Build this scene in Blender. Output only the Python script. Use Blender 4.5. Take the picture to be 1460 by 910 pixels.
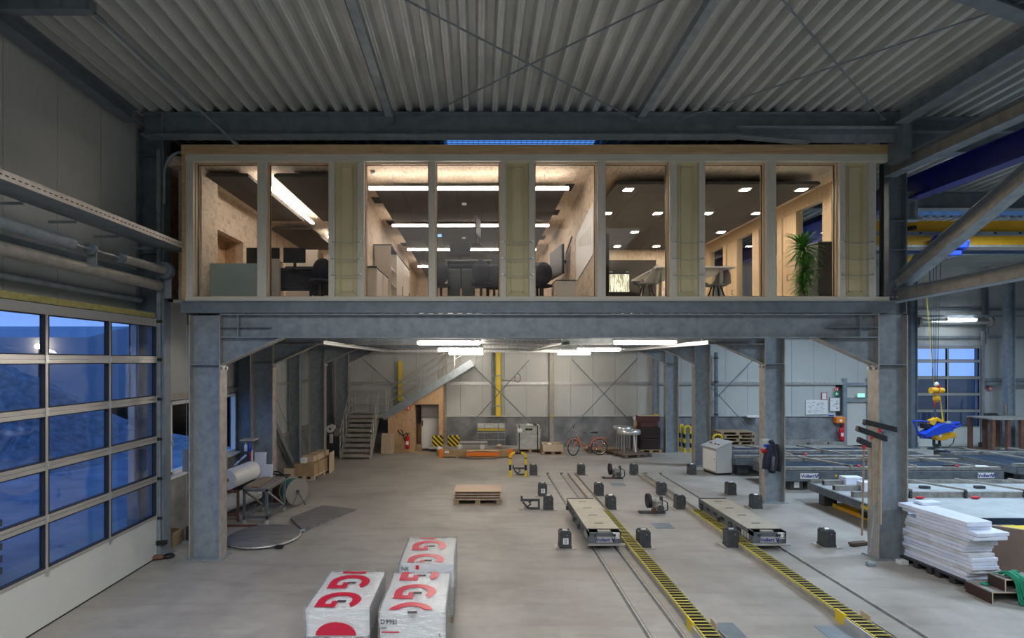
import bpy, math, random
from mathutils import Vector, Matrix, Quaternion
random.seed(7)
S = bpy.context.scene; COL = S.collection; V = Vector; pi = math.pi
for o in list(bpy.data.objects): bpy.data.objects.remove(o)
# ---------------------------------------------------------------- camera
F = 770.0
cd = bpy.data.cameras.new('camera'); cam = bpy.data.objects.new('camera', cd); COL.objects.link(cam)
cd.sensor_width = 36; cd.lens = F/1460*36; cd.shift_x = 50/1460; cd.shift_y = 60/1460
cd.clip_end = 400; cd.clip_start = .05
cam.location = (0, 0, 4); cam.rotation_euler = (pi/2, 0, 0); S.camera = cam
# ---------------------------------------------------------------- sky at dusk
w = bpy.data.worlds.new('dusk'); S.world = w; w.use_nodes = True; nt = w.node_tree; nt.nodes.clear()
tc = nt.nodes.new('ShaderNodeTexCoord'); sx = nt.nodes.new('ShaderNodeSeparateXYZ'); rp = nt.nodes.new('ShaderNodeValToRGB')
bg = nt.nodes.new('ShaderNodeBackground'); wo = nt.nodes.new('ShaderNodeOutputWorld')
nt.links.new(tc.outputs['Generated'], sx.inputs[0]); nt.links.new(sx.outputs[2], rp.inputs[0])
nt.links.new(rp.outputs[0], bg.inputs[0]); nt.links.new(bg.outputs[0], wo.inputs[0])
rp.color_ramp.elements[0].position = 0; rp.color_ramp.elements[0].color = (.20, .36, .78, 1)
rp.color_ramp.elements[1].position = .35; rp.color_ramp.elements[1].color = (.06, .19, .56, 1)
bg.inputs[1].default_value = 1.7
# ---------------------------------------------------------------- exposure
vs = S.view_settings; vs.view_transform = 'Standard'; vs.look = 'None'; vs.gamma = 1; vs.use_curve_mapping = False
vs.exposure = 0.1
# ---------------------------------------------------------------- hall luminaires (high bays under the roof, outside the frame)
def area(name, loc, rot, sx_, sy_, e, c):
    l = bpy.data.lights.new(name, 'AREA'); l.shape = 'RECTANGLE'; l.size = sx_; l.size_y = sy_; l.energy = e; l.color = c
    o = bpy.data.objects.new(name, l); COL.objects.link(o); o.location = loc; o.rotation_euler = rot
    return o
HALL = (.86, .93, 1.0)
for x, y, e in ((-2.5, 1.0, 330), (2.8, 1.0, 330), (0, -6, 420)):
    area('hall_light', (x, y, 8.4), (math.radians(8), 0, 0), 6, 4.2, e*1.15, (.96, .98, 1.0)).data.spread = math.radians(150)
for x, y, e in ((13, 5, 430), (13, 11.8, 380), (13.5, 19.5, 430), (21, 9, 400), (21, 18, 430)):
    area('hall_light', (x, y, 7.9), (0, 0, 0), 2.4, .8, e, (.66, .83, 1.0)).data.spread = math.radians(150)

# ---------------------------------------------------------------- helpers
def P(px, py, Y): return V(((px-680)*Y/F, Y, 4-(py-515)*Y/F))
def G(px, py, z=0):
    Y = F*(4-z)/(py-515); return V(((px-680)*Y/F, Y, z))
def XX(px, Y): return (px-680)*Y/F
def ZZ(py, Y): return 4-(py-515)*Y/F
def chain(p):
    q = V((0,0,0))
    while p: q += V(p.location); p = p.parent
    return q
class MB:
    def __init__(s): s.v = []; s.f = []; s.m = []; s.mi = 0; s.sm = []
    def add(s, vs_, fs, smooth=False):
        n = len(s.v); s.v += [tuple(p) for p in vs_]
        for f in fs: s.f.append([i+n for i in f]); s.m.append(s.mi); s.sm.append(smooth)
        return s
    def box(s, x0, x1, y0, y1, z0, z1):
        vs_ = [(x, y, z) for z in (z0, z1) for y in (y0, y1) for x in (x0, x1)]
        return s.add(vs_, [(0,2,3,1),(4,5,7,6),(0,1,5,4),(2,6,7,3),(0,4,6,2),(1,3,7,5)])
    def cb(s, c, sx, sy, sz, rz=0, rx=0, ry=0):      # centred box with rotation
        M = Matrix.Translation(V(c)) @ Matrix.Rotation(rz,4,'Z') @ Matrix.Rotation(ry,4,'Y') @ Matrix.Rotation(rx,4,'X')
        vs_ = [M @ V((x*sx/2, y*sy/2, z*sz/2)) for z in (-1,1) for y in (-1,1) for x in (-1,1)]
        return s.add(vs_, [(0,2,3,1),(4,5,7,6),(0,1,5,4),(2,6,7,3),(0,4,6,2),(1,3,7,5)])
    def bar(s, a, b, w, h, up=(0,0,1), ou=0, os=0):
        a = V(a); b = V(b); d = (b-a).normalized(); u = V(up)
        if abs(d.dot(u)) > .97: u = V((0,1,0))
        r = d.cross(u).normalized(); u = r.cross(d).normalized()
        vs_ = [p + r*(i*w/2+os) + u*(j*h/2+ou) for p in (a, b) for i, j in ((-1,-1),(1,-1),(1,1),(-1,1))]
        return s.add(vs_, [(3,2,1,0),(4,5,6,7),(0,1,5,4),(1,2,6,5),(2,3,7,6),(3,0,4,7)])
    def tube(s, pts, r, n=8, closed=False):
        pts = [V(p) for p in pts]; m = len(pts); rings = []
        rr = r if isinstance(r, (list, tuple)) else [r]*m
        u = None
        for i, p in enumerate(pts):
            if closed: d = (pts[(i+1) % m]-pts[i-1])
            else: d = pts[min(i+1, m-1)]-pts[max(i-1, 0)]
            d.normalize()
            if u is None: u = V((0,0,1)) if abs(d.z) < .9 else V((0,1,0))
            q = d.cross(u)
            if q.length < 1e-4: q = d.cross(V((1,0,0)))
            q.normalize(); u = q.cross(d).normalized()
            rings.append([p + (q*math.cos(2*pi*k/n) + u*math.sin(2*pi*k/n))*rr[i] for k in range(n)])
        vs_ = [p for r_ in rings for p in r_]; fs = []
        for i in range(m if closed else m-1):
            j = (i+1) % m
            for k in range(n): k2 = (k+1) % n; fs.append((i*n+k, i*n+k2, j*n+k2, j*n+k))
        s.add(vs_, fs, True)
        if not closed:
            s.add(rings[0], [tuple(range(n-1, -1, -1))]); s.add(rings[-1], [tuple(range(n))])
        return s
    def cyl(s, a, b, r, n=14, r2=None): return s.tube([a, b], [r, r if r2 is None else r2], n)
    def prism(s, poly, axis, a, b):                  # polygon extruded along an axis
        n = len(poly)
        def mk(p, t): return {'x': (t, p[0], p[1]), 'y': (p[0], t, p[1]), 'z': (p[0], p[1], t)}[axis]
        vs_ = [mk(p, a) for p in poly] + [mk(p, b) for p in poly]
        fs = [tuple(range(n)), tuple(range(2*n-1, n-1, -1))] + [(i, i+n, (i+1) % n + n, (i+1) % n) for i in range(n)]
        return s.add(vs_, fs)
    def lathe(s, prof, c=(0,0,0), n=20, axis='z'):
        vs_ = []; c = V(c)
        for r, h in prof:
            for k in range(n):
                a = 2*pi*k/n; q = {'z': (r*math.cos(a), r*math.sin(a), h), 'x': (h, r*math.cos(a), r*math.sin(a)), 'y': (r*math.cos(a), h, r*math.sin(a))}[axis]
                vs_.append(c+V(q))
        fs = [(i*n+k, i*n+(k+1) % n, (i+1)*n+(k+1) % n, (i+1)*n+k) for i in range(len(prof)-1) for k in range(n)]
        s.add(vs_, fs, True); return s
    def ball(s, c, rx, ry=None, rz=None, n=12, m=8):
        ry = ry or rx; rz = rz or rx; c = V(c); vs_ = []
        for i in range(m+1):
            t = pi*i/m
            for k in range(n): a = 2*pi*k/n; vs_.append(c+V((rx*math.sin(t)*math.cos(a), ry*math.sin(t)*math.sin(a), rz*math.cos(t))))
        return s.add(vs_, [(i*n+k, (i+1)*n+k, (i+1)*n+(k+1) % n, i*n+(k+1) % n) for i in range(m) for k in range(n)], True)
    def build(s, name, mat, parent=None, bev=0, loc=None, kind=None):
        q = chain(parent)
        if q.length: s.v = [(a-q.x, b-q.y, c-q.z) for a, b, c in s.v]
        me = bpy.data.meshes.new(name); me.from_pydata(s.v, [], s.f)
        mats = mat if isinstance(mat, (list, tuple)) else [mat]
        for m_ in mats: me.materials.append(MAT[m_])
        me.polygons.foreach_set('material_index', s.m); me.polygons.foreach_set('use_smooth', s.sm); me.update()
        o = bpy.data.objects.new(name, me); COL.objects.link(o)
        if parent: o.parent = parent
        if loc is not None: o.location = loc
        if kind: o['kind'] = kind
        if bev:
            b = o.modifiers.new('bevel', 'BEVEL'); b.width = bev; b.segments = 2; b.limit_method = 'ANGLE'
        return o
def thing(name, label, cat, loc=(0,0,0), rz=0, group=None):
    o = bpy.data.objects.new(name, None); COL.objects.link(o); o.location = loc; o.rotation_euler = (0,0,rz); o.empty_display_size = .1
    return tag(o, label, cat, group)
def tag(o, label, cat, group=None):
    o['label'] = label; o['category'] = cat
    if group: o['group'] = group
    return o
def copy_tree(o, parent=None):
    c = o.copy(); COL.objects.link(c); c.parent = parent
    for ch in [q for q in bpy.data.objects if q.parent == o]: copy_tree(ch, c)
    return c
def dup(o, loc, rz, label, group=None, cat=None):
    c = copy_tree(o); c.location = loc; c.rotation_euler = (0,0,rz); c['label'] = label
    if group: c['group'] = group
    return c
def struct(o): o['kind'] = 'structure'; return o
def sroot(name, loc=(0,0,0)):
    o = bpy.data.objects.new(name, None); COL.objects.link(o); o.location = loc; o['kind'] = 'structure'; return o
def text(txt, size, mat, name, parent, loc, rot, ext=.002, align='CENTER', off=0):
    c = bpy.data.curves.new('t', 'FONT'); c.body = txt; c.size = size; c.extrude = ext; c.align_x = align; c.offset = off; c.resolution_u = 2
    t = bpy.data.objects.new('t', c); COL.objects.link(t)
    bpy.context.view_layer.update()
    me = bpy.data.meshes.new_from_object(t.evaluated_get(bpy.context.evaluated_depsgraph_get())); bpy.data.objects.remove(t)
    me.materials.clear(); me.materials.append(MAT[mat]); me.name = name
    o = bpy.data.objects.new(name, me); COL.objects.link(o); o.parent = parent; o.location = V(loc)-chain(parent); o.rotation_euler = rot
    return o
# ---------------------------------------------------------------- materials
MAT = {}
def mat(name, col, rough=.6, metal=0, noise=None, col2=None, scale=4, stretch=(1,1,1), bump=0, bscale=None, spec=.5, detail=5, lo=.35, hi=.65, emit=None, es=0):
    m = bpy.data.materials.new(name); m.use_nodes = True; n = m.node_tree; b = n.nodes['Principled BSDF']
    b.inputs['Base Color'].default_value = (*col, 1); b.inputs['Roughness'].default_value = rough; b.inputs['Metallic'].default_value = metal
    b.inputs['Specular IOR Level'].default_value = spec
    MAT[name] = m
    if emit: b.inputs['Emission Color'].default_value = (*emit, 1); b.inputs['Emission Strength'].default_value = es
    if col2 or bump:
        t = n.nodes.new('ShaderNodeTexCoord'); mp = n.nodes.new('ShaderNodeMapping'); mp.inputs['Scale'].default_value = stretch
        n.links.new(t.outputs['Object'], mp.inputs[0])
        nz = n.nodes.new('ShaderNodeTexNoise' if noise != 'voro' else 'ShaderNodeTexVoronoi'); nz.inputs['Scale'].default_value = scale
        if noise != 'voro': nz.inputs['Detail'].default_value = detail; nz.inputs['Roughness'].default_value = .62
        n.links.new(mp.outputs[0], nz.inputs['Vector'])
        fac = nz.outputs['Fac'] if noise != 'voro' else nz.outputs['Color']
        if col2:
            r = n.nodes.new('ShaderNodeValToRGB'); r.color_ramp.elements[0].position = lo; r.color_ramp.elements[1].position = hi
            r.color_ramp.elements[0].color = (*col, 1); r.color_ramp.elements[1].color = (*col2, 1)
            n.links.new(fac, r.inputs[0]); n.links.new(r.outputs[0], b.inputs['Base Color'])
        if bump:
            bp = n.nodes.new('ShaderNodeBump'); bp.inputs['Strength'].default_value = bump; bp.inputs['Distance'].default_value = .02
            if bscale:
                nz = n.nodes.new('ShaderNodeTexNoise'); nz.inputs['Scale'].default_value = bscale; n.links.new(mp.outputs[0], nz.inputs['Vector']); fac = nz.outputs['Fac']
            n.links.new(fac, bp.inputs['Height']); n.links.new(bp.outputs[0], b.inputs['Normal'])
    return m
mat('galv', (.21,.25,.285), .5, .25, None, (.31,.355,.39), 5, bump=.05)
mat('galv_warm', (.33,.31,.28), .55, .4, None, (.45,.43,.39), 6, bump=.05)
mat('galv_light', (.55,.56,.56), .35, .8, None, (.68,.69,.69), 9)
mat('galv_dark', (.14,.175,.21), .5, .2, None, (.20,.24,.275), 4)
mat('steel_paint', (.10,.115,.13), .5, .2, None, (.16,.18,.20), 6)
mat('deck', (.43,.45,.44), .5, .15, None, (.51,.53,.52), 1.2)
mat('deck_dark', (.13,.13,.135), .7, .2)
mat('charcoal', (.045,.05,.055), .5, .2, None, (.075,.08,.085), 8)
mat('black', (.012,.012,.014), .5)
mat('black_matt', (.03,.028,.026), .95, 0, None, (.05,.046,.042), 30, bump=.1)
mat('acoustic', (.07,.062,.056), .95, 0, None, (.085,.077,.07), 40, bump=.15)
mat('panel', (.50,.50,.47), .5, 0, None, (.55,.55,.52), .6)
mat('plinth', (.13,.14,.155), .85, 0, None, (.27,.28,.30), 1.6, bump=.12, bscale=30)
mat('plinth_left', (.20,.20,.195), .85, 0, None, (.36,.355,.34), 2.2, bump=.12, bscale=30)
mat('gate_alu', (.50,.49,.47), .38, .5)
mat('gate_panel', (.60,.62,.60), .5, 0, bump=.25, stretch=(1,.6,14), scale=2.5)
mat('rubber', (.015,.015,.017), .7)
mat('white', (.78,.78,.77), .5)
mat('white_gloss', (.8,.8,.8), .2)
mat('beige', (.58,.52,.45), .5)
mat('grey_box', (.42,.42,.40), .45)
mat('grey_mid', (.22,.22,.22), .6)
mat('insul', (.60,.53,.32), .85, 0, None, (.66,.59,.37), 1.5)
mat('cable', (.38,.39,.39), .4, .7)
mat('mineral_wool', (.30,.26,.09), 1, 0, None, (.42,.37,.14), 12, bump=.5)
mat('blue_steel', (.006,.01,.16), .4, .1, None, (.012,.02,.24), 5)
mat('blue', (.01,.06,.55), .35)
mat('blue_light', (.03,.30,.75), .5)
mat('yellow', (.72,.52,.02), .45)
mat('crane_yellow', (.70,.36,.01), .5, 0, None, (.78,.42,.015), 3)
mat('orange', (.85,.22,.02), .45)
mat('bike_orange', (.62,.17,.07), .3, .1)
mat('red', (.50,.015,.02), .35)
mat('sign_red', (.60,.02,.03), .5)
mat('sign_green', (.01,.30,.12), .5)
mat('logo_red', (.52,.012,.045), .35)
mat('logo_blue', (.015,.02,.25), .5)
mat('cardboard', (.36,.24,.13), .8, 0, None, (.42,.29,.17), 5)
mat('kraft', (.50,.38,.26), .8, 0, None, (.55,.42,.30), 5)
mat('brown_ply', (.085,.055,.04), .5, 0, None, (.12,.08,.06), 3)
mat('brown_board', (.19,.13,.10), .6, 0, None, (.23,.165,.13), 1.2)
mat('ply_edge', (.52,.42,.30), .7)
mat('green_strap', (.005,.22,.12), .65, 0, None, (.01,.30,.17), 6)
mat('hose_green', (.02,.16,.12), .4)
mat('eps', (.66,.71,.85), .85, 0, None, (.77,.81,.92), 3, bump=.25, bscale=60)
mat('eps_dirty', (.50,.50,.46), .85, 0, None, (.68,.70,.76), 4, bump=.25, bscale=60)
mat('film', (.72,.73,.74), .35, 0, None, (.80,.81,.82), 5, stretch=(1,1,1), bump=.2)
mat('chrome', (.75,.75,.75), .15, 1)
mat('leaf', (.035,.17,.025), .35, 0, None, (.12,.34,.05), 3)
mat('leaf_stem', (.16,.12,.06), .8)
mat('cloth', (.022,.022,.035), .95, 0, None, (.045,.045,.06), 10, bump=.4)
mat('hdf', (.50,.38,.29), .7, 0, None, (.56,.43,.33), 2)
mat('cart_top', (.36,.33,.27), .6, .1, None, (.43,.40,.33), 2.5)
mat('table_top', (.022,.034,.055), .9, 0, None, (.035,.05,.075), 1.5, spec=.12)
mat('formwork_grey', (.17,.16,.145), .85, 0, None, (.30,.29,.27), 6)
mat('form_white', (.30,.33,.345), .75, 0, None, (.38,.41,.42), 2)
mat('turnplate', (.15,.15,.16), .55, .3, None, (.24,.235,.235), 3, stretch=(.6,2,1), bump=.05)
mat('wood_rough', (.24,.17,.10), .85, 0, None, (.36,.27,.17), 5, stretch=(1,6,6))
mat('wood_dark', (.10,.07,.05), .9, 0, None, (.17,.125,.09), 6)
mat('dark_plastic', (.03,.03,.035), .45)
mat('gravel', (.14,.14,.15), .95, 0, None, (.30,.30,.32), 3, bump=.6, bscale=6)
mat('outdoor_ground', (.22,.23,.26), .95, 0, None, (.36,.38,.42), .8)
mat('outdoor_white', (.42,.44,.48), .8)
mat('tree_dark', (.01,.018,.02), .95)
mat('bottle', (.03,.28,.05), .3)
mat('yellow_link', (.60,.52,.12), .6); mat('link_bar', (.42,.40,.26), .6); mat('office_carpet', (.42,.40,.37), .9)
mat('slab_grey', (.42,.43,.44), .8, 0, None, (.52,.53,.54), 6); mat('foil_white', (.80,.80,.80), .32, 0, bump=.35, scale=7, detail=4)
mat('rust', (.11,.05,.035), .8, 0, None, (.18,.09,.06), 6)
mat('cloth_blue', (.02,.025,.055), .95, 0, None, (.04,.045,.085), 9, bump=.4); mat('cloth_grey', (.12,.12,.13), .95)
mat('steel_blue_grey', (.12,.13,.15), .6, 0, None, (.17,.18,.20), 5); mat('stack_grey', (.38,.40,.38), .7, 0, None, (.48,.50,.48), 5)
mat('wine', (.085,.028,.024), .7); mat('wine_dark', (.04,.018,.016), .7); mat('black_wine', (.02,.014,.014), .7); mat('turn_wood', (.20,.17,.145), .7, 0, None, (.27,.235,.20), 5, stretch=(6,1,1)); mat('grey_disc', (.24,.225,.20), .6)
# floor
def ramp(n, fac, stops):
    r = n.nodes.new('ShaderNodeValToRGB'); cr = r.color_ramp
    while len(cr.elements) < len(stops): cr.elements.new(.5)
    for e, (p, c) in zip(cr.elements, stops): e.position = p; e.color = (*c, 1)
    n.links.new(fac, r.inputs[0]); return r.outputs[0]
def mixc(n, fac, a, b, mode='MIX'):
    x = n.nodes.new('ShaderNodeMix'); x.data_type = 'RGBA'; x.blend_type = mode
    for s_, v_ in ((0, fac), (6, a), (7, b)):
        if isinstance(v_, (int, float)): x.inputs[s_].default_value = v_
        elif isinstance(v_, tuple): x.inputs[s_].default_value = (*v_, 1)
        else: n.links.new(v_, x.inputs[s_])
    return x.outputs[2]
def coords(n, scale=(1,1,1), rot=(0,0,0), kind='Object'):
    t = n.nodes.new('ShaderNodeTexCoord'); mp = n.nodes.new('ShaderNodeMapping'); mp.inputs['Scale'].default_value = scale; mp.inputs['Rotation'].default_value = rot
    n.links.new(t.outputs[kind], mp.inputs[0]); return mp.outputs[0]
def tex(n, vec, scale, detail=4, rough=.6, kind='ShaderNodeTexNoise', **kw):
    z = n.nodes.new(kind); z.inputs['Scale'].default_value = scale
    if 'Detail' in z.inputs: z.inputs['Detail'].default_value = detail
    if kind == 'ShaderNodeTexNoise': z.inputs['Roughness'].default_value = rough
    n.links.new(vec, z.inputs['Vector']); return z
def bumpn(n, h, strength, dist=.01):
    b = n.nodes.new('ShaderNodeBump'); b.inputs['Strength'].default_value = strength; b.inputs['Distance'].default_value = dist
    n.links.new(h, b.inputs['Height']); return b.outputs[0]
m = mat('concrete', (.3,.28,.26), .5); n = m.node_tree; b = n.nodes['Principled BSDF']
c0 = coords(n); n1 = tex(n, c0, .45, 6, .62); n2 = tex(n, c0, 2.3, 8, .7); n3 = tex(n, coords(n, (.5,3,1), (0,0,.5)), 1.2, 5)
base = ramp(n, n1.outputs[0], [(.3, (.26,.246,.225)), (.5, (.35,.333,.308)), (.72, (.43,.413,.385))])
det = ramp(n, n2.outputs[0], [(.3, (.80,.79,.78)), (.6, (1,1,1))])
st = ramp(n, n3.outputs[0], [(.36, (.80,.78,.76)), (.5, (1,1,1))])
base = mixc(n, 1.0, base, det, 'MULTIPLY'); base = mixc(n, .6, base, st, 'MULTIPLY')
n.links.new(base, b.inputs['Base Color'])
rr = ramp(n, n2.outputs[0], [(.35, (.42,)*3), (.7, (.68,)*3)]); n.links.new(rr, b.inputs['Roughness']); n.links.new(bumpn(n, n2.outputs[0], .06), b.inputs['Normal'])
# OSB
def osb(name, a, b_, c_):
    m = mat(name, a, .75); n = m.node_tree; bs = n.nodes['Principled BSDF']
    v1 = tex(n, coords(n, (9,9,26), (.3,.5,.2)), 1, kind='ShaderNodeTexVoronoi'); v2 = tex(n, coords(n, (26,8,9), (.2,.1,.9)), 1, kind='ShaderNodeTexVoronoi')
    s1 = n.nodes.new('ShaderNodeSeparateColor'); n.links.new(v1.outputs['Color'], s1.inputs[0])
    s2 = n.nodes.new('ShaderNodeSeparateColor'); n.links.new(v2.outputs['Color'], s2.inputs[0])
    k1 = ramp(n, s1.outputs[0], [(0, a), (.6, b_), (1, c_)]); k2 = ramp(n, s2.outputs[0], [(0, a), (.5, b_), (1, c_)])
    n.links.new(mixc(n, s2.outputs[1], k1, k2), bs.inputs['Base Color'])
osb('osb', (.36,.21,.10), (.48,.30,.155), (.58,.39,.22))
osb('osb_pale', (.38,.28,.19), (.55,.43,.31), (.72,.60,.47))
osb('osb_dark', (.13,.085,.045), (.20,.13,.075), (.27,.19,.11))
def pine(name, a, b_, knots, dirn):
    m = mat(name, a, .65); n = m.node_tree; bs = n.nodes['Principled BSDF']
    sc = {'x': (.7,9,9), 'z': (9,9,.7), 'y': (9,.7,9)}[dirn]
    g = tex(n, coords(n, sc), 2.5, 6, .6); base = ramp(n, g.outputs[0], [(.3, a), (.7, b_)])
    sc2 = {'x': (2.0,5,5), 'z': (5,5,2.0), 'y': (5,2,5)}[dirn]
    v = tex(n, coords(n, sc2), 1, kind='ShaderNodeTexVoronoi')
    kn = ramp(n, v.outputs['Distance'], [(.06, knots), (.14, (1,1,1))])
    n.links.new(mixc(n, 1.0, base, kn, 'MULTIPLY'), bs.inputs['Base Color'])
pine('pine_rail', (.58,.56,.48), (.68,.65,.56), (.45,.38,.3), 'x')
pine('pine_post', (.58,.56,.48), (.68,.65,.56), (.45,.38,.3), 'z')
pine('pine_fascia', (.45,.29,.14), (.66,.47,.25), (.25,.12,.06), 'x')
pine('pine_warm', (.50,.36,.22), (.60,.46,.30), (.5,.35,.25), 'z')
# lined sandwich panel
m = mat('panel_lined', (.5,.5,.47), .45, .05); n = m.node_tree; b = n.nodes['Principled BSDF']
sx_ = n.nodes.new('ShaderNodeSeparateXYZ'); n.links.new(coords(n), sx_.inputs[0])
ad = n.nodes.new('ShaderNodeMath'); ad.operation = 'ADD'; n.links.new(sx_.outputs[0], ad.inputs[0]); n.links.new(sx_.outputs[1], ad.inputs[1])
mu = n.nodes.new('ShaderNodeMath'); mu.operation = 'MULTIPLY'; mu.inputs[1].default_value = 2*pi/.05; n.links.new(ad.outputs[0], mu.inputs[0])
sn = n.nodes.new('ShaderNodeMath'); sn.operation = 'SINE'; n.links.new(mu.outputs[0], sn.inputs[0])
n.links.new(bumpn(n, sn.outputs[0], .25, .004), b.inputs['Normal'])
n1 = tex(n, coords(n), .7, 3); n.links.new(ramp(n, n1.outputs[0], [(.3, (.46,.48,.47)), (.7, (.53,.55,.54))]), b.inputs['Base Color'])
# diagonal yellow/black hazard paint, ring hazard paint
def stripes(name, kind, period, c1=(.75,.55,.02), c2=(.015,.015,.015), off=0.0):
    m = mat(name, c1, .5); n = m.node_tree; b = n.nodes['Principled BSDF']
    s_ = n.nodes.new('ShaderNodeSeparateXYZ'); n.links.new(coords(n), s_.inputs[0])
    a_ = n.nodes.new('ShaderNodeMath'); a_.operation = 'ADD'; n.links.new(s_.outputs[2], a_.inputs[0])
    if kind == 'diag': n.links.new(s_.outputs[0], a_.inputs[1])
    else: a_.inputs[1].default_value = off
    q = n.nodes.new('ShaderNodeMath'); q.operation = 'WRAP'; q.inputs[1].default_value = period; q.inputs[2].default_value = 0; n.links.new(a_.outputs[0], q.inputs[0])
    l = n.nodes.new('ShaderNodeMath'); l.operation = 'LESS_THAN'; l.inputs[1].default_value = period/2; n.links.new(q.outputs[0], l.inputs[0])
    n.links.new(mixc(n, l.outputs[0], c1, c2), b.inputs['Base Color'])
stripes('hazard', 'diag', .2); stripes('hazard_ring', 'ring', .5, off=.0)
# clear glass: transparent with a fresnel reflection
def glass(name, tint, k=1.0, rough=0.0):
    m = bpy.data.materials.new(name); m.use_nodes = True; n = m.node_tree; n.nodes.clear()
    o = n.nodes.new('ShaderNodeOutputMaterial'); t = n.nodes.new('ShaderNodeBsdfTransparent'); g = n.nodes.new('ShaderNodeBsdfGlossy'); x = n.nodes.new('ShaderNodeMixShader')
    fr = n.nodes.new('ShaderNodeLayerWeight'); fr.inputs[0].default_value = .5; t.inputs[0].default_value = (*tint, 1); g.inputs['Roughness'].default_value = rough
    pw = n.nodes.new('ShaderNodeMath'); pw.operation = 'POWER'; pw.inputs[1].default_value = 4; n.links.new(fr.outputs['Facing'], pw.inputs[0])
    mm = n.nodes.new('ShaderNodeMath'); mm.operation = 'MULTIPLY_ADD'; mm.use_clamp = True; mm.inputs[1].default_value = .8*min(k, 1.2); mm.inputs[2].default_value = .04*k; n.links.new(pw.outputs[0], mm.inputs[0])
    n.links.new(mm.outputs[0], x.inputs[0]); n.links.new(t.outputs[0], x.inputs[1]); n.links.new(g.outputs[0], x.inputs[2]); n.links.new(x.outputs[0], o.inputs[0])
    MAT[name] = m; return m
glass('glass', (.97,.98,.98), .3); glass('gate_glass', (.88,.90,.94), 2.0)
mat('frost', (.30,.37,.34), .3, 0, None, (.36,.43,.40), 2); glass('wrap', (.93,.95,.97), 4.5, .1)
# wavy gate panes
n = MAT['gate_glass'].node_tree; gl = [q for q in n.nodes if q.type == 'BSDF_GLOSSY'][0]
wn = tex(n, coords(n), .9, 2); n.links.new(bumpn(n, wn.outputs[0], .3, .05), gl.inputs['Normal'])
n = MAT['wrap'].node_tree; gl = [q for q in n.nodes if q.type == 'BSDF_GLOSSY'][0]
wn = tex(n, coords(n, (1,3,2)), 9, 4); n.links.new(bumpn(n, wn.outputs[0], 1, .06), gl.inputs['Normal'])
def emis(name, c, s_):
    m = bpy.data.materials.new(name); m.use_nodes = True; n = m.node_tree; n.nodes.clear()
    o = n.nodes.new('ShaderNodeOutputMaterial'); e = n.nodes.new('ShaderNodeEmission'); e.inputs[0].default_value = (*c, 1); e.inputs[1].default_value = s_
    n.links.new(e.outputs[0], o.inputs[0]); MAT[name] = m
emis('lamp_hall', (1,.88,.74), 92); emis('lamp_office', (1,.87,.76), 30); emis('lamp_spot', (1,.86,.68), 160)
emis('lamp_cool', (.85,.93,1), 16); emis('sign_glow', (.25,1,.6), 1.6); emis('display_glow', (1,.92,.68), 1.6); emis('flood', (1,.8,.5), 60); emis('reflection_blue', (.3,.55,1), 1.2)  # the blue emission imitates a reflection in the office glass
# light box front: glowing wavy fibres
m = MAT['display_glow']; n = m.node_tree; e = [q for q in n.nodes if q.type == 'EMISSION'][0]
wv = tex(n, coords(n, (26,1,2.2)), 1, 3); n.links.new(ramp(n, wv.outputs[0], [(.42, (.25,.21,.12)), (.5, (1,.92,.68)), (.56, (.3,.25,.15))]), e.inputs[0])
# ================================================================ THE SETTING
def box(name, x0,x1,y0,y1,z0,z1, m, parent=None, bev=0, kind=None):
    return MB().box(x0,x1,y0,y1,z0,z1).build(name, m, parent, bev, kind=kind)
WL = -6.95; YB = 25.2; XR = 26.0; YF = -14.0
# floor with two square inspection plates let into it
fl = struct(MB().box(-9, XR+.3, YF, YB+.3, -.2, 0).build('floor', 'concrete'))
for px, py, w_, d_ in ((1020, 900, .75, .5), (1212, 905, .75, .5), (945, 750, .45, .45), (881, 691, .45, .4), (784, 691, .4, .12)):
    g = G(px, py); box('floor_plate', g.x-w_/2, g.x+w_/2, g.y-d_/2, g.y+d_/2, -.01, .004, 'galv_dark', fl)
def roofz(y): return 8.90-.034*(y-10.7)
# corrugated deck roof: one sheet per object, skylights left open
ceil = sroot('ceiling')
PITCH = .28
def sheet(x0, nw, ya, yb):
    mb = MB(); prof = []
    for k in range(nw):
        x = x0+k*PITCH
        prof += [(x, .15), (x+.10, .15), (x+.14, 0), (x+.155, 0), (x+.18, .012), (x+.205, 0), (x+.235, 0), (x+.275, .15)]
    prof.append((x0+nw*PITCH, .15))
    vs_ = [(x, y, roofz(y)+z) for y in (ya, yb) for x, z in prof]; k = len(prof)
    mb.add(vs_, [(i, i+1, k+i+1, k+i) for i in range(k-1)]); return mb.build('roof_sheet', 'deck', ceil)
x = -7.4; SKY = ((-.8, 2.5), ); nsheet = 0
while x < XR:
    xe = x+3*PITCH
    holes = []
    if -1.4 < x < 2.1: holes = [(11.35, 13.2)]
    if 11.0 < x < 24: holes = [(16.0, 17.6), (18.4, 19.6)]
    y = YF
    for a, b_ in holes: sheet(x, 3, y, a); y = b_
    sheet(x, 3, y, YB)
    x = xe
MB().box(-8, XR+.5, YF, 11.35, 9.9, 9.95).build('roof_insulation', 'deck_dark', ceil)
mb = MB()
def cover(x0, x1, y0, y1): mb.box(x0, x1, y0, y1, 9.06, 9.10)
cover(-8, -1.7, 11.35, YB+.3); cover(-1.7, 2.9, 13.4, YB+.3); cover(2.9, 11, 11.35, YB+.3); cover(11, 24.2, 11.35, 15.9); cover(11, 24.2, 17.7, 18.3); cover(11, 24.2, 19.7, YB+.3); cover(24.2, XR+.5, 11.35, YB+.3)
mb.build('roof_insulation', 'deck_dark', ceil)
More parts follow.
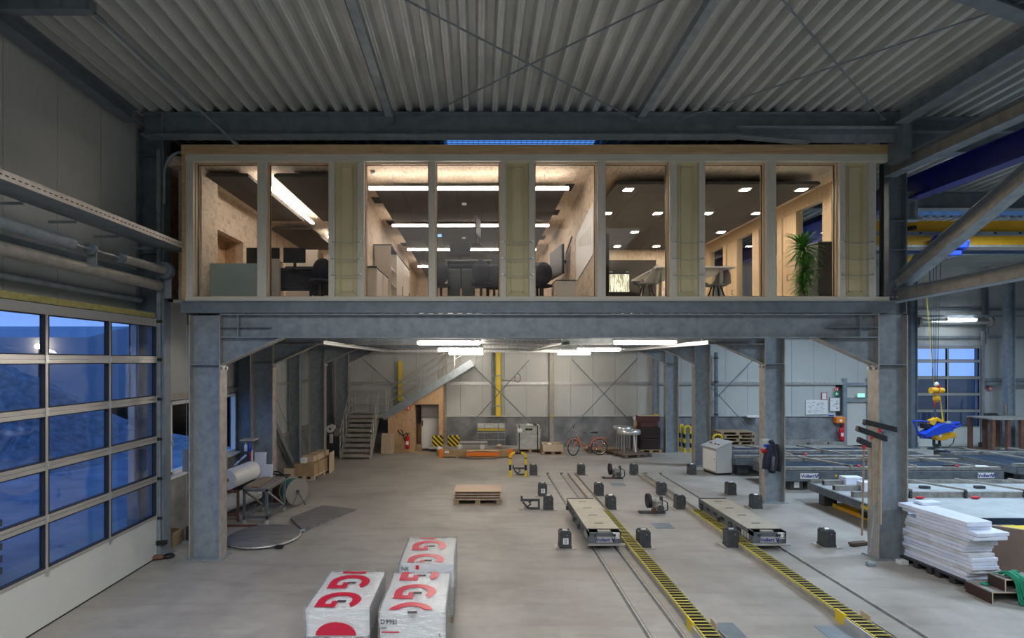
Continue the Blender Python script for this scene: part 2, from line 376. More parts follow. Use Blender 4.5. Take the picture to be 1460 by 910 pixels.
# skylight frames with safety mesh
def skylight(name, x0, x1, y0, y1, z, mesh=True):
    r = sroot(name, (x0, y0, z))
    fr = MB(); t = .06
    fr.box(x0, x1, y0-t, y0, z-.1, z+.1); fr.box(x0, x1, y1, y1+t, z-.1, z+.1); fr.box(x0-t, x0, y0, y1, z-.1, z+.1); fr.box(x1, x1+t, y0, y1, z-.1, z+.1)
    fr.build('window_frame', 'galv', r)
    MB().box(x0, x1, y0, y1, z+.02, z+.04).build('pane', 'glass', r)
    if mesh:
        m_ = MB(); k = x0
        while k < x1: m_.box(k-.004, k+.004, y0, y1, z-.06, z-.05); k += .12
        k = y0
        while k < y1: m_.box(x0, x1, k-.004, k+.004, z-.05, z-.04); k += .12
        m_.build('safety_mesh', 'galv_dark', r, kind='stuff')
    return r
skylight('window_1', -1.4, 2.78, 11.4, 13.2, 8.98)
skylight('window_2', 11.1, 24.0, 16.0, 17.6, 8.85, False); skylight('window_3', 11.1, 24.0, 18.4, 19.6, 8.80, False)
# ---- left wall: sandwich panels over a concrete plinth, gate and windows
wl = sroot('wall_left')
def lpanel(y0, y1, z0, z1): box('wall_panel', WL-.12, WL, y0+.006, y1-.006, z0, z1, 'panel_lined', wl)
ys = [7.92+1.03*k for k in range(-21, 18)]
for a in ys:
    b_ = a+1.03
    if b_ > YB: b_ = YB
    zt = roofz((a+b_)/2)+.12
    if b_ < 2.6 or a > 15.4: lpanel(a, b_, 1.4, zt)
    elif a < 10.8: lpanel(a, b_, 4.98, zt)
    else: lpanel(a, b_, 3.1, zt)
box('wall_backing', WL-.14, WL-.125, YF, 2.5, 0, 9.2, 'deck_dark', wl); box('wall_backing', WL-.14, WL-.125, 2.5, YB, 4.95, 9.2, 'deck_dark', wl); box('wall_backing', WL-.14, WL-.125, 15.5, YB, 0, 5, 'deck_dark', wl)
box('wall_backing', WL-.14, WL-.125, 11.0, 15.5, 3.2, 5, 'deck_dark', wl)
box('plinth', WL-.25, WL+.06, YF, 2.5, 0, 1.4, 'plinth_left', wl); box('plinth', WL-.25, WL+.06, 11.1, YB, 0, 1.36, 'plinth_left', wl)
box('wall_panel', WL-.12, WL, 10.95, 11.45, 1.36, 3.1, 'panel', wl); box('wall_panel', WL-.12, WL, 13.65, 13.9, 1.36, 3.1, 'panel', wl)
box('wall_cap', WL-.02, WL+.09, 11.3, YB, 1.36, 1.41, 'galv_light', wl)
box('wall_girt', WL, WL+.06, 11.3, 24.9, 3.13, 3.25, 'galv_warm', wl)
# windows in the left wall
def casement(name, y0, y1, split):
    r = sroot(name, (WL, y0, 1.42)); z0, z1 = 1.42, 3.08
    f = MB(); t = .08
    f.box(WL-.08, WL+.05, y0, y1, z0, z0+t); f.box(WL-.08, WL+.05, y0, y1, z1-t, z1)
    for q in (y0, split-t/2, y1-t): f.box(WL-.08, WL+.05, q, q+t, z0, z1)
    f.build('window_frame', 'white', r, .006)
    for a, b_ in ((y0+t, split-t/2), (split+t/2, y1-t)):
        MB().box(WL-.02, WL-.01, a, b_, z0+t, z1-t).build('pane', 'glass', r)
    MB().box(WL+.05, WL+.07, split-.015, split+.015, 2.1, 2.18).box(WL+.07, WL+.085, split-.012, split+.012, 2.08, 2.20).build('window_handle', 'galv_light', r)
    MB().box(WL-.1, WL+.16, y0-.05, y1+.05, 1.36, 1.42).build('window_sill', 'white', r)
casement('window_4', 11.45, 13.65, 12.2); casement('window_5', 13.9, 15.5, 14.6)
# sectional gates: rows of glazed sections over a closed bottom panel
def gate(name, org, ax, nb, bw, npx, zs, bottom_mat, glassm, sd):
    # ax: direction along the gate, npx: normal into the hall
    r = sroot(name, org); O = V(org); A = V(ax); N = V(npx)
    def bx(mb, u0, u1, z0, z1, d0, d1):
        p = [O+A*u+N*d+V((0,0,z)) for z in (z0, z1) for d in (d0, d1) for u in (u0, u1)]
        mb.add(p, [(0,2,3,1),(4,5,7,6),(0,1,5,4),(2,6,7,3),(0,4,6,2),(1,3,7,5)])
    L = nb*bw
    mb = MB(); bx(mb, 0, L, .03, zs[0], -.04, .04); mb.build('bottom_panel', bottom_mat, r)
    mb = MB(); bx(mb, 0, L, 0, .03, -.03, .03); mb.build('floor_seal', 'rubber', r)
    for i in range(len(zs)-1):
        z0, z1 = zs[i], zs[i+1]; top = i == len(zs)-2
        f = MB(); bx(f, 0, L, z0, z0+.065, -.04, .04); bx(f, 0, L, z1-(.16 if top else .065), z1-.006, -.04, .04)
        for k in range(nb+1): bx(f, max(0, k*bw-.03), min(L, k*bw+.03), z0, z1-.006, -.035, .045)
        bx(f, 0, L, z0+.025, z0+.04, .04, .052)
        s_ = f.build('door_section', 'gate_alu', r)
        g = MB()
        for k in range(nb):
            a, b_ = k*bw+.03, (k+1)*bw-.03; c, d = z0+.065, z1-(.16 if top else .065)
            for q in ((a, a+.014, c, d), (b_-.014, b_, c, d), (a, b_, c, c+.014), (a, b_, d-.014, d)): bx(g, *q, -.03, .05)
        g.build('gasket', 'rubber', s_)
        for k in range(nb):
            g = MB(); bx(g, k*bw+.03, (k+1)*bw-.03, z0+.065, z1-(.16 if top else .065), -.006, .006); g.build('pane', glassm, s_)
        h = MB()
        for k in range(nb+1):
            bx(h, max(0,k*bw-.03), min(L,k*bw+.03), z0-.05, z0+.06, .045, .06)
        h.build('hinge', 'galv_light', s_)
    return r
zs = [.82, 1.62, 2.42, 3.23, 4.03, 4.86]
gate('door_1', (-6.52, 10.93, 0), (0,-1,0), 6, 1.40, (1,0,0), zs, 'gate_panel', 'gate_glass', 1)
gate('door_2', (20.32, YB-.12, 0), (1,0,0), 2, 1.50, (0,-1,0), [.92,1.69,2.46,3.23,4.0,4.75], 'gate_panel', 'gate_glass', 2)
# strip of mineral wool above the gate, lintel
tag(box('insulation_strip', -6.93, -6.5, 3.0, 10.9, 4.87, 4.97, 'mineral_wool'), 'olive yellow strip of mineral wool lying along the top of the left sectional gate', 'insulation')
# ---- back wall
wb = sroot('wall_back')
ylo = YB
x = WL; k = 0
seam = [-6.95+1.03*i for i in range(0, 33)]
for i, a in enumerate(seam):
    b_ = a+1.03
    if a > XR: break
    if b_ > 17.0 and a < 18.35:      # door bay
        box('wall_panel', a+.006, b_-.006, YB, YB+.12, 3.0, 9.0, 'panel_lined', wb); continue
    if b_ > 20.2 and a < 23.35:
        box('wall_panel', max(a, 20.25 if a < 20.25 < b_ else a)+.006, b_-.006, YB, YB+.12, 4.76, 9.0, 'panel_lined', wb)
        if a < 20.3: box('wall_panel', a+.006, 20.3, YB, YB+.12, 1.44, 4.76, 'panel_lined', wb)
        if b_ > 23.35: box('wall_panel', 23.35, b_-.006, YB, YB+.12, 1.44, 4.76, 'panel_lined', wb)
        continue
    box('wall_panel', a+.006, b_-.006, YB, YB+.12, 1.44, 9.0, 'panel_lined', wb)
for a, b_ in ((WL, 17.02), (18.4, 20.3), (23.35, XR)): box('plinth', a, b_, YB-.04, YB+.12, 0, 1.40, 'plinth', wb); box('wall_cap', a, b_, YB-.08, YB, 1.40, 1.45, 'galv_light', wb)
box('wall_backing', WL, 20.3, YB+.13, YB+.15, 0, 9.2, 'deck_dark', wb); box('wall_backing', 20.3, 23.35, YB+.13, YB+.15, 4.76, 9.2, 'deck_dark', wb); box('wall_backing', 23.35, XR, YB+.13, YB+.15, 0, 9.2, 'deck_dark', wb)
for z in (2.9, ): box('wall_girt', WL, 20.2, YB-.1, YB-.001, z, z+.13, 'galv_light', wb)
box('wall_girt', 23.4, XR, YB-.1, YB-.001, 3.05, 3.2, 'galv', wb)
for z in (5.05, 6.35): box('wall_girt', 8.8, XR, YB-.1, YB-.001, z, z+.12, 'galv', wb)
# right and front walls, closing the hall
wr = sroot('wall_right'); box('wall_panel', XR, XR+.15, YF, YB, 0, 9.6, 'panel', wr)
wf = sroot('wall_front'); box('wall_panel', -9, XR, YF-.15, YF, 0, 10.0, 'panel', wf)
# fire exit door in the back wall
d = sroot('door_3', (17.05, YB-.02, 0))
box('door_leaf', 17.2, 18.15, YB-.03, YB+.02, .08, 2.1, 'panel', d); box('transom', 17.2, 18.15, YB-.03, YB+.02, 2.3, 2.85, 'panel', d)
MB().box(17.02, 17.2, YB-.12, YB, 0, 3.2).box(18.15, 18.38, YB-.12, YB, 0, 3.2).box(17.2, 18.15, YB-.12, YB, 2.1, 2.3).box(17.2, 18.15, YB-.12, YB, 2.85, 3.0).build('door_frame', 'galv', d)
box('door_handle', 18.02, 18.06, YB-.1, YB-.03, 1.02, 1.12, 'black', d)
for q in (17.0, 18.4): box('red_marking', q-.03, q+.06, YB-.14, YB-.12, 0, 1.35, 'sign_red', d)
def exit_sign():
    t = thing('exit_sign', 'glowing green and white exit sign box above the grey door in the back wall', 'sign', (17.78, YB-.16, 2.32))
    box('housing', 17.62, 17.95, YB-.2, YB-.12, 2.32, 2.5, 'white', t); box('light_panel', 17.63, 17.94, YB-.205, YB-.2, 2.33, 2.49, 'sign_glow', t)
exit_sign()
# ---- hall columns and beams
def ibeam(name, label, cat, a, b_, depth, width, m, up=(0,0,1), stiff=0, tf=.022, tw=.02, mf=None):
    a = V(a); b_ = V(b_); r = thing(name, label, cat, tuple(a))
    MB().bar(a, b_, tw, depth-2*tf, up).build('web', m, r)
    MB().bar(a, b_, width, tf, up, ou=depth/2-tf/2).build('flange', mf or m, r)
    MB().bar(a, b_, width, tf, up, ou=-depth/2+tf/2).build('flange', mf or m, r)
    return r
def column(name, label, x0, x1, y, z1, wd, m='galv', z0=0, stiff=(), plate=True, mflange=None):
    r = thing(name, label, 'column', ((x0+x1)/2, y, z0)); t = .025
    box('web', x0+t, x1-t, y-.01, y+.01, z0+.02, z1, m, r)
    box('flange', x0, x0+t, y-wd/2, y+wd/2, z0+.02, z1, mflange or m, r); box('flange', x1-t, x1, y-wd/2, y+wd/2, z0+.02, z1, mflange or m, r)
    if plate: box('base_plate', x0-.08, x1+.08, y-wd/2-.06, y+wd/2+.06, z0, z0+.025, m, r)
    for s_ in stiff: box('stiffener', x0+t, x1-t, y-wd/2+.01, y+wd/2-.01, s_, s_+.018, m, r)
    return r
# platform (steel table carrying the office)
PC = []
rows = [(11.02, -5.80, -5.17, 8.08, 8.68), (15.35, -6.35, -5.75, 8.10, 8.68), (20.6, -6.38, -5.78, 8.25, 8.85), (23.7, -6.2, -5.62, 8.24, 8.8)]
nm = ['front', 'second', 'third', 'rear']
for i, (y, a, b_, c, d_) in enumerate(rows):
    PC.append(column('platform_column', f'{nm[i]} steel column of the left row under the timber office' + (', beside the glazed gate' if i == 0 else ', behind the wheeled table' if i == 1 else ', behind the cartons on their pallet' if i == 2 else ', next to the steel stairs'), a, b_, y, 4.93, .30, 'galv' if i == 0 else 'galv', stiff=(3.92, ), mflange='galv_warm' if i else 'galv_warm'))
    PC.append(column('platform_column', f'{nm[i]} steel column of the right row under the timber office' + (', with brooms leaning on it' if i == 0 else ', with a jacket hanging on it' if i == 1 else ', behind the white control desk' if i == 2 else ', beside the dark stack of trays'), c, d_, y, 4.93, .30, 'galv', stiff=(3.92, ), mflange='galv_warm'))
    # frame beam with haunches
    r = thing('platform_beam', f'{nm[i]} crossing steel beam with tapered haunches ' + ('right below the timber office facade' if i == 0 else 'under the office floor deck'), 'beam', (b_, y, 4.47))
    box('web', b_, c, y-.01, y+.01, 4.49, 4.93, 'galv', r); box('flange', b_, c, y-.15, y+.15, 4.47, 4.492, 'galv' if i == 0 else 'galv_warm', r); box('flange', b_, c, y-.15, y+.15, 4.93, 4.952, 'galv', r)
    for s_, q in ((1, b_), (-1, c)):
        L = 1.22
        MB().prism([(q, 3.92), (q+s_*L, 4.47), (q, 4.47)], 'y', y-.01, y+.01).build('haunch_web', 'galv', r)
        MB().bar((q, y, 3.92), (q+s_*L, y, 4.47), .24, .02, (0,0,1)).build('haunch_flange', 'galv_warm', r)
        box('stiffener', q+s_*.35-.01, q+s_*.35+.01, y-.14, y+.14, 4.49, 4.93, 'galv', r) if i == 0 else None
        box('stiffener', q, q+s_*1.0, y-.14, y+.14, 4.68, 4.692, 'galv', r) if i == 0 else None
        for k in (-.08, .08): MB().cyl((q+s_*.03, y+k, 3.88), (q+s_*.03, y+k, 3.82), .028, 6).build('bolt', 'galv_light', r)
# concrete-grey office floor slab and steel deck
slab = struct(MB().box(-5.97, 8.43, 10.93, 24.9, 5.0, 5.21).build('ceiling_platform_deck', 'steel_paint')); slab.name = 'trim_1'
slab['label'] = 'grey slab edge under the timber office'
mb = MB(); x = -5.9
while x < 8.3: mb.box(x, x+.09, 11.2, 24.9, 4.955, 5.0); x += .2
mb.build('deck_rib', 'deck_dark', slab)
box('edge_channel', -5.98, 8.44, 10.9, 10.93, 4.97, 5.21, 'galv_dark', slab); box('edge_channel', -5.98, 8.44, 10.86, 10.93, 5.2, 5.215, 'galv', slab)
# hall columns left / right / upper
column('hall_column', 'dark steel hall column at the far end of the glazed gate, left of the office', -6.92, -6.4, 11.15, 8.75, .28, 'galv_dark', stiff=(6.2, 8.2))
column('hall_column', 'dark steel hall column behind the left office corner window', -6.92, -6.5, 15.6, 8.7, .26, 'galv_dark')
column('hall_column', 'steel hall column on the left wall beside the diagonal rod', -6.92, -6.5, 19.9, 8.5, .26, 'galv')
column('hall_column', 'steel hall column in the left rear corner of the hall', -6.92, -6.5, 24.4, 8.4, .26, 'galv')
column('hall_column', 'upper steel hall column with crane bracket at the right office corner', 8.52, 8.9, 11.3, 8.7, .26, 'galv_dark', z0=4.96, stiff=(6.9, 6.3), plate=False)
r = thing('crane_bracket', 'small steel bracket box on the upper column right of the office', 'bracket', (8.9, 11.3, 6.95)); box('web', 8.9, 9.22, 11.29, 11.31, 6.95, 7.5, 'galv', r)
box('flange', 8.9, 9.24, 11.2, 11.4, 6.93, 6.95, 'galv', r); box('flange', 8.9, 9.24, 11.2, 11.4, 7.5, 7.52, 'galv', r); box('stiffener', 9.08, 9.1, 11.2, 11.4, 7.0, 7.3, 'galv', r)
# transverse roof beam over the facade with a haunch at its right end
r = thing('roof_beam', 'wide dark steel roof beam running right above the timber office fascia', 'beam', (-6.9, 10.72, 8.45))
box('web', -6.6, 8.3, 10.71, 10.73, 8.5, 8.86, 'galv_dark', r); box('flange', -6.6, 8.3, 10.58, 10.86, 8.86, 8.885, 'galv_dark', r); box('flange', -6.6, 5.2, 10.58, 10.86, 8.44, 8.465, 'galv_dark', r)
box('flange', 5.1, 8.3, 10.58, 10.86, 8.60, 8.615, 'galv', r)
MB().prism([(5.2, 8.46), (5.1, 8.62), (8.3, 8.62), (8.3, 8.34), (6.6, 8.34)], 'y', 10.712, 10.728).build('haunch_web', 'galv', r)
MB().bar((5.2, 10.72, 8.45), (6.6, 10.72, 8.34), .2, .02).build('haunch_flange', 'galv_dark', r)
for q in (-6.2, ): box('stiffener', q, q+.02, 10.6, 10.72, 8.46, 8.86, 'galv', r)
box('stiffener', 8.28, 8.46, 10.5, 10.88, 7.95, 8.87, 'galv_dark', r)
r = thing('roof_beam', 'dark steel roof beam continuing right of the office under the corrugated roof', 'beam', (8.5, 10.9, 8.2))
box('web', 8.5, XR, 10.93, 10.95, 8.2, 8.86, 'galv_dark', r); box('flange', 8.5, XR, 10.8, 11.08, 8.86, 8.885, 'galv_dark', r); box('flange', 8.5, XR, 10.8, 11.08, 8.60, 8.615, 'galv', r); box('flange', 8.5, XR, 10.8, 11.08, 8.18, 8.2, 'galv_dark', r)
for i, (y, z) in enumerate(((14.9, 8.2), (20.2, 8.0))):
    r = thing('roof_beam', ('first' if i == 0 else 'second')+' cross beam of the far right hall roof behind the blue runway', 'beam', (8.9, y, z))
    box('web', 8.9, XR, y-.01, y+.01, z, z+.42, 'galv_dark', r); box('flange', 8.9, XR, y-.14, y+.14, z-.02, z, 'galv', r); box('flange', 8.9, XR, y-.14, y+.14, z+.42, z+.44, 'galv_dark', r)
r = thing('roof_beam', 'grey box beam crossing the top left corner of the picture', 'beam', (-9, 7.6, 9.0))
box('web', WL, -5.35, 7.45, 7.6, 8.86, 9.02, 'galv_dark', r)
for k in range(5): box('stiffener', -6.8+k*.35, -6.78+k*.35, 7.42, 7.45, 8.86, 9.02, 'galv_dark', r)
def purlin(label, x, y0, y1, w_, h_, dz=0):
    r = thing('purlin', label, 'beam', (x, y0, roofz(y0))); MB().bar((x, y0, roofz(y0)-h_/2+dz), (x, y1, roofz(y1)-h_/2+dz), w_, h_).build('tube', 'galv', r)
    MB().box(x-.09, x+.09, y1-.02, y1+.01, roofz(y1)-h_-.1, roofz(y1)).build('end_plate', 'galv_dark', r)
purlin('left galvanised square tube running forward under the corrugated roof', -1.71, 2, 10.55, .14, .14); purlin('right galvanised square tube running forward under the corrugated roof', 3.22, 2, 10.55, .14, .14)
ibeam('eaves_beam', 'dark steel eaves beam along the top of the left wall', 'beam', (-6.72, YF+.1, roofz(YF)-.15), (-6.72, 10.5, roofz(10.5)-.15), .26, .26, 'galv_dark')
ibeam('eaves_beam', 'steel roof beam running forward above the right end of the office', 'beam', (8.25, YF+.1, roofz(YF)-.15), (8.25, 10.5, roofz(10.5)-.15), .28, .26, 'galv')
ibeam('roof_strut', 'thick grey steel member crossing the top right corner of the picture', 'beam', (5.75, 6.75, 8.78), (8.3, 7.75, 8.85), .2, .2, 'galv_dark')
def rod(label, a, b_, r_=.014, m='galv_dark', name='bracing_rod'):
    t = thing(name, label, 'rod', tuple(a)); MB().cyl(a, b_, r_, 8).build('bar', m, t)
    for p, q in ((a, b_), (b_, a)): d_ = (V(q)-V(p)).normalized(); MB().bar(V(p), V(p)+d_*.16, .07, .03).build('end_plate', m, t)
    return t
zr = 8.72
rod('tension rod falling rightwards across the middle of the roof', (-1.71, 6.55, zr+.1), (3.1, 10.55, zr))
rod('tension rod falling leftwards across the middle of the roof', (3.22, 6.55, zr+.13), (-1.2, 10.55, zr-.02))
rod('tension rod ending at the upper right office corner', (3.22, 6.45, zr+.1), (7.95, 10.55, zr))
rod('long flat tension rod in the right part of the roof', (8.0, 6.6, zr+.13), (3.9, 10.55, zr-.02))
rod('long dark tension rod in the left part of the roof', (-5.35, 7.55, 8.86), (-4.65, 10.5, 8.2), .022)
# plant above office: black void bulkhead left of the facade
box('wall_infill', -6.38, -5.97, 11.9, 11.95, 5.0, 8.4, 'osb_dark', slab); box('wall_infill', -6.38, -5.97, 11.85, 11.9, 4.8, 5.1, 'deck_dark', slab)
# ================================================================ THE TIMBER OFFICE ON THE PLATFORM
Y0 = 11.0
fx = lambda px: (px-680)/70.0
fz = lambda py: 4-(py-515)/70.0
of = sroot('wall_office')
# fascia beam in glued lengths
xs = [262, 342, 470, 583, 648, 735, 797, 857, 980, 1110, 1180, 1263]
for i in range(len(xs)-1): box('fascia_board', fx(xs[i]), fx(xs[i+1])-.003, 10.9+.004*(i % 2), 11.05, fz(222.5), fz(209), 'pine_fascia', of)
box('fascia_board', fx(262), fx(267.5), 10.93, 11.1, fz(429), fz(222.5), 'pine_fascia', of)
ofr = sroot('roof_office'); box('roof_plate', fx(262), 8.36, 11.07, 24.85, 8.28, 8.33, 'osb_dark', ofr)
box('top_rail', fx(268), fx(1263), 10.9, 11.06, fz(232), fz(222.5), 'pine_rail', of); box('bottom_rail', fx(268), fx(1263), 10.9, 11.15, fz(430), fz(424), 'pine_rail', of)
for a, b_ in ((268,278),(369,382),(470,478.5),(511,520),(612,621),(713,721),(754,762),(850.5,862),(953,962.5),(994.5,1003),(1090,1103.5),(1194,1201.5),(1235,1245)):
    box('post', fx(a), fx(b_), 10.92, 11.13, fz(424), fz(232), 'pine_post', of)
    n_ = MB()
    for k in range(11): n_.cyl((fx((a+b_)/2)+.03*(-1)**k, 10.922, fz(418-k*18)), (fx((a+b_)/2)+.03*(-1)**k, 10.915, fz(418-k*18)), .006, 6)
    n_.build('screws', 'charcoal', of, kind='stuff')
for a, b_ in ((478.5,511),(721,754),(962.5,994.5),(1201.5,1235)):
    x0, x1 = fx(a), fx(b_); z0, z1 = fz(424), fz(232)
    p_ = box('infill_panel', x0, x1, 11.0, 11.1, z0, z1, 'insul', of)
    for ins, d in ((.07, .012), (.11, .024)):
        m_ = MB(); t = .018
        m_.box(x0+ins, x0+ins+t, 11-d, 11, z0+ins, z1-ins); m_.box(x1-ins-t, x1-ins, 11-d, 11, z0+ins, z1-ins); m_.box(x0+ins, x1-ins, 11-d, 11, z0+ins, z0+ins+t); m_.box(x0+ins, x1-ins, 11-d, 11, z1-ins-t, z1-ins)
        m_.build('moulding', 'insul', p_)
    for py in (346, 369.5, 392.5):
        pts = [(x0-.07+(x1-x0+.14)*k/8, 10.9-.008, fz(py)-.035*(1-((k-4)/4)**2)) for k in range(9)]
        t_ = thing('safety_cable', f"{'top' if py==346 else 'middle' if py < 380 else 'lowest'} sagging steel safety cable across the {dict([(478.5,'first'),(721,'second'),(962.5,'third'),(1201.5,'fourth')])[a]} yellowish infill panel from the left", 'cable', pts[0])
        MB().tube(pts, .008, 6).build('cable', 'cable', t_)
        for q, nm_ in ((pts[0], 'end_fitting'), (pts[-1], 'end_fitting')): MB().cyl((q[0], 10.92, q[2]), (q[0], 10.87, q[2]), .018, 8).build(nm_, 'galv_light', t_)
def win(num, a, b_, dark=False):
    r = sroot(f'window_{num}', (fx(a), 11.1, fz(424))); x0, x1, z0, z1 = fx(a), fx(b_), fz(424), fz(232); t = .025
    m_ = MB(); m_.box(x0, x0+t, 11.0, 11.13, z0, z1); m_.box(x1-t, x1, 11.0, 11.13, z0, z1); m_.box(x0, x1, 11.0, 11.13, z1-t, z1); m_.box(x0, x1, 11.0, 11.13, z0, z0+t)
    m_.build('window_frame', 'pine_warm', r)
    s_ = MB(); g = .008
    s_.box(x0+t, x0+t+g, 11.06, 11.08, z0, z1-t); s_.box(x1-t-g, x1-t, 11.06, 11.08, z0, z1-t); s_.box(x0+t, x1-t, 11.06, 11.08, z1-t-g, z1-t); s_.build('gasket', 'rubber', r)
    box('pane', x0+t, x1-t, 11.08, 11.10, z0+t, z1-t, 'glass', r)
for i, (a, b_) in enumerate(((278,369),(382,470),(520,612),(621,713),(762,850.5),(862,953),(1003,1090),(1103.5,1194))): win(6+i, a, b_)
# glazed return at the right corner
r = sroot('window_14', (8.24, 11.1, 5.3)); box('pane', fx(1245), 8.24, 11.05, 11.07, fz(424), fz(234), 'glass', r); box('pane', 8.25, 8.27, 11.05, 12.0, fz(424), fz(234), 'glass', r); box('edge_strip', 8.24, 8.29, 11.0, 11.06, fz(424), fz(234), 'black', r)
# interior shell
FZ, CZ = 5.27, 8.03
box('floor_office', -6.6, 8.2, 11.2, 24.7, 5.21, FZ, 'office_carpet', None, kind='structure')
ce = sroot('ceiling_office'); box('osb_board', -6.6, 8.3, 11.14, 24.8, CZ, CZ+.2, 'osb_pale', ce)
lw = sroot('wall_office_left')          # thick wall with two window niches
X0, X1 = -6.3, -6.1; box('corner_pillar', -5.97, -5.68, 11.15, 11.83, FZ, CZ, 'osb_pale', lw)
box('osb_board', X0, X1, 11.4, 12.7, FZ, CZ, 'osb_pale', lw); box('osb_board', X0, X1, 12.7, 14.1, 7.1, CZ, 'osb_pale', lw); box('osb_board', X0, X1, 14.1, 15.6, FZ, CZ, 'osb_pale', lw)
box('osb_board', X0, X1, 15.6, 17.0, 7.1, CZ, 'osb_pale', lw); box('osb_board', X0, X1, 17.0, 18.8, FZ, CZ, 'osb_pale', lw); box('niche_back', X0-.3, X0-.28, 11.2, 18.8, FZ, CZ, 'osb', lw); box('niche_floor', X0-.3, X0, 11.2, 18.8, FZ-.05, FZ, 'osb', lw)
for a in (12.66, 14.1, 15.56, 17.0): box('niche_side', X0-.28, X0, a, a+.04, FZ, 7.1, 'osb', lw)
box('niche_head', X0-.28, X0, 12.7, 17.0, 7.1, 7.14, 'osb', lw)
bw_ = sroot('wall_office_back'); box('osb_board', X0, -2.85, 18.8, 18.95, FZ, CZ, 'osb_pale', bw_); box('osb_board', -2.85, 2.6, 24.6, 24.75, FZ, CZ, 'osb_pale', bw_); box('osb_board', 2.45, 8.15, 18.6, 18.75, FZ, CZ, 'osb_pale', bw_)
pw = sroot('wall_office_partition'); box('osb_board', -2.88, -2.76, 11.2, 24.6, FZ, CZ, 'osb_pale', pw); box('osb_board', 2.46, 2.56, 11.2, 24.6, FZ, CZ, 'osb_pale', pw)
# right office wall: timber frame with glazing and narrow vent doors
rw = sroot('wall_office_right'); XA, XB = 7.95, 8.1
box('header_beam', XA, XB, 11.2, 18.6, 7.72, CZ, 'pine_warm', rw); box('sill_beam', XA, XB, 11.2, 18.6, FZ, 5.42, 'pine_warm', rw)
for a, b_ in ((11.2,11.35),(12.08,12.4),(13.42,13.62),(14.05,14.28),(15.2,15.56),(16.48,16.6),(17.2,17.4),(18.4,18.6)): box('post', XA-.02, XB, a, b_, 5.42, 7.72, 'pine_warm', rw)
for a, b_ in ((13.62,14.05),(16.6,17.2)):
    q = box('vent_door', XA+.01, XB, a, b_, 5.42, 7.72, 'pine_warm', rw); hy = a+.12
    MB().tube([(XA+.01, hy, 6.05), (XA-.03, hy+.05, 6.05), (XA-.03, hy+.05, 6.2), (XA+.01, hy, 6.2)], .008, 6).build('door_handle', 'black', q)
for a, b_ in ((11.35,12.08),(12.4,13.42),(14.28,15.2),(15.56,16.48),(17.4,18.4)): box('pane', XA+.06, XA+.075, a, b_, 5.42, 7.72, 'glass', rw)
for a in (12.4, 15.56): box('shutter_edge', XA+.05, XA+.1, a, a+.03, 5.42, 7.72, 'black', rw)
# acoustic ceiling rafts in panels, lamps, grilles
def raft(name, label, x0, x1, y0, y1, nx, ny, z=7.84, m='acoustic'):
    t = thing(name, label, 'ceiling panel', (x0, y0, z)); dx = (x1-x0)/nx; dy = (y1-y0)/ny
    for i in range(nx):
        for j in range(ny): box('acoustic_tile', x0+i*dx+.004, x0+(i+1)*dx-.004, y0+j*dy+.004, y0+(j+1)*dy-.004, z, z+.055, m, t)
    box('carrier', x0+.03, x1-.03, y0+.03, y1-.03, z+.055, z+.08, 'acoustic', t)
    return t
def lamp(name, label, x0, x1, y0, y1, z, group=None):
    t = thing(name, label, 'lamp', ((x0+x1)/2, (y0+y1)/2, z), group=group)
    (box('housing', x0, x1, (y0+y1)/2-.015, (y0+y1)/2+.015, z+.035, z+.075, 'white', t) if x1-x0 > y1-y0 else box('housing', (x0+x1)/2-.015, (x0+x1)/2+.015, y0, y1, z+.035, z+.075, 'white', t)); box('diffuser', x0+.004, x1-.004, y0+.004, y1-.004, z, z+.035, 'lamp_office', t, .006)
    for u in (.12, .88):
        if x1-x0 > y1-y0: p = (x0+(x1-x0)*u, (y0+y1)/2)
        else: p = ((x0+x1)/2, y0+(y1-y0)*u)
        MB().cyl((p[0], p[1], z+.07), (p[0], p[1], CZ), .006, 6).build('suspension_wire', 'cable', t)
    return t
for i, y in enumerate((11.6, 14.8, 18.0, 21.2)):
    lamp('linear_lamp', f"{['nearest','second','third','farthest'][i]} of the long glowing linear lamps crossing the middle office", -2.33, 1.98, y, y+.09, 7.70)
for i, y in enumerate((11.85, 15.05, 18.25, 21.4)):
    raft('acoustic_raft', f"{['nearest','second','third','farthest'][i]} dark acoustic ceiling raft in the middle office", -2.25, 1.95, y, y+2.7, 7, 3, 7.76)
lamp('linear_lamp', 'glowing linear lamp running into depth in the left office', -4.63, -4.54, 11.5, 15.1, 7.83); lamp('linear_lamp', 'rear glowing linear lamp in the left office, partly behind the post', -4.63, -4.54, 16.7, 18.5, 7.83)
for lb, a in (('dark acoustic raft at the left office wall nearest the glass', (-5.67,-4.78,11.3,14.9)), ('dark acoustic raft right of the lamp in the left office nearest the glass', (-4.25,-3.0,11.3,14.9)), ('rear dark acoustic raft at the left office wall', (-5.95,-4.78,15.6,18.5)), ('rear dark acoustic raft right of the lamp in the left office', (-4.25,-3.0,15.6,18.5))):
    raft('acoustic_raft', lb, *a, 2, 3, 7.86 if a[2] < 12 else 7.8)
raft('acoustic_raft', 'wide dark acoustic raft with square spotlights over the meeting room', 2.98, 7.35, 11.55, 18.35, 7, 11, 7.78)
rnd = ['first','second','third','fourth']
for j, y in enumerate((11.85, 13.75, 15.75, 17.7)):
    for i, x in enumerate((3.32, 4.6, 5.88, 7.12)):
        if (i, j) in ((1,0),): continue
        t = thing('square_spotlight', f'square recessed ceiling spotlight, {rnd[i]} from the left in the {rnd[j]} row of the meeting room', 'lamp', (x, y, 7.76), group='square spotlights in the meeting room ceiling')
        box('light_frame', x-.11, x+.11, y-.11, y+.11, 7.758, 7.779, 'white_gloss', t); box('diffuser', x-.085, x+.085, y-.085, y+.085, 7.752, 7.757, 'lamp_spot', t)
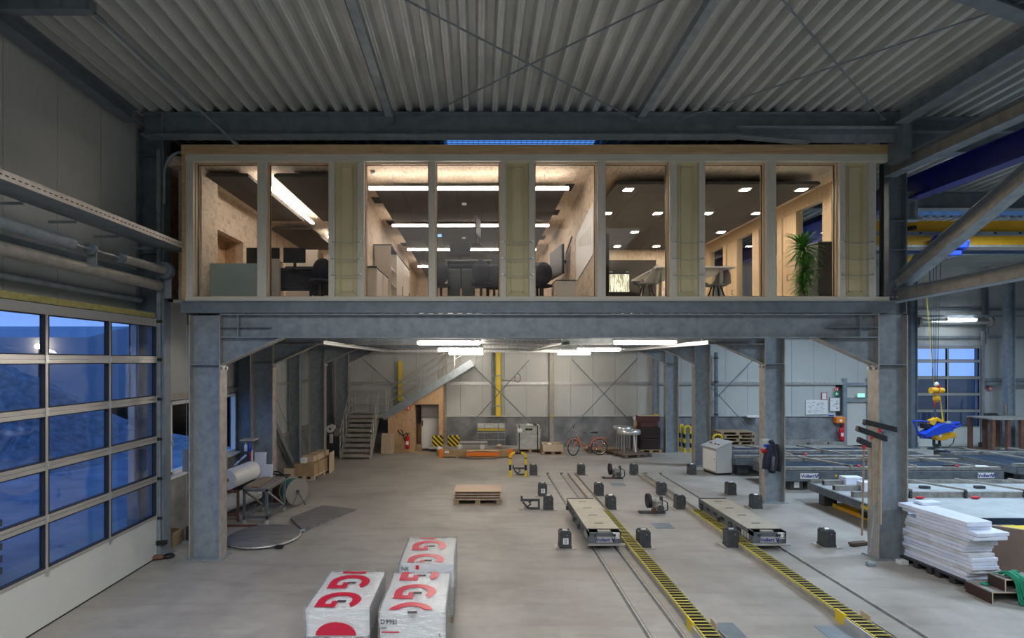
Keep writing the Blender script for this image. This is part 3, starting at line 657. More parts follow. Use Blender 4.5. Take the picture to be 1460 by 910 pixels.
for i, (x, y) in enumerate(((2.12, 12.5), (2.12, 14.6), (2.12, 17.6), (-2.5, 13.5), (-2.5, 15.7), (-2.5, 18.6))):
    t = thing('vent_grille', f"{['nearest','second','farthest'][i%3]} small dark vent grille in the {'right' if x > 0 else 'left'} ceiling edge of the middle office", 'vent', (x, y, CZ-.03))
    box('vent_frame', x-.1, x+.1, y-.22, y+.22, CZ-.02, CZ, 'charcoal', t); m_ = MB()
    for k in range(6): m_.box(x-.085, x+.085, y-.19+k*.07, y-.15+k*.07, CZ-.03, CZ-.02)
    m_.build('slat', 'black', t, kind='stuff')
for lb, x, y, z in (('white round smoke detector under the nearest raft of the middle office', -.3, 12.8, 7.74), ('white round smoke detector hanging over the left end of the first lamp', -2.2, 11.45, CZ-.02), ('white round smoke detector under the second raft', -.4, 16.3, 7.74)):
    tag(MB().lathe([(0,-.04),(.05,-.04),(.06,-.015),(.06,0),(0,0)], (x, y, z), 16).build('smoke_detector', 'white'), lb, 'detector')
# ---- left office furniture
def monitor(label, x, y, z, w_=.62, h_=.36, rz=0, group=None):
    t = thing('monitor', label, 'monitor', (x, y, z), 0, group)
    MB().cb((x, y, z+.2+h_/2), w_, .03, h_).build('housing', 'black', t, .005)
    MB().cb((x, y-.017, z+.2+h_/2), w_-.03, .004, h_-.03).build('screen', 'black', t)
    MB().box(x-.03, x+.03, y+.01, y+.04, z+.02, z+.3).box(x-.13, x+.13, y-.08, y+.1, z, z+.02).build('stand', 'black', t)
    t.rotation_euler.z = rz; return t
def desk(label, x0, x1, y0, y1, z=FZ, h=.74, m='charcoal', lm='black'):
    t = thing('office_desk', label, 'desk', ((x0+x1)/2, (y0+y1)/2, z))
    box('tabletop', x0, x1, y0, y1, z+h-.03, z+h, m, t)
    for a in (x0+.06, x1-.12):
        for b_ in (y0+.06, y1-.12): box('leg', a, a+.06, b_, b_+.06, z, z+h-.03, lm, t)
    box('cross_bar', x0+.1, x1-.1, (y0+y1)/2-.02, (y0+y1)/2+.02, z+h-.1, z+h-.04, lm, t); box('underdesk_shade', x0+.08, x1-.08, y0+.12, y0+.14, z+h-.5, z+h-.05, 'cloth', t); return t  # dark sheet added to put the shade under the desk into colour
tag(box('glass_screen', fx(283)*1.045, fx(369)*1.045, 11.5, 11.52, 5.28, ZZ(375.5, 11.5), 'frost'), 'greenish frosted glass screen standing behind the leftmost office window', 'screen')
t = thing('storage_cabinet', 'tall beige cabinet behind the monitors in the left office', 'cabinet', (-4.6, 14.4, FZ)); box('body', -5.05, -4.2, 14.3, 14.75, FZ, 6.95, 'beige', t, .01); box('door', -5.03, -4.22, 14.28, 14.3, FZ+.05, 6.92, 'beige', t)
desk('desk with dark frame behind the second office window from the left', -4.9, -3.4, 12.1, 13.2, h=.82); desk('desk further back in the left office', -4.3, -3.0, 13.6, 14.2, h=.9)
monitor('left black monitor half behind the first window post of the left office', -4.87, 12.3, 6.0, .75, .38); monitor('right black monitor at the first window post of the left office', -4.12, 12.2, 6.02, .5, .34)
t = thing('paper_box', 'small beige panel at the right side of the first window post of the left office', 'board', (-4.23, 11.5, FZ)); box('panel', -4.42, -4.25, 11.6, 11.7, FZ, 6.2, 'beige', t)
t = thing('plotter', 'dark large format plotter on legs in the left office', 'printer', (-3.9, 12.6, 6.1)); box('body', -4.45, -3.5, 12.5, 12.8, 6.1, 6.2, 'charcoal', t, .02); MB().cyl((-4.4, 12.45, 6.06), (-3.55, 12.45, 6.06), .035).build('roller', 'galv_light', t); box('tray', -4.0, -3.3, 12.2, 12.5, 6.02, 6.04, 'charcoal', t)
t = thing('counter', 'long low beige sideboard along the back of the left office', 'cabinet', (-3.5, 18.3, FZ)); box('body', -5.4, -2.95, 18.2, 18.7, FZ, 6.62, 'beige', t); box('top', -5.42, -2.93, 18.18, 18.72, 6.62, 6.65, 'white', t)
t = thing('office_chair', 'dark swivel chair behind the plotter in the left office', 'chair', (-3.45, 12.0, FZ)); MB().ball((-3.45, 12.05, 6.05), .22, .05, .25).build('backrest', 'cloth', t); MB().ball((-3.45, 11.85, 5.75), .24, .24, .06).build('seat', 'cloth', t); MB().cyl((-3.45, 11.85, 5.35), (-3.45, 11.85, 5.72), .03).build('gas_post', 'charcoal', t)
for k in range(5): MB().bar((-3.45, 11.85, 5.36), (-3.45+.28*math.cos(k*1.257), 11.85+.28*math.sin(k*1.257), 5.3), .05, .03).build('foot', 'charcoal', t)
t = thing('desk_lamp', 'slim dark desk lamp on the sideboard of the left office', 'lamp', (-4.1, 18.3, 6.65)); MB().cyl((-4.1,18.3,6.65),(-4.1,18.3,7.0),.02).build('arm','black',t); MB().ball((-4.1,18.3,7.03),.07).build('lamp_head','black',t)
# ---- middle office furniture
t = thing('shelf_cabinet', 'tall beige cabinet with open shelves along the left wall of the middle office', 'cabinet', (-2.55, 15.6, FZ))
box('end_panel', -2.76, -2.3, 14.4, 14.43, FZ, ZZ(350, 14.4), 'beige', t)
zt = ZZ(350, 14.4); box('top_panel', -2.76, -2.28, 14.38, 18.4, zt, zt+.03, 'charcoal', t); box('back_panel', -2.76, -2.74, 14.4, 18.4, FZ, zt, 'beige', t)
for z in (5.6, 6.1, 6.5): box('shelf', -2.74, -2.31, 14.43, 15.5, z, z+.02, 'white', t)
for i, (a, b_) in enumerate(((15.5, 16.8), (16.8, 18.4))):
    q = box('door', -2.72, -2.3, a+.01, b_-.01, 5.35, zt-.02, 'beige', t); box('handle', -2.3, -2.28, b_-.15, b_-.12, 6.0, 6.3, 'charcoal', q)
for i, z in enumerate((5.62, 6.12)):
    q = thing('binder_row', f"{'lower' if i == 0 else 'upper'} pair of black and white binders on the open shelf", 'binder', (-2.5, 14.9, z), group=None)
    for k in range(2): box('binder', -2.68, -2.36, 14.6+k*.1, 14.68+k*.1, z, z+.3, 'black' if k else 'white', q)
t = thing('low_cabinet', 'low beige cabinet left of the tall shelf cabinet in the middle office', 'cabinet', (-2.5, 12.4, FZ)); zt = ZZ(384, 12.1)
box('body', -2.76, -2.22, 11.9, 13.4, FZ, zt, 'beige', t, .005); box('top_panel', -2.76, -2.2, 11.88, 13.42, zt, zt+.03, 'charcoal', t)
for k in range(2): q = box('door', -2.225, -2.205, 11.92+k*.74, 12.62+k*.74, FZ+.05, zt-.03, 'beige', t); MB().tube([(-2.2, 12.55+k*.2, 5.9), (-2.17, 12.55+k*.2, 5.9), (-2.17, 12.55+k*.2, 6.02), (-2.2, 12.55+k*.2, 6.02)], .007, 6).build('handle', 'white', q)
tag(box('wall_screen', -2.755, -2.7, 11.9, 13.2, 6.1, 6.95, 'black'), 'black screen on the left wall of the middle office above the low cabinet', 'screen')
tag(box('door_panel', -2.755, -2.72, 19.5, 20.9, FZ, 7.3, 'black'), 'dark door leaf at the far left wall of the middle office', 'door')
t = thing('wall_television', 'black flat television on a wall arm in the middle office', 'television', (2.2, 14.8, 6.4)); MB().cb((2.2, 14.9, ZZ(375, 14.9)), .06, 1.3, .78, .12).build('housing', 'black', t, .01)
MB().cb((2.165, 14.9, ZZ(375, 14.9)), .004, 1.24, .72, .12).build('screen', 'black', t); MB().bar((2.2, 14.9, 6.7), (2.46, 14.9, 6.75), .08, .08).build('wall_arm', 'black', t); MB().bar((2.4, 14.5, 6.9), (2.44, 13.9, 7.2), .03, .03).build('cable', 'black', t)
t = thing('whiteboard', 'large white plan sheet on the right wall of the middle office', 'board', (2.44, 12.2, 6.4)); MB().prism([(11.32, 7.35), (13.3, 7.05), (13.3, 5.95), (11.32, 6.25)], 'x', 2.44, 2.455).build('sheet', 'white', t)
m_ = MB()
for k in range(9): m_.box(2.437, 2.44, 11.6+k*.16, 11.66+k*.16, 6.5+.03*k, 6.9)
m_.build('drawing_marks', 'beige', t, kind='stuff')
t = thing('pedestal_cabinet', 'low beige cabinet at the right wall of the middle office behind the glass', 'cabinet', (1.95, 12.1, FZ)); zt = ZZ(400.5, 11.9)
box('body', XX(792.5, 11.9), XX(821.5, 11.9), 11.9, 12.6, FZ, zt, 'beige', t, .004); box('top_panel', XX(792, 11.9), XX(822, 11.9), 11.88, 12.62, zt, zt+.02, 'charcoal', t); box('door', XX(793, 11.9), XX(821, 11.9), 11.885, 11.9, FZ+.05, zt-.01, 'beige', t); MB().cyl((XX(807, 11.88), 11.88, zt-.06), (XX(807, 11.88), 11.87, zt-.06), .008, 8).build('lock', 'charcoal', t)
desk('sit stand desk in the middle of the central office, seen from below', -.75, .35, 12.6, 13.5, h=1.1, m='grey_mid'); desk('second sit stand desk at the right of the central office', .7, 1.6, 12.7, 13.6, h=1.05, m='grey_mid'); desk('third desk at the far back of the central office', -.9, 1.7, 16.0, 16.9, h=1.4, m='grey_mid')
monitor('black monitor on the middle office desk, left of the window post', -.4, 12.9, 6.3, .5, .34); monitor('black monitor seen nearly edge on in the middle office', .02, 12.2, 6.62, .5, .42, 1.35); monitor('black monitor on the second middle office desk', 1.15, 12.9, 6.3, .5, .34); monitor('black monitor on the rear desk of the middle office', .6, 16.3, 6.67, .6, .36)
for i, (a, b_) in enumerate(((660, 676), (680, 697))):
    t = thing('computer_tower', f"{'left' if i == 0 else 'right'} dark blue cabinet under the middle office desks", 'cabinet', (XX(a, 12.7)-.25, 12.5, FZ)); box('body', XX(a, 12.5)-.35, XX(b_, 12.5)-.32, 12.4, 12.6, FZ, 6.12, 'steel_paint', t, .01); box('front_panel', XX(a, 12.5)-.34, XX(b_, 12.5)-.33, 12.39, 12.4, FZ+.1, 6.1, 'charcoal', t)
for i, (px, y) in enumerate(((628, 12.1), (686, 11.9), (705, 12.4), (775, 12.2))):
    x = XX(px, y); t = thing('office_chair', f"dark swivel chair in the middle office, {['left of the towers','right of the towers','beside the wide post','left of the low beige cabinet'][i]}", 'chair', (x, y, FZ))
    MB().ball((x, y, 5.98), .2, .05, .26).build('backrest', 'cloth', t); MB().ball((x, y+.2, 5.72), .23, .22, .05).build('seat', 'cloth', t); MB().cyl((x, y+.2, 5.33), (x, y+.2, 5.7), .03).build('gas_post', 'charcoal', t)
    for k in range(5): MB().bar((x, y+.2, 5.35), (x+.26*math.cos(k*1.257), y+.2+.26*math.sin(k*1.257), 5.3), .05, .03).build('foot', 'charcoal', t)
tag(MB().cb((XX(625.5, 16), 16, ZZ(334, 16)), .17, .01, .16).build('glass_reflection', 'reflection_blue'), 'small glowing blue patch imitating a reflection in the glass beside the post high in the middle office', 'screen')  # painted reflection: a glowing blue patch stands in for one in the window glass
# ---- meeting room
tag(box('black_board', 3.0+1.45, XX(937, 18.4), 18.5, 18.58, FZ, ZZ(371, 18.5), 'black_matt'), 'large black board on the rear wall of the meeting room', 'board')
tag(box('black_board', 3.0, 4.44, 18.5, 18.58, FZ, ZZ(371, 18.5), 'black_matt'), 'black board left part behind the glowing display case', 'board')
t = thing('dark_side_panel', 'narrow black panel at the left edge of the meeting room window', 'panel', (2.6, 11.6, FZ)); box('panel', 2.63, XX(867, 11.6), 11.5, 11.6, FZ, ZZ(335, 11.6), 'black_matt', t); box('edge', 2.62, 2.63, 11.48, 11.62, FZ, ZZ(335, 11.6), 'charcoal', t)
y = 12.6; t = thing('display_case', 'glowing light box with wavy luminous fibres on a dark base in the meeting room', 'lamp', (XX(882, y), y, FZ))
box('base', XX(862, y), XX(910, y), y, y+.5, FZ, ZZ(417, y), 'black_matt', t); box('housing', XX(866, y), XX(898.5, y), y+.03, y+.4, ZZ(417, y), ZZ(383, y), 'charcoal', t)
box('light_panel', XX(867.5, y), XX(897.5, y), y+.02, y+.03, ZZ(416, y), ZZ(391, y), 'display_glow', t); box('label_strip', XX(868, y), XX(874, y), y+.02, y+.03, ZZ(388, y), ZZ(387, y), 'white', t); box('label_strip', XX(893, y), XX(897, y), y+.02, y+.03, ZZ(388, y), ZZ(387, y), 'white', t)
def shell_chair(label, x, y, rz):
    t = thing('shell_chair', label, 'chair', (x, y, FZ), rz)
    vs_ = []; fs = []; nu, nv = 14, 6
    for j in range(nv+1):
        for i in range(nu+1):
            a = -pi*.15+pi*1.3*i/nu; h = .42+(.42*math.sin(max(0, min(pi, (a+.47)/(1.3)*pi/1.3*.9)))+.05)*(j/nv); rr_ = .22+.09*(j/nv)
            vs_.append((rr_*math.cos(a), rr_*math.sin(a), h))
    fs = [(j*(nu+1)+i, j*(nu+1)+i+1, (j+1)*(nu+1)+i+1, (j+1)*(nu+1)+i) for j in range(nv) for i in range(nu)]
    m_ = MB(); m_.add(vs_, fs, True); m_.lathe([(0,.41),(.22,.42),(.22,.45),(0,.45)]); m_.v = [(a+x, b+y, c+FZ) for a, b, c in m_.v]
    o = m_.build('seat_shell', 'grey_mid', t); sd = o.modifiers.new('s', 'SOLIDIFY'); sd.thickness = .02
    for k in range(4):
        a = pi/4+k*pi/2; MB().bar((x+.1*math.cos(a), y+.1*math.sin(a), FZ+.42), (x+.24*math.cos(a), y+.24*math.sin(a), FZ), .025, .025).build('leg', 'black', t)
    return t
c = shell_chair('dark shell chair right of the glowing display case', XX(922, 12.0), 12.0, 0); c2 = shell_chair('dark shell chair at the table end by the wooden vent doors', XX(1021, 12.2), 12.2, 0)
def mtable(label, x0, x1, y0, y1):
    t = thing('meeting_table', label, 'table', ((x0+x1)/2, y0, FZ)); box('tabletop', x0, x1, y0, y1, FZ+.8, FZ+.84, 'white', t, .008)
    for a in (x0+.15, x1-.2): box('leg', a, a+.06, y0+.3, y0+.36, FZ, FZ+.8, 'white', t); box('leg', a, a+.06, y1-.36, y1-.3, FZ, FZ+.8, 'white', t)
mtable('long white meeting table seen from below in the meeting room', 4.0, 5.75, 12.0, 14.0)
t = thing('tall_dark_cabinet', 'tall anthracite cabinet right of the potted plant', 'cabinet', (7.55, 12.0, FZ)); zt = ZZ(346, 12); box('body', XX(1166, 12), XX(1188, 12), 12.0, 12.7, FZ, zt, 'charcoal', t, .01); box('top', XX(1165, 12), XX(1189, 12), 11.98, 12.72, zt, zt+.02, 'grey_mid', t)
box('door', XX(1166.5, 12), XX(1187.5, 12), 11.99, 12.0, FZ+.04, zt-.02, 'charcoal', t)
# dracaena with three heads
px, y = 1146, 11.85; x = XX(px, y)
t = thing('potted_plant', 'tall green dracaena with three leafy crowns behind the office glass', 'plant', (x, y, FZ))
MB().lathe([(0,0),(.10,0),(.14,.14),(.12,.14),(.11,.12),(0,.12)], (x, y, FZ), 18).build('pot', 'white', t)
crowns = [(x-.02, ZZ(352, y)+.02, .42, 80), (x+.04, ZZ(383, y)+.04, .34, 72), (x-.02, ZZ(408, y)+.06, .30, 60)]
mL = [[], []]
random.seed(3)
for ci, (cx_, cz_, R_, N_) in enumerate(crowns):
    MB().tube([(x+.03*(ci-1), y, FZ+.2), ((x+cx_)/2+.02*(ci-1), y, (FZ+cz_)/2), (cx_, y, cz_)], [.022,.02,.016], 8).build('stem', 'leaf_stem', t)
    for k in range(N_):
        a = k*2.399; e = 1.35-1.7*(k/N_)+random.uniform(-.15,.15); L = R_*random.uniform(.85, 1.2)
        d = V((math.cos(a), math.sin(a)*.75, 0)); pts = []; 
        for q in range(6):
            s_ = q/5; pts.append(V((cx_, y, cz_-.12*(k/N_)*R_/.3))+d*L*(s_*math.cos(e*.6))+V((0,0,1))*L*(s_*math.sin(e)+.2*s_-.75*s_*s_*(.55+.3*(1.3-e))))
        wd = .026*(R_/.3)**.5; w_ = d.cross(V((0,0,1))).normalized()
        prof = [.5, 1, 1.1, .85, .5, .05]; mb = MB(); vs_ = []
        for p_, f_ in zip(pts, prof): vs_ += [p_-w_*wd*f_, p_+V((0,0,-.006)), p_+w_*wd*f_]
        mb.add(vs_, [(3*i, 3*i+1, 3*i+4, 3*i+3) for i in range(5)]+[(3*i+1, 3*i+2, 3*i+5, 3*i+4) for i in range(5)], True)
        mb.build('leaf', 'leaf', t)
# ================================================================ OUTSIDE, SEEN THROUGH THE GATES
struct(MB().box(-120, WL-.3, -60, 120, -.3, -.06).build('ground_yard', 'outdoor_ground')); struct(MB().box(-60, 90, YB+.4, 140, -.3, -.06).build('ground_yard_rear', 'outdoor_ground'))
t = thing('warehouse', 'long pale building far outside the glazed gate', 'building', (-48, 55, 0)); box('wall', -75, -36, 50, 62, 0, 6.2, 'outdoor_white', t); MB().prism([(50, 6.2), (62, 6.2), (56, 7.6)], 'x', -75, -36).build('roof', 'outdoor_white', t); box('annex', -90, -58, 42, 50, 0, 8.5, 'outdoor_white', t)
t = thing('warehouse', 'second pale building outside right of the first, above the gravel heap', 'building', (-30, 75, 0)); box('wall', -36, -10, 72, 82, 0, 6.0, 'outdoor_white', t); box('roof', -36.5, -9.5, 71.5, 82.5, 6.0, 6.5, 'grey_mid', t)
t = thing('yard_lamp', 'glaring floodlight on the pale building outside the gate', 'lamp', (-40.2, 49.6, 0)); MB().cyl((-40.2, 49.6, 0), (-40.2, 49.6, 5.2), .08).build('pole', 'charcoal', t); MB().ball((-40.2, 49.4, 5.35), .22).build('lamp_head', 'flood', t)
def heap(label, cx_, cy_, rx_, ry_, h, seed):
    random.seed(seed); vs_ = []; fs = []; nr, na = 12, 36
    ph = [random.uniform(0, 6) for _ in range(6)]
    for i in range(nr+1):
        u = i/nr
        for k in range(na):
            a = 2*pi*k/na; r_ = u*(1+.12*math.sin(3*a+ph[0])+.07*math.sin(7*a+ph[1]))
            vs_.append((cx_+rx_*r_*math.cos(a), cy_+ry_*r_*math.sin(a), h*(math.cos(u*pi)*.5+.5)*(1+.1*math.sin(5*a+ph[2]+u*5))+.15*math.sin(9*a+u*11+ph[3])*(1-u)-.06))
    fs = [(i*na+k, (i+1)*na+k, (i+1)*na+(k+1) % na, i*na+(k+1) % na) for i in range(nr) for k in range(na)]
    return tag(MB().add(vs_, fs, True).build('gravel_heap', 'gravel'), label, 'heap')
heap('big grey gravel heap outside behind the glazed gate', -23, 24, 10, 7, 3.9, 2); heap('long gravel heap outside behind the left part of the gate', -30, 20, 9, 8, 3.3, 5)
random.seed(11)
for i in range(8):
    x = -75+i*9; t = thing('tree', f"{['first','second','third','fourth','fifth','sixth','seventh','eighth'][i]} dark tree from the left in the row on the horizon outside", 'tree', (x, 100, 0), group='trees on the horizon')
    MB().cyl((x, 100, 0), (x, 100, 6), .3).build('trunk', 'tree_dark', t); m_ = MB()
    for k in range(22): m_.ball((x+random.uniform(-4.2, 4.2), 100+random.uniform(-2, 2), 6.6+random.uniform(-2.4, 1.9)), .7+random.random(), 1, .6+.8*random.random(), 8, 5)
    m_.build('crown', 'tree_dark', t)
# stuff stacked outside the gate
t = thing('pallet_stack', 'stack of boards on pallets outside behind the lowest gate panes', 'pallet', (-9.5, 9.0, 0))
for k in range(5): box('board', -10.4, -8.7, 8.2, 9.9, .1+k*.22, .22+k*.22, 'wood_dark', t)
t = thing('site_wall', 'low building part outside the far rear gate', 'building', (22, 34, 0)); box('wall', 17, 22.6, 34, 40, 0, 7, 'outdoor_white', t); box('base', 22.6, 33, 33, 34, 0, 3.0, 'brown_board', t); box('dark_opening', 22.7, 28, 32.9, 33, 1.2, 2.8, 'charcoal', t)
# ================================================================ LEFT WALL SERVICES
t = thing('cable_tray', 'long perforated galvanised cable tray high along the left wall', 'cable tray', (-6.3, 3, 6.2))
a, b_ = V((-6.2, 2.5, 6.28)), V((-6.2, 11.5, 6.28))
box('tray_floor', -6.5, -5.95, 2.5, 11.3, 6.28, 6.29, 'galv', t); box('side_rail', -6.51, -6.5, 2.5, 11.3, 6.28, 6.42, 'galv', t); box('side_rail', -5.95, -5.94, 2.5, 11.3, 6.28, 6.40, 'galv_light', t)
m_ = MB()
for k in range(60): m_.box(-5.94, -5.937, 5.2+k*.1, 5.25+k*.1, 6.33, 6.345)
m_.build('perforation', 'black', t, kind='stuff')
for k in range(8): box('tray_bracket', -6.95, -6.5, 3.6+k*1.03, 3.63+k*1.03, 6.24, 6.28, 'galv', t)
t = thing('gate_spring_shaft', 'gate shaft with spring drums above the glazed gate', 'gate drive', (-6.4, 5, 5.8)); sx0, sz0 = -6.3, 5.83
MB().cyl((sx0, 3, sz0), (sx0, 10.95, sz0), .02, 8).build('shaft', 'galv_light', t); MB().cyl((sx0, 3.5, sz0), (sx0, 8.4, sz0), .095, 16).build('spring_tube', 'galv', t); MB().cyl((sx0, 9.6, sz0), (sx0, 10.85, sz0), .08, 16).build('spring_drum', 'galv_warm', t)
MB().cyl((sx0, 10.86, sz0), (sx0, 10.98, sz0), .17, 18).build('end_drum', 'galv_dark', t); box('bearing_plate', sx0-.12, sx0+.04, 8.88, 8.9, sz0-.28, sz0+.1, 'galv', t)
for y in (8.78, 9.5): MB().cyl((sx0, y, sz0), (sx0, y+.06, sz0), .1, 12).build('coupling', 'galv_dark', t)
box('bearing_plate', sx0-.15, sx0+.08, 10.99, 11.01, sz0-.55, sz0+.05, 'galv', t)
t = thing('gate_rail', 'upper dark square rail above the glazed gate', 'rail', (-6.5, 3, 5.4)); MB().cyl((-6.42, 3, 5.52), (-6.42, 10.9, 5.52), .1, 14).build('rail_tube', 'galv_warm', t)
t = thing('gate_rail', 'flat dark cover strip behind the spring shaft on the left wall', 'rail', (-6.8, 3, 5.7)); box('strip', -6.9, -6.75, 2.9, 10.9, 5.62, 5.8, 'galv_dark', t)
t = thing('gate_rail', 'lower slim steel rail on the left wall right above the gate', 'rail', (-6.8, 3, 5.2)); MB().cyl((-6.8, 3, 5.22), (-6.8, 10.9, 5.22), .06, 10).build('rail_tube', 'galv', t)
t = thing('gate_track', 'vertical guide track with rollers at the right edge of the glazed gate', 'track', (-6.45, 10.98, 0)); box('track', -6.5, -6.42, 10.95, 11.0, 0, 8.3, 'galv', t); box('cable_channel', -6.4, -6.36, 10.97, 11.0, .3, 8.3, 'galv_dark', t)
for k, z in enumerate([.82, 1.62, 2.42, 3.23, 4.03, 4.8]): MB().cyl((-6.48, 10.93, z), (-6.38, 10.93, z), .03, 8).build('roller', 'black', t)
MB().tube([(-6.36, 10.98, 7.2)]+[(-6.36+.35*(1-math.cos(q*pi/12)), 10.98, 7.8+.45*math.sin(q*pi/12)) for q in range(7)], .03, 8).build('track_bend', 'galv', t)
box('bracket', -6.6, -6.3, 10.9, 11.0, .28, .36, 'black', t)
t = thing('rags', 'small heap of dark cloth and an orange rag at the gate corner', 'rag', (-6.2, 10.6, 0)); MB().ball((-6.42, 10.85, .06), .13, .08, .05).build('orange_cloth', 'rust', t); MB().ball((-6.25, 10.95, .05), .12, .1, .05).build('dark_cloth', 'black', t)
t = thing('small_crate', 'small wooden crate on the floor behind the gate track', 'crate', (-6.6, 11.6, 0)); 
for q in ((-6.8,-6.5,11.55,11.58), (-6.8,-6.5,11.95,11.98), (-6.8,-6.77,11.58,11.95), (-6.53,-6.5,11.58,11.95)): box('board', *q, 0, .3, 'wood_rough', t)
t = thing('floor_box', 'dark padded box on a grey board beside the front left column', 'box', (-6.15, 12.1, 0)); box('board', -6.45, -5.85, 11.8, 12.3, 0, .06, 'galv', t); box('box_body', -6.4, -5.87, 11.85, 12.25, .06, .36, 'cloth', t, .03)
t = thing('pull_cord', 'hanging chain hoist loop with control box in front of the left windows', 'chain', (-6.1, 11.3, 1.2)); 
MB().tube([(-6.02, 11.2, 5.0), (-6.02, 11.2, 1.1), (-6.0, 11.2, 1.0), (-5.96, 11.2, 1.1), (-5.96, 11.2, 5.0)], .006, 5).build('chain', 'cable', t); box('control_box', -6.12, -5.98, 11.22, 11.3, 1.7, 2.15, 'galv_dark', t)
# diagonal on the left wall, guards
rod('bright thin tension rod falling on the left wall behind the second column', (-6.75, 16.2, 4.6), (-6.7, 20.0, .9), .018, 'galv_light'); 
t = thing('wall_brace', 'broad flat steel brace leaning on the left wall', 'brace', (-6.85, 17.2, 0)); MB().bar((-6.72, 16.6, 3.2), (-6.72, 19.6, .3), .12, .16).build('flat_bar', 'galv', t)
# ================================================================ PLATFORM LIGHTING AND TRAYS
def tubelamp(name, label, x0, x1, y, z, m='lamp_hall', wd=.12, top=4.96):
    t = thing(name, label, 'lamp', ((x0+x1)/2, y, z)); box('housing', x0-.03, x1+.03, y-wd/2-.01, y+wd/2+.01, z+.05, z+.09, 'white', t); MB().cyl((x0, y, z+.02), (x1, y, z+.02), wd/2, 12).build('diffuser', m, t)
    for s_ in (x0+.1, x1-.1): MB().tube([(s_, y, z+.09), (s_+.01, y+(.1 if top > 5 else 0), top)], .008, 6).build('hanger', 'white', t)
    for s_, u in ((x0, -1), (x1, 1)): MB().cyl((s_, y, z+.02), (s_+u*.05, y, z+.02), wd/2*.8, 12).build('end_cap', 'white', t)
    return t
for (px0, px1, py, y), lb in zip(((597,683,489.5,13.2),(626,687,499,17.0),(641,688,504.5,22.2),(876,962,489,13.2),(824,883,499,17.0),(796,841,504.5,22.2)),
    ('nearest glowing tube lamp of the left row under the platform','middle glowing tube lamp of the left row under the platform','farthest glowing tube lamp of the left row under the platform','nearest glowing tube lamp of the right row under the platform','middle glowing tube lamp of the right row under the platform','farthest glowing tube lamp of the right row under the platform')):
    tubelamp('tube_lamp', lb, XX(px0, y), XX(px1, y), y, ZZ(py, y))
def tray(label, a, b_, wd=.2):
    t = thing('cable_tray', label, 'cable tray', tuple(a)); a = V(a); b_ = V(b_); d = (b_-a).normalized(); r_ = d.cross(V((0,0,1)))
    MB().bar(a, b_, wd, .012).build('tray_floor', 'galv_light', t); MB().bar(a+r_*wd/2+V((0,0,.04)), b_+r_*wd/2+V((0,0,.04)), .01, .09).build('side_rail', 'galv_light', t); MB().bar(a-r_*wd/2+V((0,0,.04)), b_-r_*wd/2+V((0,0,.04)), .01, .09).build('side_rail', 'galv_light', t)
    m_ = MB(); L = (b_-a).length; k = .1
    while k < L: 
        for s_ in (-1, 1): p = a+d*k+r_*s_*(wd/2+.006)+V((0,0,.05)); m_.bar(p, p+d*.04, .004, .012)
        p = a+d*k-V((0,0,.0065)); m_.bar(p, p+d*.04, .02, .003); k += .12
    m_.build('perforation', 'black', t, kind='stuff'); k = .6
    while k < L: p = a+d*k; MB().cyl(p, (p.x, p.y, 4.96), .012, 6).build('hanger', 'galv_light', t); k += 2.4
    return t
tray('left perforated cable tray receding under the platform', (-3.85, 13.2, 4.42), (-3.7, 24, 4.36)); tray('right perforated cable tray receding under the platform', (5.75, 13.2, 4.42), (5.6, 24, 4.36)); tray('middle perforated cable tray receding under the platform', (2.2, 13.4, 4.42), (2.1, 22, 4.36))
tray('nearest crosswise cable tray under the platform right of the left lamps', (.1, 13.6, 4.45), (2.1, 13.6, 4.45)); tray('second crosswise cable tray under the platform right of the left lamps', (.2, 17.2, 4.42), (2.1, 17.2, 4.42)); tray('long crosswise cable tray near the rear of the platform', (-3.6, 20.6, 4.34), (5.5, 20.6, 4.34))
# ================================================================ BACK WALL DETAILS
for x in (-1.5, 3.46): column('wall_post', f"slim steel post on the back wall {'beside the chipboard closet' if x < 0 else 'left of the orange bicycle'}", x-.1, x+.1, 25.0, 4.9, .12, 'galv_warm', plate=False); 
for x in (-1.5, 3.46): tag(box('yellow_marker', x-.06, x+.06, 24.9, 24.93, 1.42, 1.5, 'yellow'), f"small yellow marker on the slim post {'beside the chipboard closet' if x < 0 else 'left of the orange bicycle'}", 'marker')
column('wall_post', 'steel post on the back wall behind the dark stack of trays', 8.15, 8.4, 25.0, 4.9, .12, 'galv', plate=False)
def brace(lb, px0, py0, px1, py1, y=24.85): rod(lb, tuple(P(px0, py0, y)), tuple(P(px1, py1, y+.03)), .022, 'galv_dark')
brace('brace rod falling right across the yellow duct', 668, 515, 760, 607, 24.8); brace('brace rod falling left across the yellow duct', 755, 513, 651, 627, 24.72); brace('brace rod falling right above the bicycle', 815, 512, 908, 611, 24.8); brace('brace rod falling left above the bicycle', 909, 511, 798, 628, 24.72)
brace('brace rod falling right beyond the control desk', 1012, 550, 1095, 640, 24.8); brace('brace rod falling left beyond the control desk', 1075, 512, 966, 625, 24.72); brace('brace rod in the left rear corner above the stairs', 517, 512, 640, 620, 24.95)
t = thing('yellow_duct', 'tall yellow duct on the back wall with a grey pipe', 'duct', tuple(P(710, 592, 25.0))); x0, x1 = XX(707, 25), XX(713.5, 25); box('duct', x0, x1, 24.9, 25.1, ZZ(594, 25), 4.9, 'yellow', t, .01); MB().cyl((x0-.14, 25.05, 1.5), (x0-.14, 25.05, 4.9), .06).build('grey_pipe', 'galv_dark', t)
for z in (1.9, 3.3, 4.4): box('pipe_clamp', x0-.2, x1+.02, 24.88, 24.9, z, z+.05, 'galv', t)
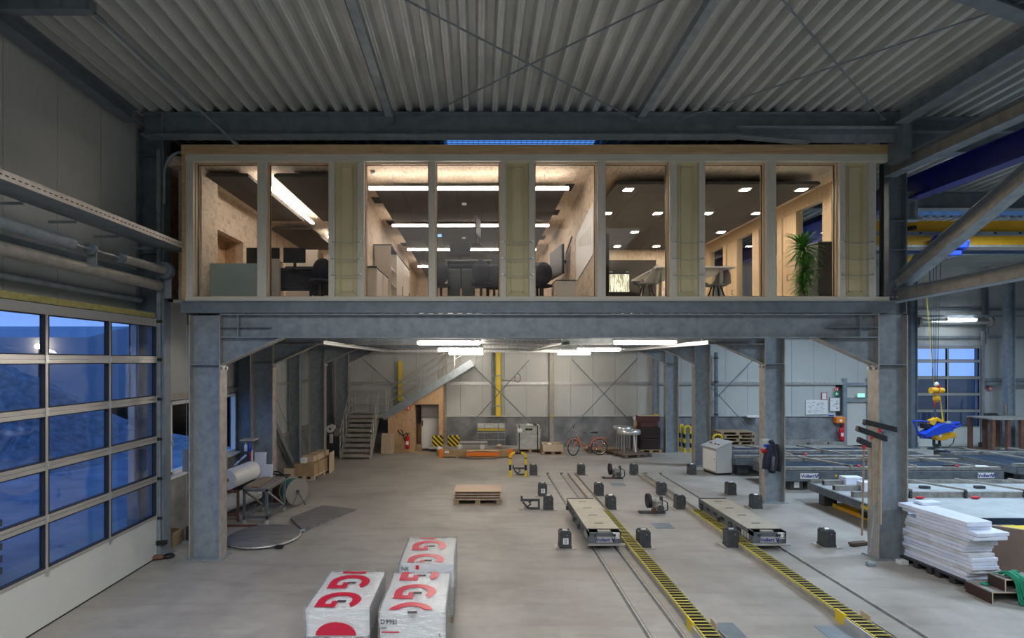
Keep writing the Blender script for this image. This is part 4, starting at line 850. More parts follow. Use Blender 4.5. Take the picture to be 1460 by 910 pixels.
t = thing('yellow_duct', 'yellow duct partly hidden behind the stair railing', 'duct', tuple(P(571, 560, 25.0))); box('duct', XX(568, 25), XX(573, 25), 24.9, 25.1, ZZ(572, 25), 4.0, 'yellow', t, .01); box('pipe_clamp', XX(567, 25), XX(574, 25), 24.88, 24.9, 3.0, 3.05, 'galv', t)
t = thing('cable_coil', 'black cable coil hanging on the girt of the back wall', 'cable', tuple(P(738, 545, 25))); c_ = P(738, 539, 24.95); MB().tube([c_+V((.13*math.cos(q*pi/9), 0, .2*math.sin(q*pi/9))) for q in range(18)], .015, 6, True).build('coil', 'black', t); MB().tube([c_+V((-.1,0,-.15)), c_+V((-.35,0,-.12)), c_+V((-.75,0,-.1))], .015, 6).build('cable_end', 'black', t)
t = thing('drain_pipe', 'dark vertical pipe on the back wall beyond the control desk', 'pipe', tuple(P(1021, 640, 25))); x = XX(1021, 24.9); MB().cyl((x, 24.9, .6), (x, 24.9, 4.4), .085, 12).build('pipe', 'galv_dark', t)
for z in (1.5, 3.0, 4.1): MB().cyl((x, 24.9, z), (x, 24.9, z+.08), .11, 12).build('pipe_collar', 'charcoal', t)
# notices
def notice(name, lb, px0, py0, px1, py1, m='white', frame=None, y=25.14):
    x0, z1, x1, z0 = XX(px0, y), ZZ(py0, y), XX(px1, y), ZZ(py1, y); t = thing(name, lb, 'notice', (x0, y, z0)); box('sheet', x0, x1, y, y+.02, z0, z1, m, t)
    if frame:
        for q in ((x0-.02, x0, z0-.02, z1+.02), (x1, x1+.02, z0-.02, z1+.02), (x0, x1, z0-.02, z0), (x0, x1, z1, z1+.02)): box('frame', q[0], q[1], y-.01, y+.02, q[2], q[3], frame, t)
    return t, x0, x1, z0, z1
t, x0, x1, z0, z1 = notice('floor_plan', 'large white drawing sheet pinned on the back wall', 1149, 570.5, 1180, 591); m_ = MB()
random.seed(4)
for k in range(60): a = random.uniform(x0+.05, x1-.25); c = random.uniform(z0+.04, z1-.1); m_.box(a, a+random.uniform(.03, .15), 25.135, 25.14, c, c+.012)
m_.build('drawing_marks', 'galv', t, kind='stuff')
t, x0, x1, z0, z1 = notice('safety_plan', 'framed escape plan beside the fire exit door', 1183.5, 567.5, 1197, 586, frame='galv'); m_ = MB()
for k in range(14): a = random.uniform(x0+.04, x1-.12); c = random.uniform(z0+.04, z1-.05); m_.box(a, a+.09, 25.135, 25.14, c, c+.015)
m_.build('drawing_marks', 'galv_dark', t, kind='stuff')
notice('notice_sheet', 'small framed notice above the large drawing sheet', 1172, 560.5, 1178.5, 569.5, frame='red')
def pict(kind, lb, px0, py0, px1, py1, y):
    m_ = {'fire': 'sign_red', 'first': 'sign_green'}[kind]; t, x0, x1, z0, z1 = notice('safety_sign', lb, px0, py0, px1, py1, m_, y=y); w_ = x1-x0; h_ = z1-z0
    if kind == 'fire': box('pictogram', x0+w_*.55, x0+w_*.78, y-.01, y, z0+h_*.15, z0+h_*.75, 'white', t); box('pictogram', x0+w_*.62, x0+w_*.7, y-.01, y, z0+h_*.75, z0+h_*.88, 'white', t); box('pictogram', x0+w_*.18, x0+w_*.3, y-.01, y, z0+h_*.25, z0+h_*.85, 'white', t)
    else: box('pictogram', x0+w_*.42, x0+w_*.58, y-.01, y, z0+h_*.15, z0+h_*.85, 'white', t); box('pictogram', x0+w_*.15, x0+w_*.85, y-.011, y-.001, z0+h_*.42, z0+h_*.58, 'white', t)
pict('fire', 'small red fire equipment sign above the green cross sign', 1190.5, 552.5, 1195.5, 558, 25.1); pict('first', 'green first aid cross sign on the back wall', 1189.5, 558.5, 1196, 565, 25.1)
pict('fire', 'red fire extinguisher sign right of the rear gate', 1409, 550.5, 1414.5, 557, 25.1); pict('fire', 'red fire extinguisher sign on the chipboard closet', 579, 578.5, 585, 585.5, 23.52)
t = thing('wall_shelf', 'white strip shelf on the plinth of the back wall beyond the jacket', 'shelf', tuple(P(1065, 594, 25))); box('shelf_board', XX(1063, 25), XX(1080, 25), 24.85, 25.1, ZZ(595, 25), ZZ(592.5, 25), 'white', t); box('shelf_bracket', XX(1070, 25), XX(1071, 25), 24.95, 25.1, ZZ(598, 25), ZZ(595, 25), 'galv', t)
tag(box('blue_box', XX(1183, 25), XX(1188, 25), 24.95, 25.1, 1.46, 1.5, 'blue'), 'tiny blue box on the plinth of the back wall', 'box')
t = thing('first_aid_box', 'orange first aid box on the back wall above the extinguisher', 'box', tuple(P(1197, 603, 24.9))); x0, x1, z0, z1 = XX(1191, 25), XX(1204, 25), ZZ(603.5, 25), ZZ(595, 25); box('case', x0, x1, 24.93, 25.14, z0, z1, 'orange', t, .02); box('label_sheet', x0+.15, x0+.27, 24.92, 24.93, z0+.06, z0+.18, 'white', t)
def extinguisher(lb, px, pyb, y, hose=1):
    h = .5; x = XX(px, y); z = ZZ(pyb, y); t = thing('fire_extinguisher', lb, 'extinguisher', (x, y, z))
    MB().lathe([(0,0),(.09,0),(.095,.03),(.095,h),(.07,h+.06),(.03,h+.08),(0,h+.08)], (x, y, z), 18).build('cylinder', 'red', t); MB().cyl((x, y, z+h+.07), (x, y, z+h+.15), .03, 10).build('valve', 'black', t); box('handle', x-.03, x+.09, y-.015, y+.015, z+h+.14, z+h+.17, 'black', t); 
    MB().tube([(x-.02, y, z+h+.12), (x-.14*hose, y, z+h+.16), (x-.2*hose, y, z+h), (x-.15*hose, y, z+.25), (x-.1*hose, y-.03, z+.12)], .014, 6).build('hose', 'black', t); MB().box(x-.06, x+.06, y-.1, y-.094, z+.18, z+.34).build('label_sheet', 'white', t); box('wall_bracket', x-.03, x+.03, y+.09, y+.2, z+.3, z+.36, 'galv', t); return t
extinguisher('red fire extinguisher on the back wall under the orange box', 1199, 627.5, 24.95); extinguisher('red fire extinguisher on the chipboard closet', 581, 640, 23.4, 0); extinguisher('red fire extinguisher at the far right behind the steel trestle', 1421, 625, 25.0)
t = thing('extinguisher_hose', 'black loop of hose on the chipboard closet left of the extinguisher', 'hose', tuple(P(572, 620, 23.45))); MB().tube([P(*q, 23.45) for q in ((580,617),(575,622),(570,618),(567,614),(570,612),(573.5,614),(575,620),(577,627),(578.5,632))], .025, 6).build('hose', 'black', t)
# ================================================================ FLOOR TRACKS, CARTS, CHAINS
def rail(lb, x, y0, y1):
    t = thing('floor_rail', lb, 'rail', (x, y0, 0)); box('rail_foot', x-.045, x+.045, y0, y1, 0, .006, 'steel_paint', t); box('rail_head', x-.015, x+.015, y0, y1, .006, .028, 'galv_warm', t); box('end_stop', x-.04, x+.04, y1-.03, y1, 0, .05, 'charcoal', t)
rail('left rail of the left track, running under the cart marked 2.1', 2.50, 5.5, 19.1); rail('right rail of the left track, running under the cart marked 2.1', 2.99, 5.5, 19.1)
rail('left rail of the right track, running under the cart marked 2.2', 5.97, 5.5, 19.1); rail('right rail of the right track, running under the cart marked 2.2', 6.50, 5.5, 19.1)
def trough(lb, x, y0, y1, ys_, ye):
    t = thing('chain_trough', lb, 'trough', (x, y0, 0)); w_ = .13
    for s_ in (-1, 1): box('side_wall', x+s_*w_-.004, x+s_*w_+.004, y0, y1, 0, .09, 'galv_warm', t)
    box('trough_floor', x-w_, x+w_, y0, y1, .001, .006, 'galv_warm', t)
    c = thing('energy_chain', lb.replace('galvanised floor trough', 'yellow and black energy chain lying'), 'chain', (x, ys_, .02))
    y = ys_; link = None; n_ = 0
    while y < ye:
        if link is None:
            L = MB().box(x-.13, x-.11, y, y+.07, .02, .13).box(x-.11, x+.115, y+.008, y+.024, .13, .138); L.mi = 1; L.box(x+.11, x+.12, y, y+.085, .01, .13); link = L.build('chain_link', ['yellow_link', 'link_bar'], c)
            K = MB().box(x-.108, x+.108, y, y+.1, .01, .09).box(x-.1, x+.1, y+.045, y+.065, .07, .135); bk = K.build('link_insert', 'black', link); y00 = y
        else:
            q = link.copy(); COL.objects.link(q); q.parent = c; q.location = (0, y-y00, 0); q2 = bk.copy(); COL.objects.link(q2); q2.parent = q
        y += .1; n_ += 1
trough('galvanised floor trough right of the left track', 3.32, 6.0, 19.0, 6.3, 14.0); trough('galvanised floor trough left of the right track', 5.72, 6.0, 19.0, 6.3, 14.0)
for x, lb in ((3.32, 'left'), (5.72, 'right')):
    yy = 7.9 if x < 4 else 8.15; box_ = thing('chain_fixing', f'yellow end bracket on the {lb} energy chain near the camera', 'bracket', (x-.16, yy, 0)); box('plate', x-.17, x-.14, yy, yy+.22, 0, .17, 'yellow', box_); box('plate', x+.14, x+.155, yy-.1, yy+.1, 0, .2, 'ply_edge', box_); box('guide_rail', x-.18, x-.165, yy-2, yy, 0, .13, 'galv_light', box_); box('guide_rail', x+.165, x+.18, yy-2, yy-.1, 0, .13, 'galv_light', box_)
def cart(lb, x0, x1, num):
    y0, y1 = 11.42, 14.2; t = thing('transfer_cart', lb, 'cart', ((x0+x1)/2, (y0+y1)/2, 0)); cx_ = (x0+x1)/2
    for i in range(2): ya = y0+.2+i*(y1-y0-.3)/2; box('top_plate', x0, x1, ya, ya+(y1-y0-.3)/2-.006, .385, .40, 'cart_top', t)
    for k in range(4): y = y0+.55+k*.62; box('slot', cx_-.1, cx_+.1, y, y+.045, .395, .402, 'black', t)
    for s_, x in ((0, x0), (1, x1-.02)): box('side_panel', x, x+.02, y0, y1, .14, .385, 'steel_paint', t)
    for k in range(6): y = y0+.5+k*.4; box('side_opening', x0-.003, x0, y, y+.2, .22, .3, 'black', t)
    MB().box(x0, x0+.02, y0, y0+.2, .3, .4).box(x1-.02, x1, y0, y0+.2, .3, .4).build('nose_cheek', 'steel_paint', t)
    box('front_panel', x0+.02, x1-.02, y0+.04, y0+.06, .12, .36, 'steel_paint', t); box('inner_block', cx_-.12, cx_+.15, y0+.1, y0+.18, .34, .375, 'galv_warm', t); box('nose_floor', x0+.02, x1-.02, y0+.06, y0+.2, .2, .3, 'steel_paint', t)
    box('bumper', x0-.02, x1+.08, y0-.05, y0+.02, .10, .14, 'galv_warm', t, .01); box('nameplate', x0+.18, x1-.17, y0+.025, y0+.04, .15, .27, 'grey_box', t); box('number_plate', x1-.16, x1+.0, y0+.02, y0+.04, .235, .36, 'white', t)
    for k in (-.2, .2): box('towing_lug', cx_+k-.03, cx_+k+.03, y0+.0, y0+.04, .285, .33, 'charcoal', t)
    text('Vollert', .105, 'logo_blue', 'lettering', t, (cx_-.035, y0+.02, .175), (pi/2,0,0), off=.002)
    v = MB(); q = cx_+.14; v.prism([(q, .255), (q+.025, .255), (q+.045, .19), (q+.062, .255), (q+.085, .255), (q+.055, .165), (q+.035, .165)], 'y', y0+.018, y0+.024); v.build('emblem', 'logo_blue', t)
    text(num, .12, 'charcoal', 'number', t, (x1-.08, y0+.018, .255), (pi/2,0,0))
    for y in (y0+.3, y1-.4):
        for x in (2.50, 2.99) if cx_ < 4 else (5.97, 6.50): MB().cyl((x-.025, y, .105), (x+.025, y, .105), .078, 14).build('wheel', 'charcoal', t)
    box('under_frame', x0+.1, x1-.1, y0+.1, y1-.1, .1, .2, 'charcoal', t); box('rear_edge', x0, x1, y1-.04, y1, .3, .402, 'charcoal', t)
    for y in (y0+.9, y0+1.5, y1-.3): box('switch_box', x0-.06, x0-.01, y, y+.08, .16, .26, 'charcoal', t)
    m_ = MB()
    for k in range(3): m_.box(x0-.004, x0, y0+.15+.12*k, y0+.23+.12*k, .18, .3)
    m_.build('side_lettering', 'grey_box', t, kind='stuff')
cart('low flat transfer cart numbered 2.1 on the left track', 2.36, 3.05, '2.1'); cart('low flat transfer cart numbered 2.2 on the right track', 5.83, 6.54, '2.2')
# guide blocks
gb = [(760.6,678.6,'behind the yellow hoop guard'),(828.4,678,'at the far end of the left track'),(903.8,678,'right of the rear drive unit'),(986,678,'in front of the white control desk'),
      (773.4,707.7,'with a white label, left of the left track'),(853.7,707.3,'just right of the left cart rear end'),(942.9,706.7,'left of the right track behind the front drive unit'),(1041.5,706.5,'right of the right cart rear end'),
      (781.6,727.3,'beside the dark stop frame left of the left cart'),(870.5,726.8,'right of the left cart middle'),(969,726.4,'right of the front drive unit'),(1077.3,725.7,'near the column with the jacket'),
      (805.2,781.3,'with white label, front left of cart 2.1'),(917.2,780.3,'in the foreground right of the left energy chain'),(1042.2,780,'in the foreground beside the right energy chain'),(1178.4,779.7,'in the foreground near the leaning brooms')]
def make_block(lb, label=False):
    t = thing('guide_block', lb, 'machine post', (0,0,0)); s_ = .125
    MB().box(-s_, s_, -s_, s_, .01, .345).build('body', 'charcoal', t, .012); MB().box(-.22, .22, -.18, .18, 0, .012).build('base_plate', 'galv_warm', t)
    MB().box(-s_+.02, s_-.02, -s_+.02, -.03, .345, .375).build('top_jaw', 'charcoal', t, .008); MB().box(-s_+.02, s_-.02, .03, s_-.02, .345, .375).build('top_jaw', 'charcoal', t, .008)
    MB().cyl((-.05, 0, .36), (.05, 0, .36), .035, 10).build('roller', 'galv_light', t); MB().cyl((.03, -s_-.004, .29), (.03, -s_, .29), .01, 8).build('bolt', 'galv_light', t)
    MB().box(-s_-.005, s_+.005, -s_-.008, s_+.008, .012, .06).build('skirt', 'charcoal', t)
    for a in (-.19, .19): MB().cyl((a, -.15, .012), (a, -.15, .03), .014, 6).build('bolt', 'galv_light', t)
    if label:
        MB().box(-.055, .06, -s_-.004, -s_, .10, .23).build('label_sheet', 'white', t)
        m_ = MB()
        for k in range(4): m_.box(-.03, .03, -s_-.006, -s_-.004, .12+k*.025, .13+k*.025)
        m_.build('label_print', 'charcoal', t, kind='stuff')
    return t
pb = None; pl = None
for i, (px, py, w_) in enumerate(gb):
    g = G(px, py-1); lab = 'white label' in w_; lb = 'dark grey steel guide block ' + w_
    if lab:
        if pl is None: o = pl = make_block(lb, True)
        else: o = dup(pl, g, 0, lb)
    else:
        if pb is None: o = pb = make_block(lb)
        else: o = dup(pb, g, 0, lb)
    o.location = g; o['label'] = lb; o['group'] = 'guide blocks beside the tracks'
# drive units
def drive(lb, px, py):
    g = G(px, py); t = thing('drive_unit', lb, 'motor', (0,0,0))
    MB().box(-.42, .25, -.1, .12, 0, .02).build('base_plate', 'charcoal', t); MB().cyl((-.2, .05, .3), (-.12, .05, .3), .19, 28).build('friction_wheel', 'rubber', t); MB().cyl((-.1, .05, .3), (-.04, .05, .3), .1, 16).build('wheel_hub', 'galv_warm', t)
    MB().box(-.1, .08, -.1, .14, .12, .34).build('gearbox', 'formwork_grey', t, .03); MB().cyl((.03, -.08, .2), (.03, -.34, .2), .1, 18).build('motor_housing', 'formwork_grey', t)
    MB().cyl((.03, -.34, .2), (.03, -.38, .2), .085, 18).build('fan_cover', 'charcoal', t); MB().box(-.05, .1, -.25, -.12, .28, .36).build('terminal_box', 'formwork_grey', t, .01); MB().box(.13, .2, -.02, .06, .02, .42).build('sensor_post', 'charcoal', t)
    MB().tube([(.18, -.1, .35), (.28, -.12, .3), (.3, -.1, .1), (.22, 0, .02)], .014, 6).build('cable', 'rubber', t); MB().box(-.12, -.02, -.14, -.06, .02, .13).build('foot', 'rust', t); MB().box(-.46, -.38, -.14, -.04, .02, .07).build('end_lug', 'charcoal', t)
    t.location = g
drive('rear electric drive unit with friction wheel standing on the floor', 877, 682); drive('front electric drive unit with friction wheel between the two tracks', 934, 731)
# stop frames
def stopf(lb, px, py):
    g = G(px, py); t = thing('stop_frame', lb, 'frame', (0,0,0)); b_ = lambda p, q, w_=.06: MB().bar((p[0], 0, p[1]), (q[0], 0, q[1]), .05, w_)
    b_((-.23,.36),(-.23,.22),.07).build('hook', 'charcoal', t); b_((-.25,.25),(.25,.25),.06).build('upper_arm', 'charcoal', t); b_((.23,.28),(.23,.0),.06).build('upright', 'charcoal', t); b_((.25,.03),(-.06,.03),.06).build('lower_arm', 'charcoal', t)
    b_((-.2,.2),(-.04,.02),.05).build('strut', 'charcoal', t); b_((-.04,.18),(.04,.24),.04).build('gusset', 'charcoal', t); b_((-.08,.06),(.02,.16),.03).build('gusset', 'charcoal', t)
    MB().cyl((-.12,-.02,.05), (-.12,.02,.05), .05, 14).build('roller', 'galv_warm', t); MB().box(-.3,.0,-.05,.05,0,.012).build('foot_plate', 'galv_warm', t); t.location = g
stopf('small dark steel stop frame behind the yellow hoop guard', 741, 678); stopf('dark steel stop frame left of the left track', 756, 726.5)
# hoop guards, yellow and black
def hoop(lb, px0, px1, py, h, y=None, rz=0, seg_off=0, two=True):
    g0 = G(px0, py); g1 = G(px1, py); w_ = (g1-g0).length; t = thing('hoop_guard', lb, 'guard', (0,0,0)); r_ = .045; R_ = .16
    def piece(nm_, m_, pts): MB().tube(pts, r_, 12).build(nm_, m_, t)
    for s_, x in ((1, 0), (-1, w_)):
        z = 0; k = seg_off
        while z < h-R_-.01:
            z2 = min(z+.2, h-R_); piece('post_section', 'yellow' if k % 2 == 0 else 'black', [(x, 0, z), (x, 0, z2)]); z = z2; k += 1
        piece('bend', 'yellow', [(x+s_*R_*(1-math.cos(a*pi/12)), 0, h-R_+R_*math.sin(a*pi/12)) for a in range(7)])
        MB().box(x-.08, x+.08, -.08, .08, 0, .012).build('foot_plate', 'yellow', t)
    if w_ > 2*R_+.02: piece('top_bar', 'black', [(R_, 0, h), (w_-R_, 0, h)])
    t.location = g0; t.rotation_euler.z = rz
hoop('yellow and black hoop guard in the middle of the hall floor', 727.5, 749.5, 679, .80)
hoop('front yellow and black hoop guard behind the control desk', 1016.5, 1029.5, 665, 1.2); hoop('yellow and black hoop guard between the two right rear columns', 976, 985, 645, 1.15); hoop('rear yellow and black hoop guard between the two right rear columns', 969, 974.5, 643, 1.15)
# board stack on pallet
def pallet(lb, x, y, sx, sy, rz=0, m='wood_rough', plank=5, h=.144, z=0, group=None):
    t = thing('pallet', lb, 'pallet', (0,0,0), 0, group)
    w_ = sx
    for k in range(3):
        yy = (-sy/2+.05, 0, sy/2-.05)[k]; MB().box(-sx/2, sx/2, yy-.05, yy+.05, 0, .022).build('bottom_board', m, t)
        for j in range(3): xx = (-sx/2+.07, 0, sx/2-.07)[j]; MB().box(xx-.07, xx+.07, yy-.05, yy+.05, .022, h-.044).build('block', m, t)
    for j in range(3): xx = (-sx/2+.07, 0, sx/2-.07)[j]; MB().box(xx-.07, xx+.07, -sy/2, sy/2, h-.044, h-.022).build('cross_board', m, t)
    for k in range(plank): yy = -sy/2+(k+.5)*sy/plank; MB().box(-sx/2, sx/2, yy-sy/plank*.42, yy+sy/plank*.42, h-.022, h).build('deck_board', m, t)
    t.location = (x, y, z); t.rotation_euler.z = rz; return t
x = 0.02; y = 15.4; pallet('wooden pallet under the stack of brown boards', x, y, 1.32, .8)
for k in range(4):
    sh = (-.02, .015, -.01, .02)[k]; nm_ = ['lowest','second','third','top'][k]
    tag(box('fibre_board', x-.65+sh, x+.65+sh, y-.4, y+.4, .145+k*.072, .145+k*.072+.018, 'hdf'), f'{nm_} light brown fibre board of the stack on the pallet in mid floor', 'board', 'fibre boards on the pallet')
    if k < 3:
        t = thing('spacer', f'{nm_} layer of dark battens between the brown boards', 'batten', (0, 0, 0))
        for j in range(3): MB().box(-.62, .62, -.37+j*.34, -.31+j*.34, 0, .053).build('batten', 'wood_dark', t)
        t.location = (x, y, .164+k*.072)
# shrink wrapped pallet packs with big red letters
def pack(lb, x0, x1, y0, y1, h, letters, mark=None, tall=True):
    t = thing('wrapped_pack', lb, 'pack', ((x0+x1)/2, (y0+y1)/2, 0)); cx_ = (x0+x1)/2; z = .14
    for k in range(3): xx = (x0+.05, cx_, x1-.05)[k]; box('pallet_runner', xx-.05, xx+.05, y0+.02, y1-.02, 0, .1, 'wood_rough', t)
    for k in range(5): yy = y0+.04+k*(y1-y0-.16)/4; box('pallet_board', x0+.01, x1-.01, yy, yy+.1, .1, .12, 'wood_rough', t)
    # grey slabs standing on edge under the foil
    n_ = 10
    for k in range(n_): a = x0+.012+k*(x1-x0-.024)/n_; box('slab', a+.003, a+(x1-x0-.024)/n_-.003, y0+.015, y1-.015, .12, h-.35, 'slab_grey', t)
    # foil hood with wrinkles
    mb = MB(); nx, ny = 14, 20; random.seed(int(x0*100)); 
    def wv(a, b_): return .006*math.sin(a*31+b_*7)+.005*math.sin(a*13-b_*23)+.003*random.uniform(-1, 1)
    top = [(x0+(x1-x0)*i/nx, y0+(y1-y0)*j/ny, h+wv(i/nx, j/ny)-(.015 if i in (0, nx) or j in (0, ny) else 0)) for j in range(ny+1) for i in range(nx+1)]
    mb.add(top, [(j*(nx+1)+i, j*(nx+1)+i+1, (j+1)*(nx+1)+i+1, (j+1)*(nx+1)+i) for j in range(ny) for i in range(nx)], True)
    per = [(i, 0) for i in range(nx)]+[(nx, j) for j in range(ny)]+[(nx-i, ny) for i in range(nx)]+[(0, ny-j) for j in range(ny)]; P_ = len(per); zb = h-.36
    vs_ = []
    for lv in range(4):
        zz = h-.012-(h-zb)*lv/3
        for q, (i, j) in enumerate(per):
            px_, py_ = x0+(x1-x0)*i/nx, y0+(y1-y0)*j/ny; o_ = wv(q*.11, lv*.3)*(1.2 if lv else .3)
            sx_ = (-1 if i == 0 else 1 if i == nx else 0); sy_ = (-1 if j == 0 else 1 if j == ny else 0)
            vs_.append((px_+sx_*(.004+o_), py_+sy_*(.004+o_), zz if lv < 3 else zz+.02*math.sin(q*.6)))
    mb.add(vs_, [(l*P_+q, l*P_+(q+1) % P_, (l+1)*P_+(q+1) % P_, (l+1)*P_+q) for l in range(3) for q in range(P_)], True)
    mb.build('printed_hood', 'foil_white', t)
    # clear stretch film around
    box('stretch_film', x0-.02, x1+.02, y0-.02, y1+.02, .1, h+.012, 'wrap', t)
    for yc in letters:
        for part in letter_g(cx_-.02, yc, .28, .25):
            part = [(p_, min(max(q_, y0+.012), y1-.012)) for p_, q_ in part]
            if max(q_ for p_, q_ in part)-min(q_ for p_, q_ in part) < .002: continue 
            m_ = MB(); m_.prism(part, 'z', h+.014, h+.017); m_.build('red_letter', 'logo_red', t)
        m_ = MB()
        for k in range(3): m_.box(cx_-.05, cx_+.07, yc+.15+k*.022, yc+.164+k*.022, h+.014, h+.018)
        m_.build('small_print', 'charcoal', t, kind='stuff')
    return t
def letter_g(cx_, cy_, a, b_):
    # upper-case G turned a quarter turn clockwise: yc is the foot line, the arch opens towards it
    N = 22; yb = cy_; yc = yb+.21; out = []; inn = []; bt = .25
    for k in range(N+1):
        th = math.radians(-48+228*k/N); out.append((cx_+a*math.cos(th), yc+bt*math.sin(th)))
        th2 = math.radians(-30+210*k/N); inn.append((cx_+a*.60*math.cos(th2), yc-.01+bt*.62*math.sin(th2)))
    polys = [[out[k], out[k+1], inn[k+1], inn[k]] for k in range(N)]
    polys.append([(cx_-a, yc), (cx_-a, yb), (cx_-a*.60, yb), (cx_-a*.60, yc-.01)])
    polys.append([(cx_-a*.60, yb), (cx_-a*.05, yb), (cx_-a*.05, yb+.2), (cx_-a*.32, yb+.2), (cx_-a*.32, yb+.1), (cx_-a*.60, yb+.1)])
    return polys
def facetext(t, s_, x, y, z, size): text(s_, size, 'charcoal', 'lettering', t, (x, y, z), (pi/2,0,0), align='LEFT')
t = pack('foil wrapped pallet pack with two red letters, left one in the foreground', -2.19, -1.39, 6.92, 8.13, .83, (6.91, 7.50)); 
MB().prism([(-1.8+.26*math.cos(q*pi/10), .50+.17*math.sin(q*pi/10)) for q in range(11)], 'y', 6.885, 6.89).build('red_print', 'logo_red', t)
box('red_print', -2.0, -1.65, 8.02, 8.09, .845, .848, 'logo_red', t)
t = pack('foil wrapped pallet pack in front of the tallest one, right in the foreground', -1.23, -.41, 6.84, 8.08, .83, (6.6, 7.17, 7.77)); facetext(t, 'D99EI', -1.22, 6.815, .68, .085); facetext(t, 'LIEFER', -1.22, 6.815, .62, .03); facetext(t, 'L', -.48, 6.815, .52, .06)
box('red_print', -1.2, -.98, 6.812, 6.816, .57, .585, 'logo_red', t)
t = pack('rear foil wrapped pallet pack behind the right one in the foreground', -1.17, -.36, 8.22, 9.42, .92, (8.12, 8.76)); facetext(t, 'NK', -1.15, 8.195, .82, .085); box('red_print', -.98, -.7, 9.3, 9.36, .935, .938, 'logo_red', t); box('green_print', -.93, -.88, 8.192, 8.197, .84, .9, 'sign_red', t)
# control desk
g = G(1011, 672); gx, gy = XX(996, 19.6), 19.6
def cdesk():
    t = thing('control_desk', 'white sloping control desk cabinet beside the third right column', 'control desk', (0,0,0))
    MB().box(-.38, .38, -.28, .28, 0, .08).build('plinth', 'black', t); MB().prism([(-.3, .08), (.3, .08), (.3, 1.12), (-.3, .90)], 'x', -.42, .42).build('body', 'grey_box', t, .01)
    MB().cb((0, -.02, 1.045), .9, .7, .05, rx=math.radians(20)).build('desk_top', 'grey_box', t, .008); MB().box(-.38, .38, -.315, -.30, .14, .84).build('door', 'white', t, .004); MB().cyl((.3, -.32, .55), (.3, -.315, .55), .02, 8).build('door_lock', 'charcoal', t)
    for k, c_ in enumerate(('black','red','white','black','chrome','black')): x = -.25+k*.1; MB().cyl((x, -.1, 1.045), (x, -.11, 1.08), .022, 8).build('push_button', c_, t)
    t.location = (8.58, 19.3, 0); t.rotation_euler.z = math.radians(-80)
cdesk()
# ================================================================ RIGHT HALL
# crane: runway, bridge, hoist, lifting device
r = thing('crane_runway', 'dark blue crane runway beam running forward right of the office', 'beam', (9.15, 2, 7.7)); 
box('web', 9.14, 9.16, 2, 24.5, 7.42, 7.82, 'blue_steel', r); box('flange', 9.02, 9.3, 2, 24.5, 7.39, 7.42, 'blue_steel', r); box('flange', 9.02, 9.3, 2, 24.5, 7.82, 7.85, 'blue_steel', r); box('crane_rail', 9.13, 9.17, 2, 24.5, 7.85, 7.89, 'galv', r)
yb = 14.2; zt_ = ZZ(315, yb); zb_ = ZZ(350, yb)
r = thing('crane_bridge', 'ochre yellow double crane bridge girder spanning the right hall', 'crane', (9.3, yb, zb_)); zm = ZZ(331.5, yb)
box('upper_girder', 9.2, 25.8, yb, yb+.35, zm+.02, zt_, 'crane_yellow', r); box('lower_girder', 9.2, 25.8, yb-.02, yb+.3, zb_, ZZ(337, yb), 'crane_yellow', r); box('bottom_flange', 9.2, 25.8, yb-.06, yb+.4, zb_-.05, zb_, 'galv_warm', r)
box('festoon_rail', 9.2, 25.8, yb-.1, yb-.04, ZZ(336.5, yb), zm, 'galv', r)
for k in range(16): box('rail_bolt', 9.6+k*.65, 9.66+k*.65, yb-.11, yb-.1, zm-.06, zm-.02, 'black', r)
box('end_carriage', 8.98, 9.3, yb-.6, yb+.9, zb_+.1, zt_, 'blue', r)
MB().box(XX(1298, yb-.2), XX(1305, yb-.2), yb-.25, yb-.1, ZZ(330, yb), ZZ(325, yb)).build('limit_switch', 'black', r)
def hoist():
    x0 = XX(1331, 13.9); t = thing('crane_hoist', 'bright blue electric hoist trolley hanging under the yellow crane bridge', 'hoist', (x0, 13.9, ZZ(364, 13.9)))
    MB().cyl((XX(1335, 13.9), 13.9, ZZ(347, 13.9)), (XX(1371, 13.9), 13.9, ZZ(347, 13.9)), .21, 20).build('rope_drum', 'blue', t); box('gear_housing', XX(1350, 13.9), XX(1366, 13.9), 13.6, 14.1, ZZ(357, 13.9), ZZ(347, 13.9), 'blue', t, .03)
    box('trolley_frame', XX(1312, 13.9), XX(1362, 13.9), 13.7, 14.1, ZZ(366, 13.9), ZZ(357, 13.9), 'blue', t, .02); MB().cyl((XX(1367, 13.9), 13.9, ZZ(347, 13.9)), (XX(1371.5, 13.9), 13.9, ZZ(347, 13.9)), .225, 20).build('end_cover', 'blue', t)
    box('motor', XX(1334, 13.6), XX(1347, 13.6), 13.45, 13.75, ZZ(358, 13.6), ZZ(350, 13.6), 'blue', t, .03); box('yellow_label', XX(1328, 13.9), XX(1338, 13.9), 13.42, 13.44, ZZ(353, 13.6), ZZ(350, 13.6), 'yellow', t)
    MB().cyl((XX(1303, 13.7), 13.7, ZZ(372, 13.7)), (XX(1311, 13.7), 13.9, ZZ(369, 13.7)), .14, 16).build('cable_reel', 'yellow', t); MB().cyl((XX(1306, 13.7), 13.6, ZZ(371, 13.7)), (XX(1314, 13.7), 13.8, ZZ(368, 13.7)), .155, 16).build('reel_flange', 'charcoal', t)
    MB().tube([P(1318, 352, 13.5), P(1324, 364, 13.5), P(1329, 372, 13.5)], .012, 6).build('cable', 'black', t)
hoist()
yl = 20.4
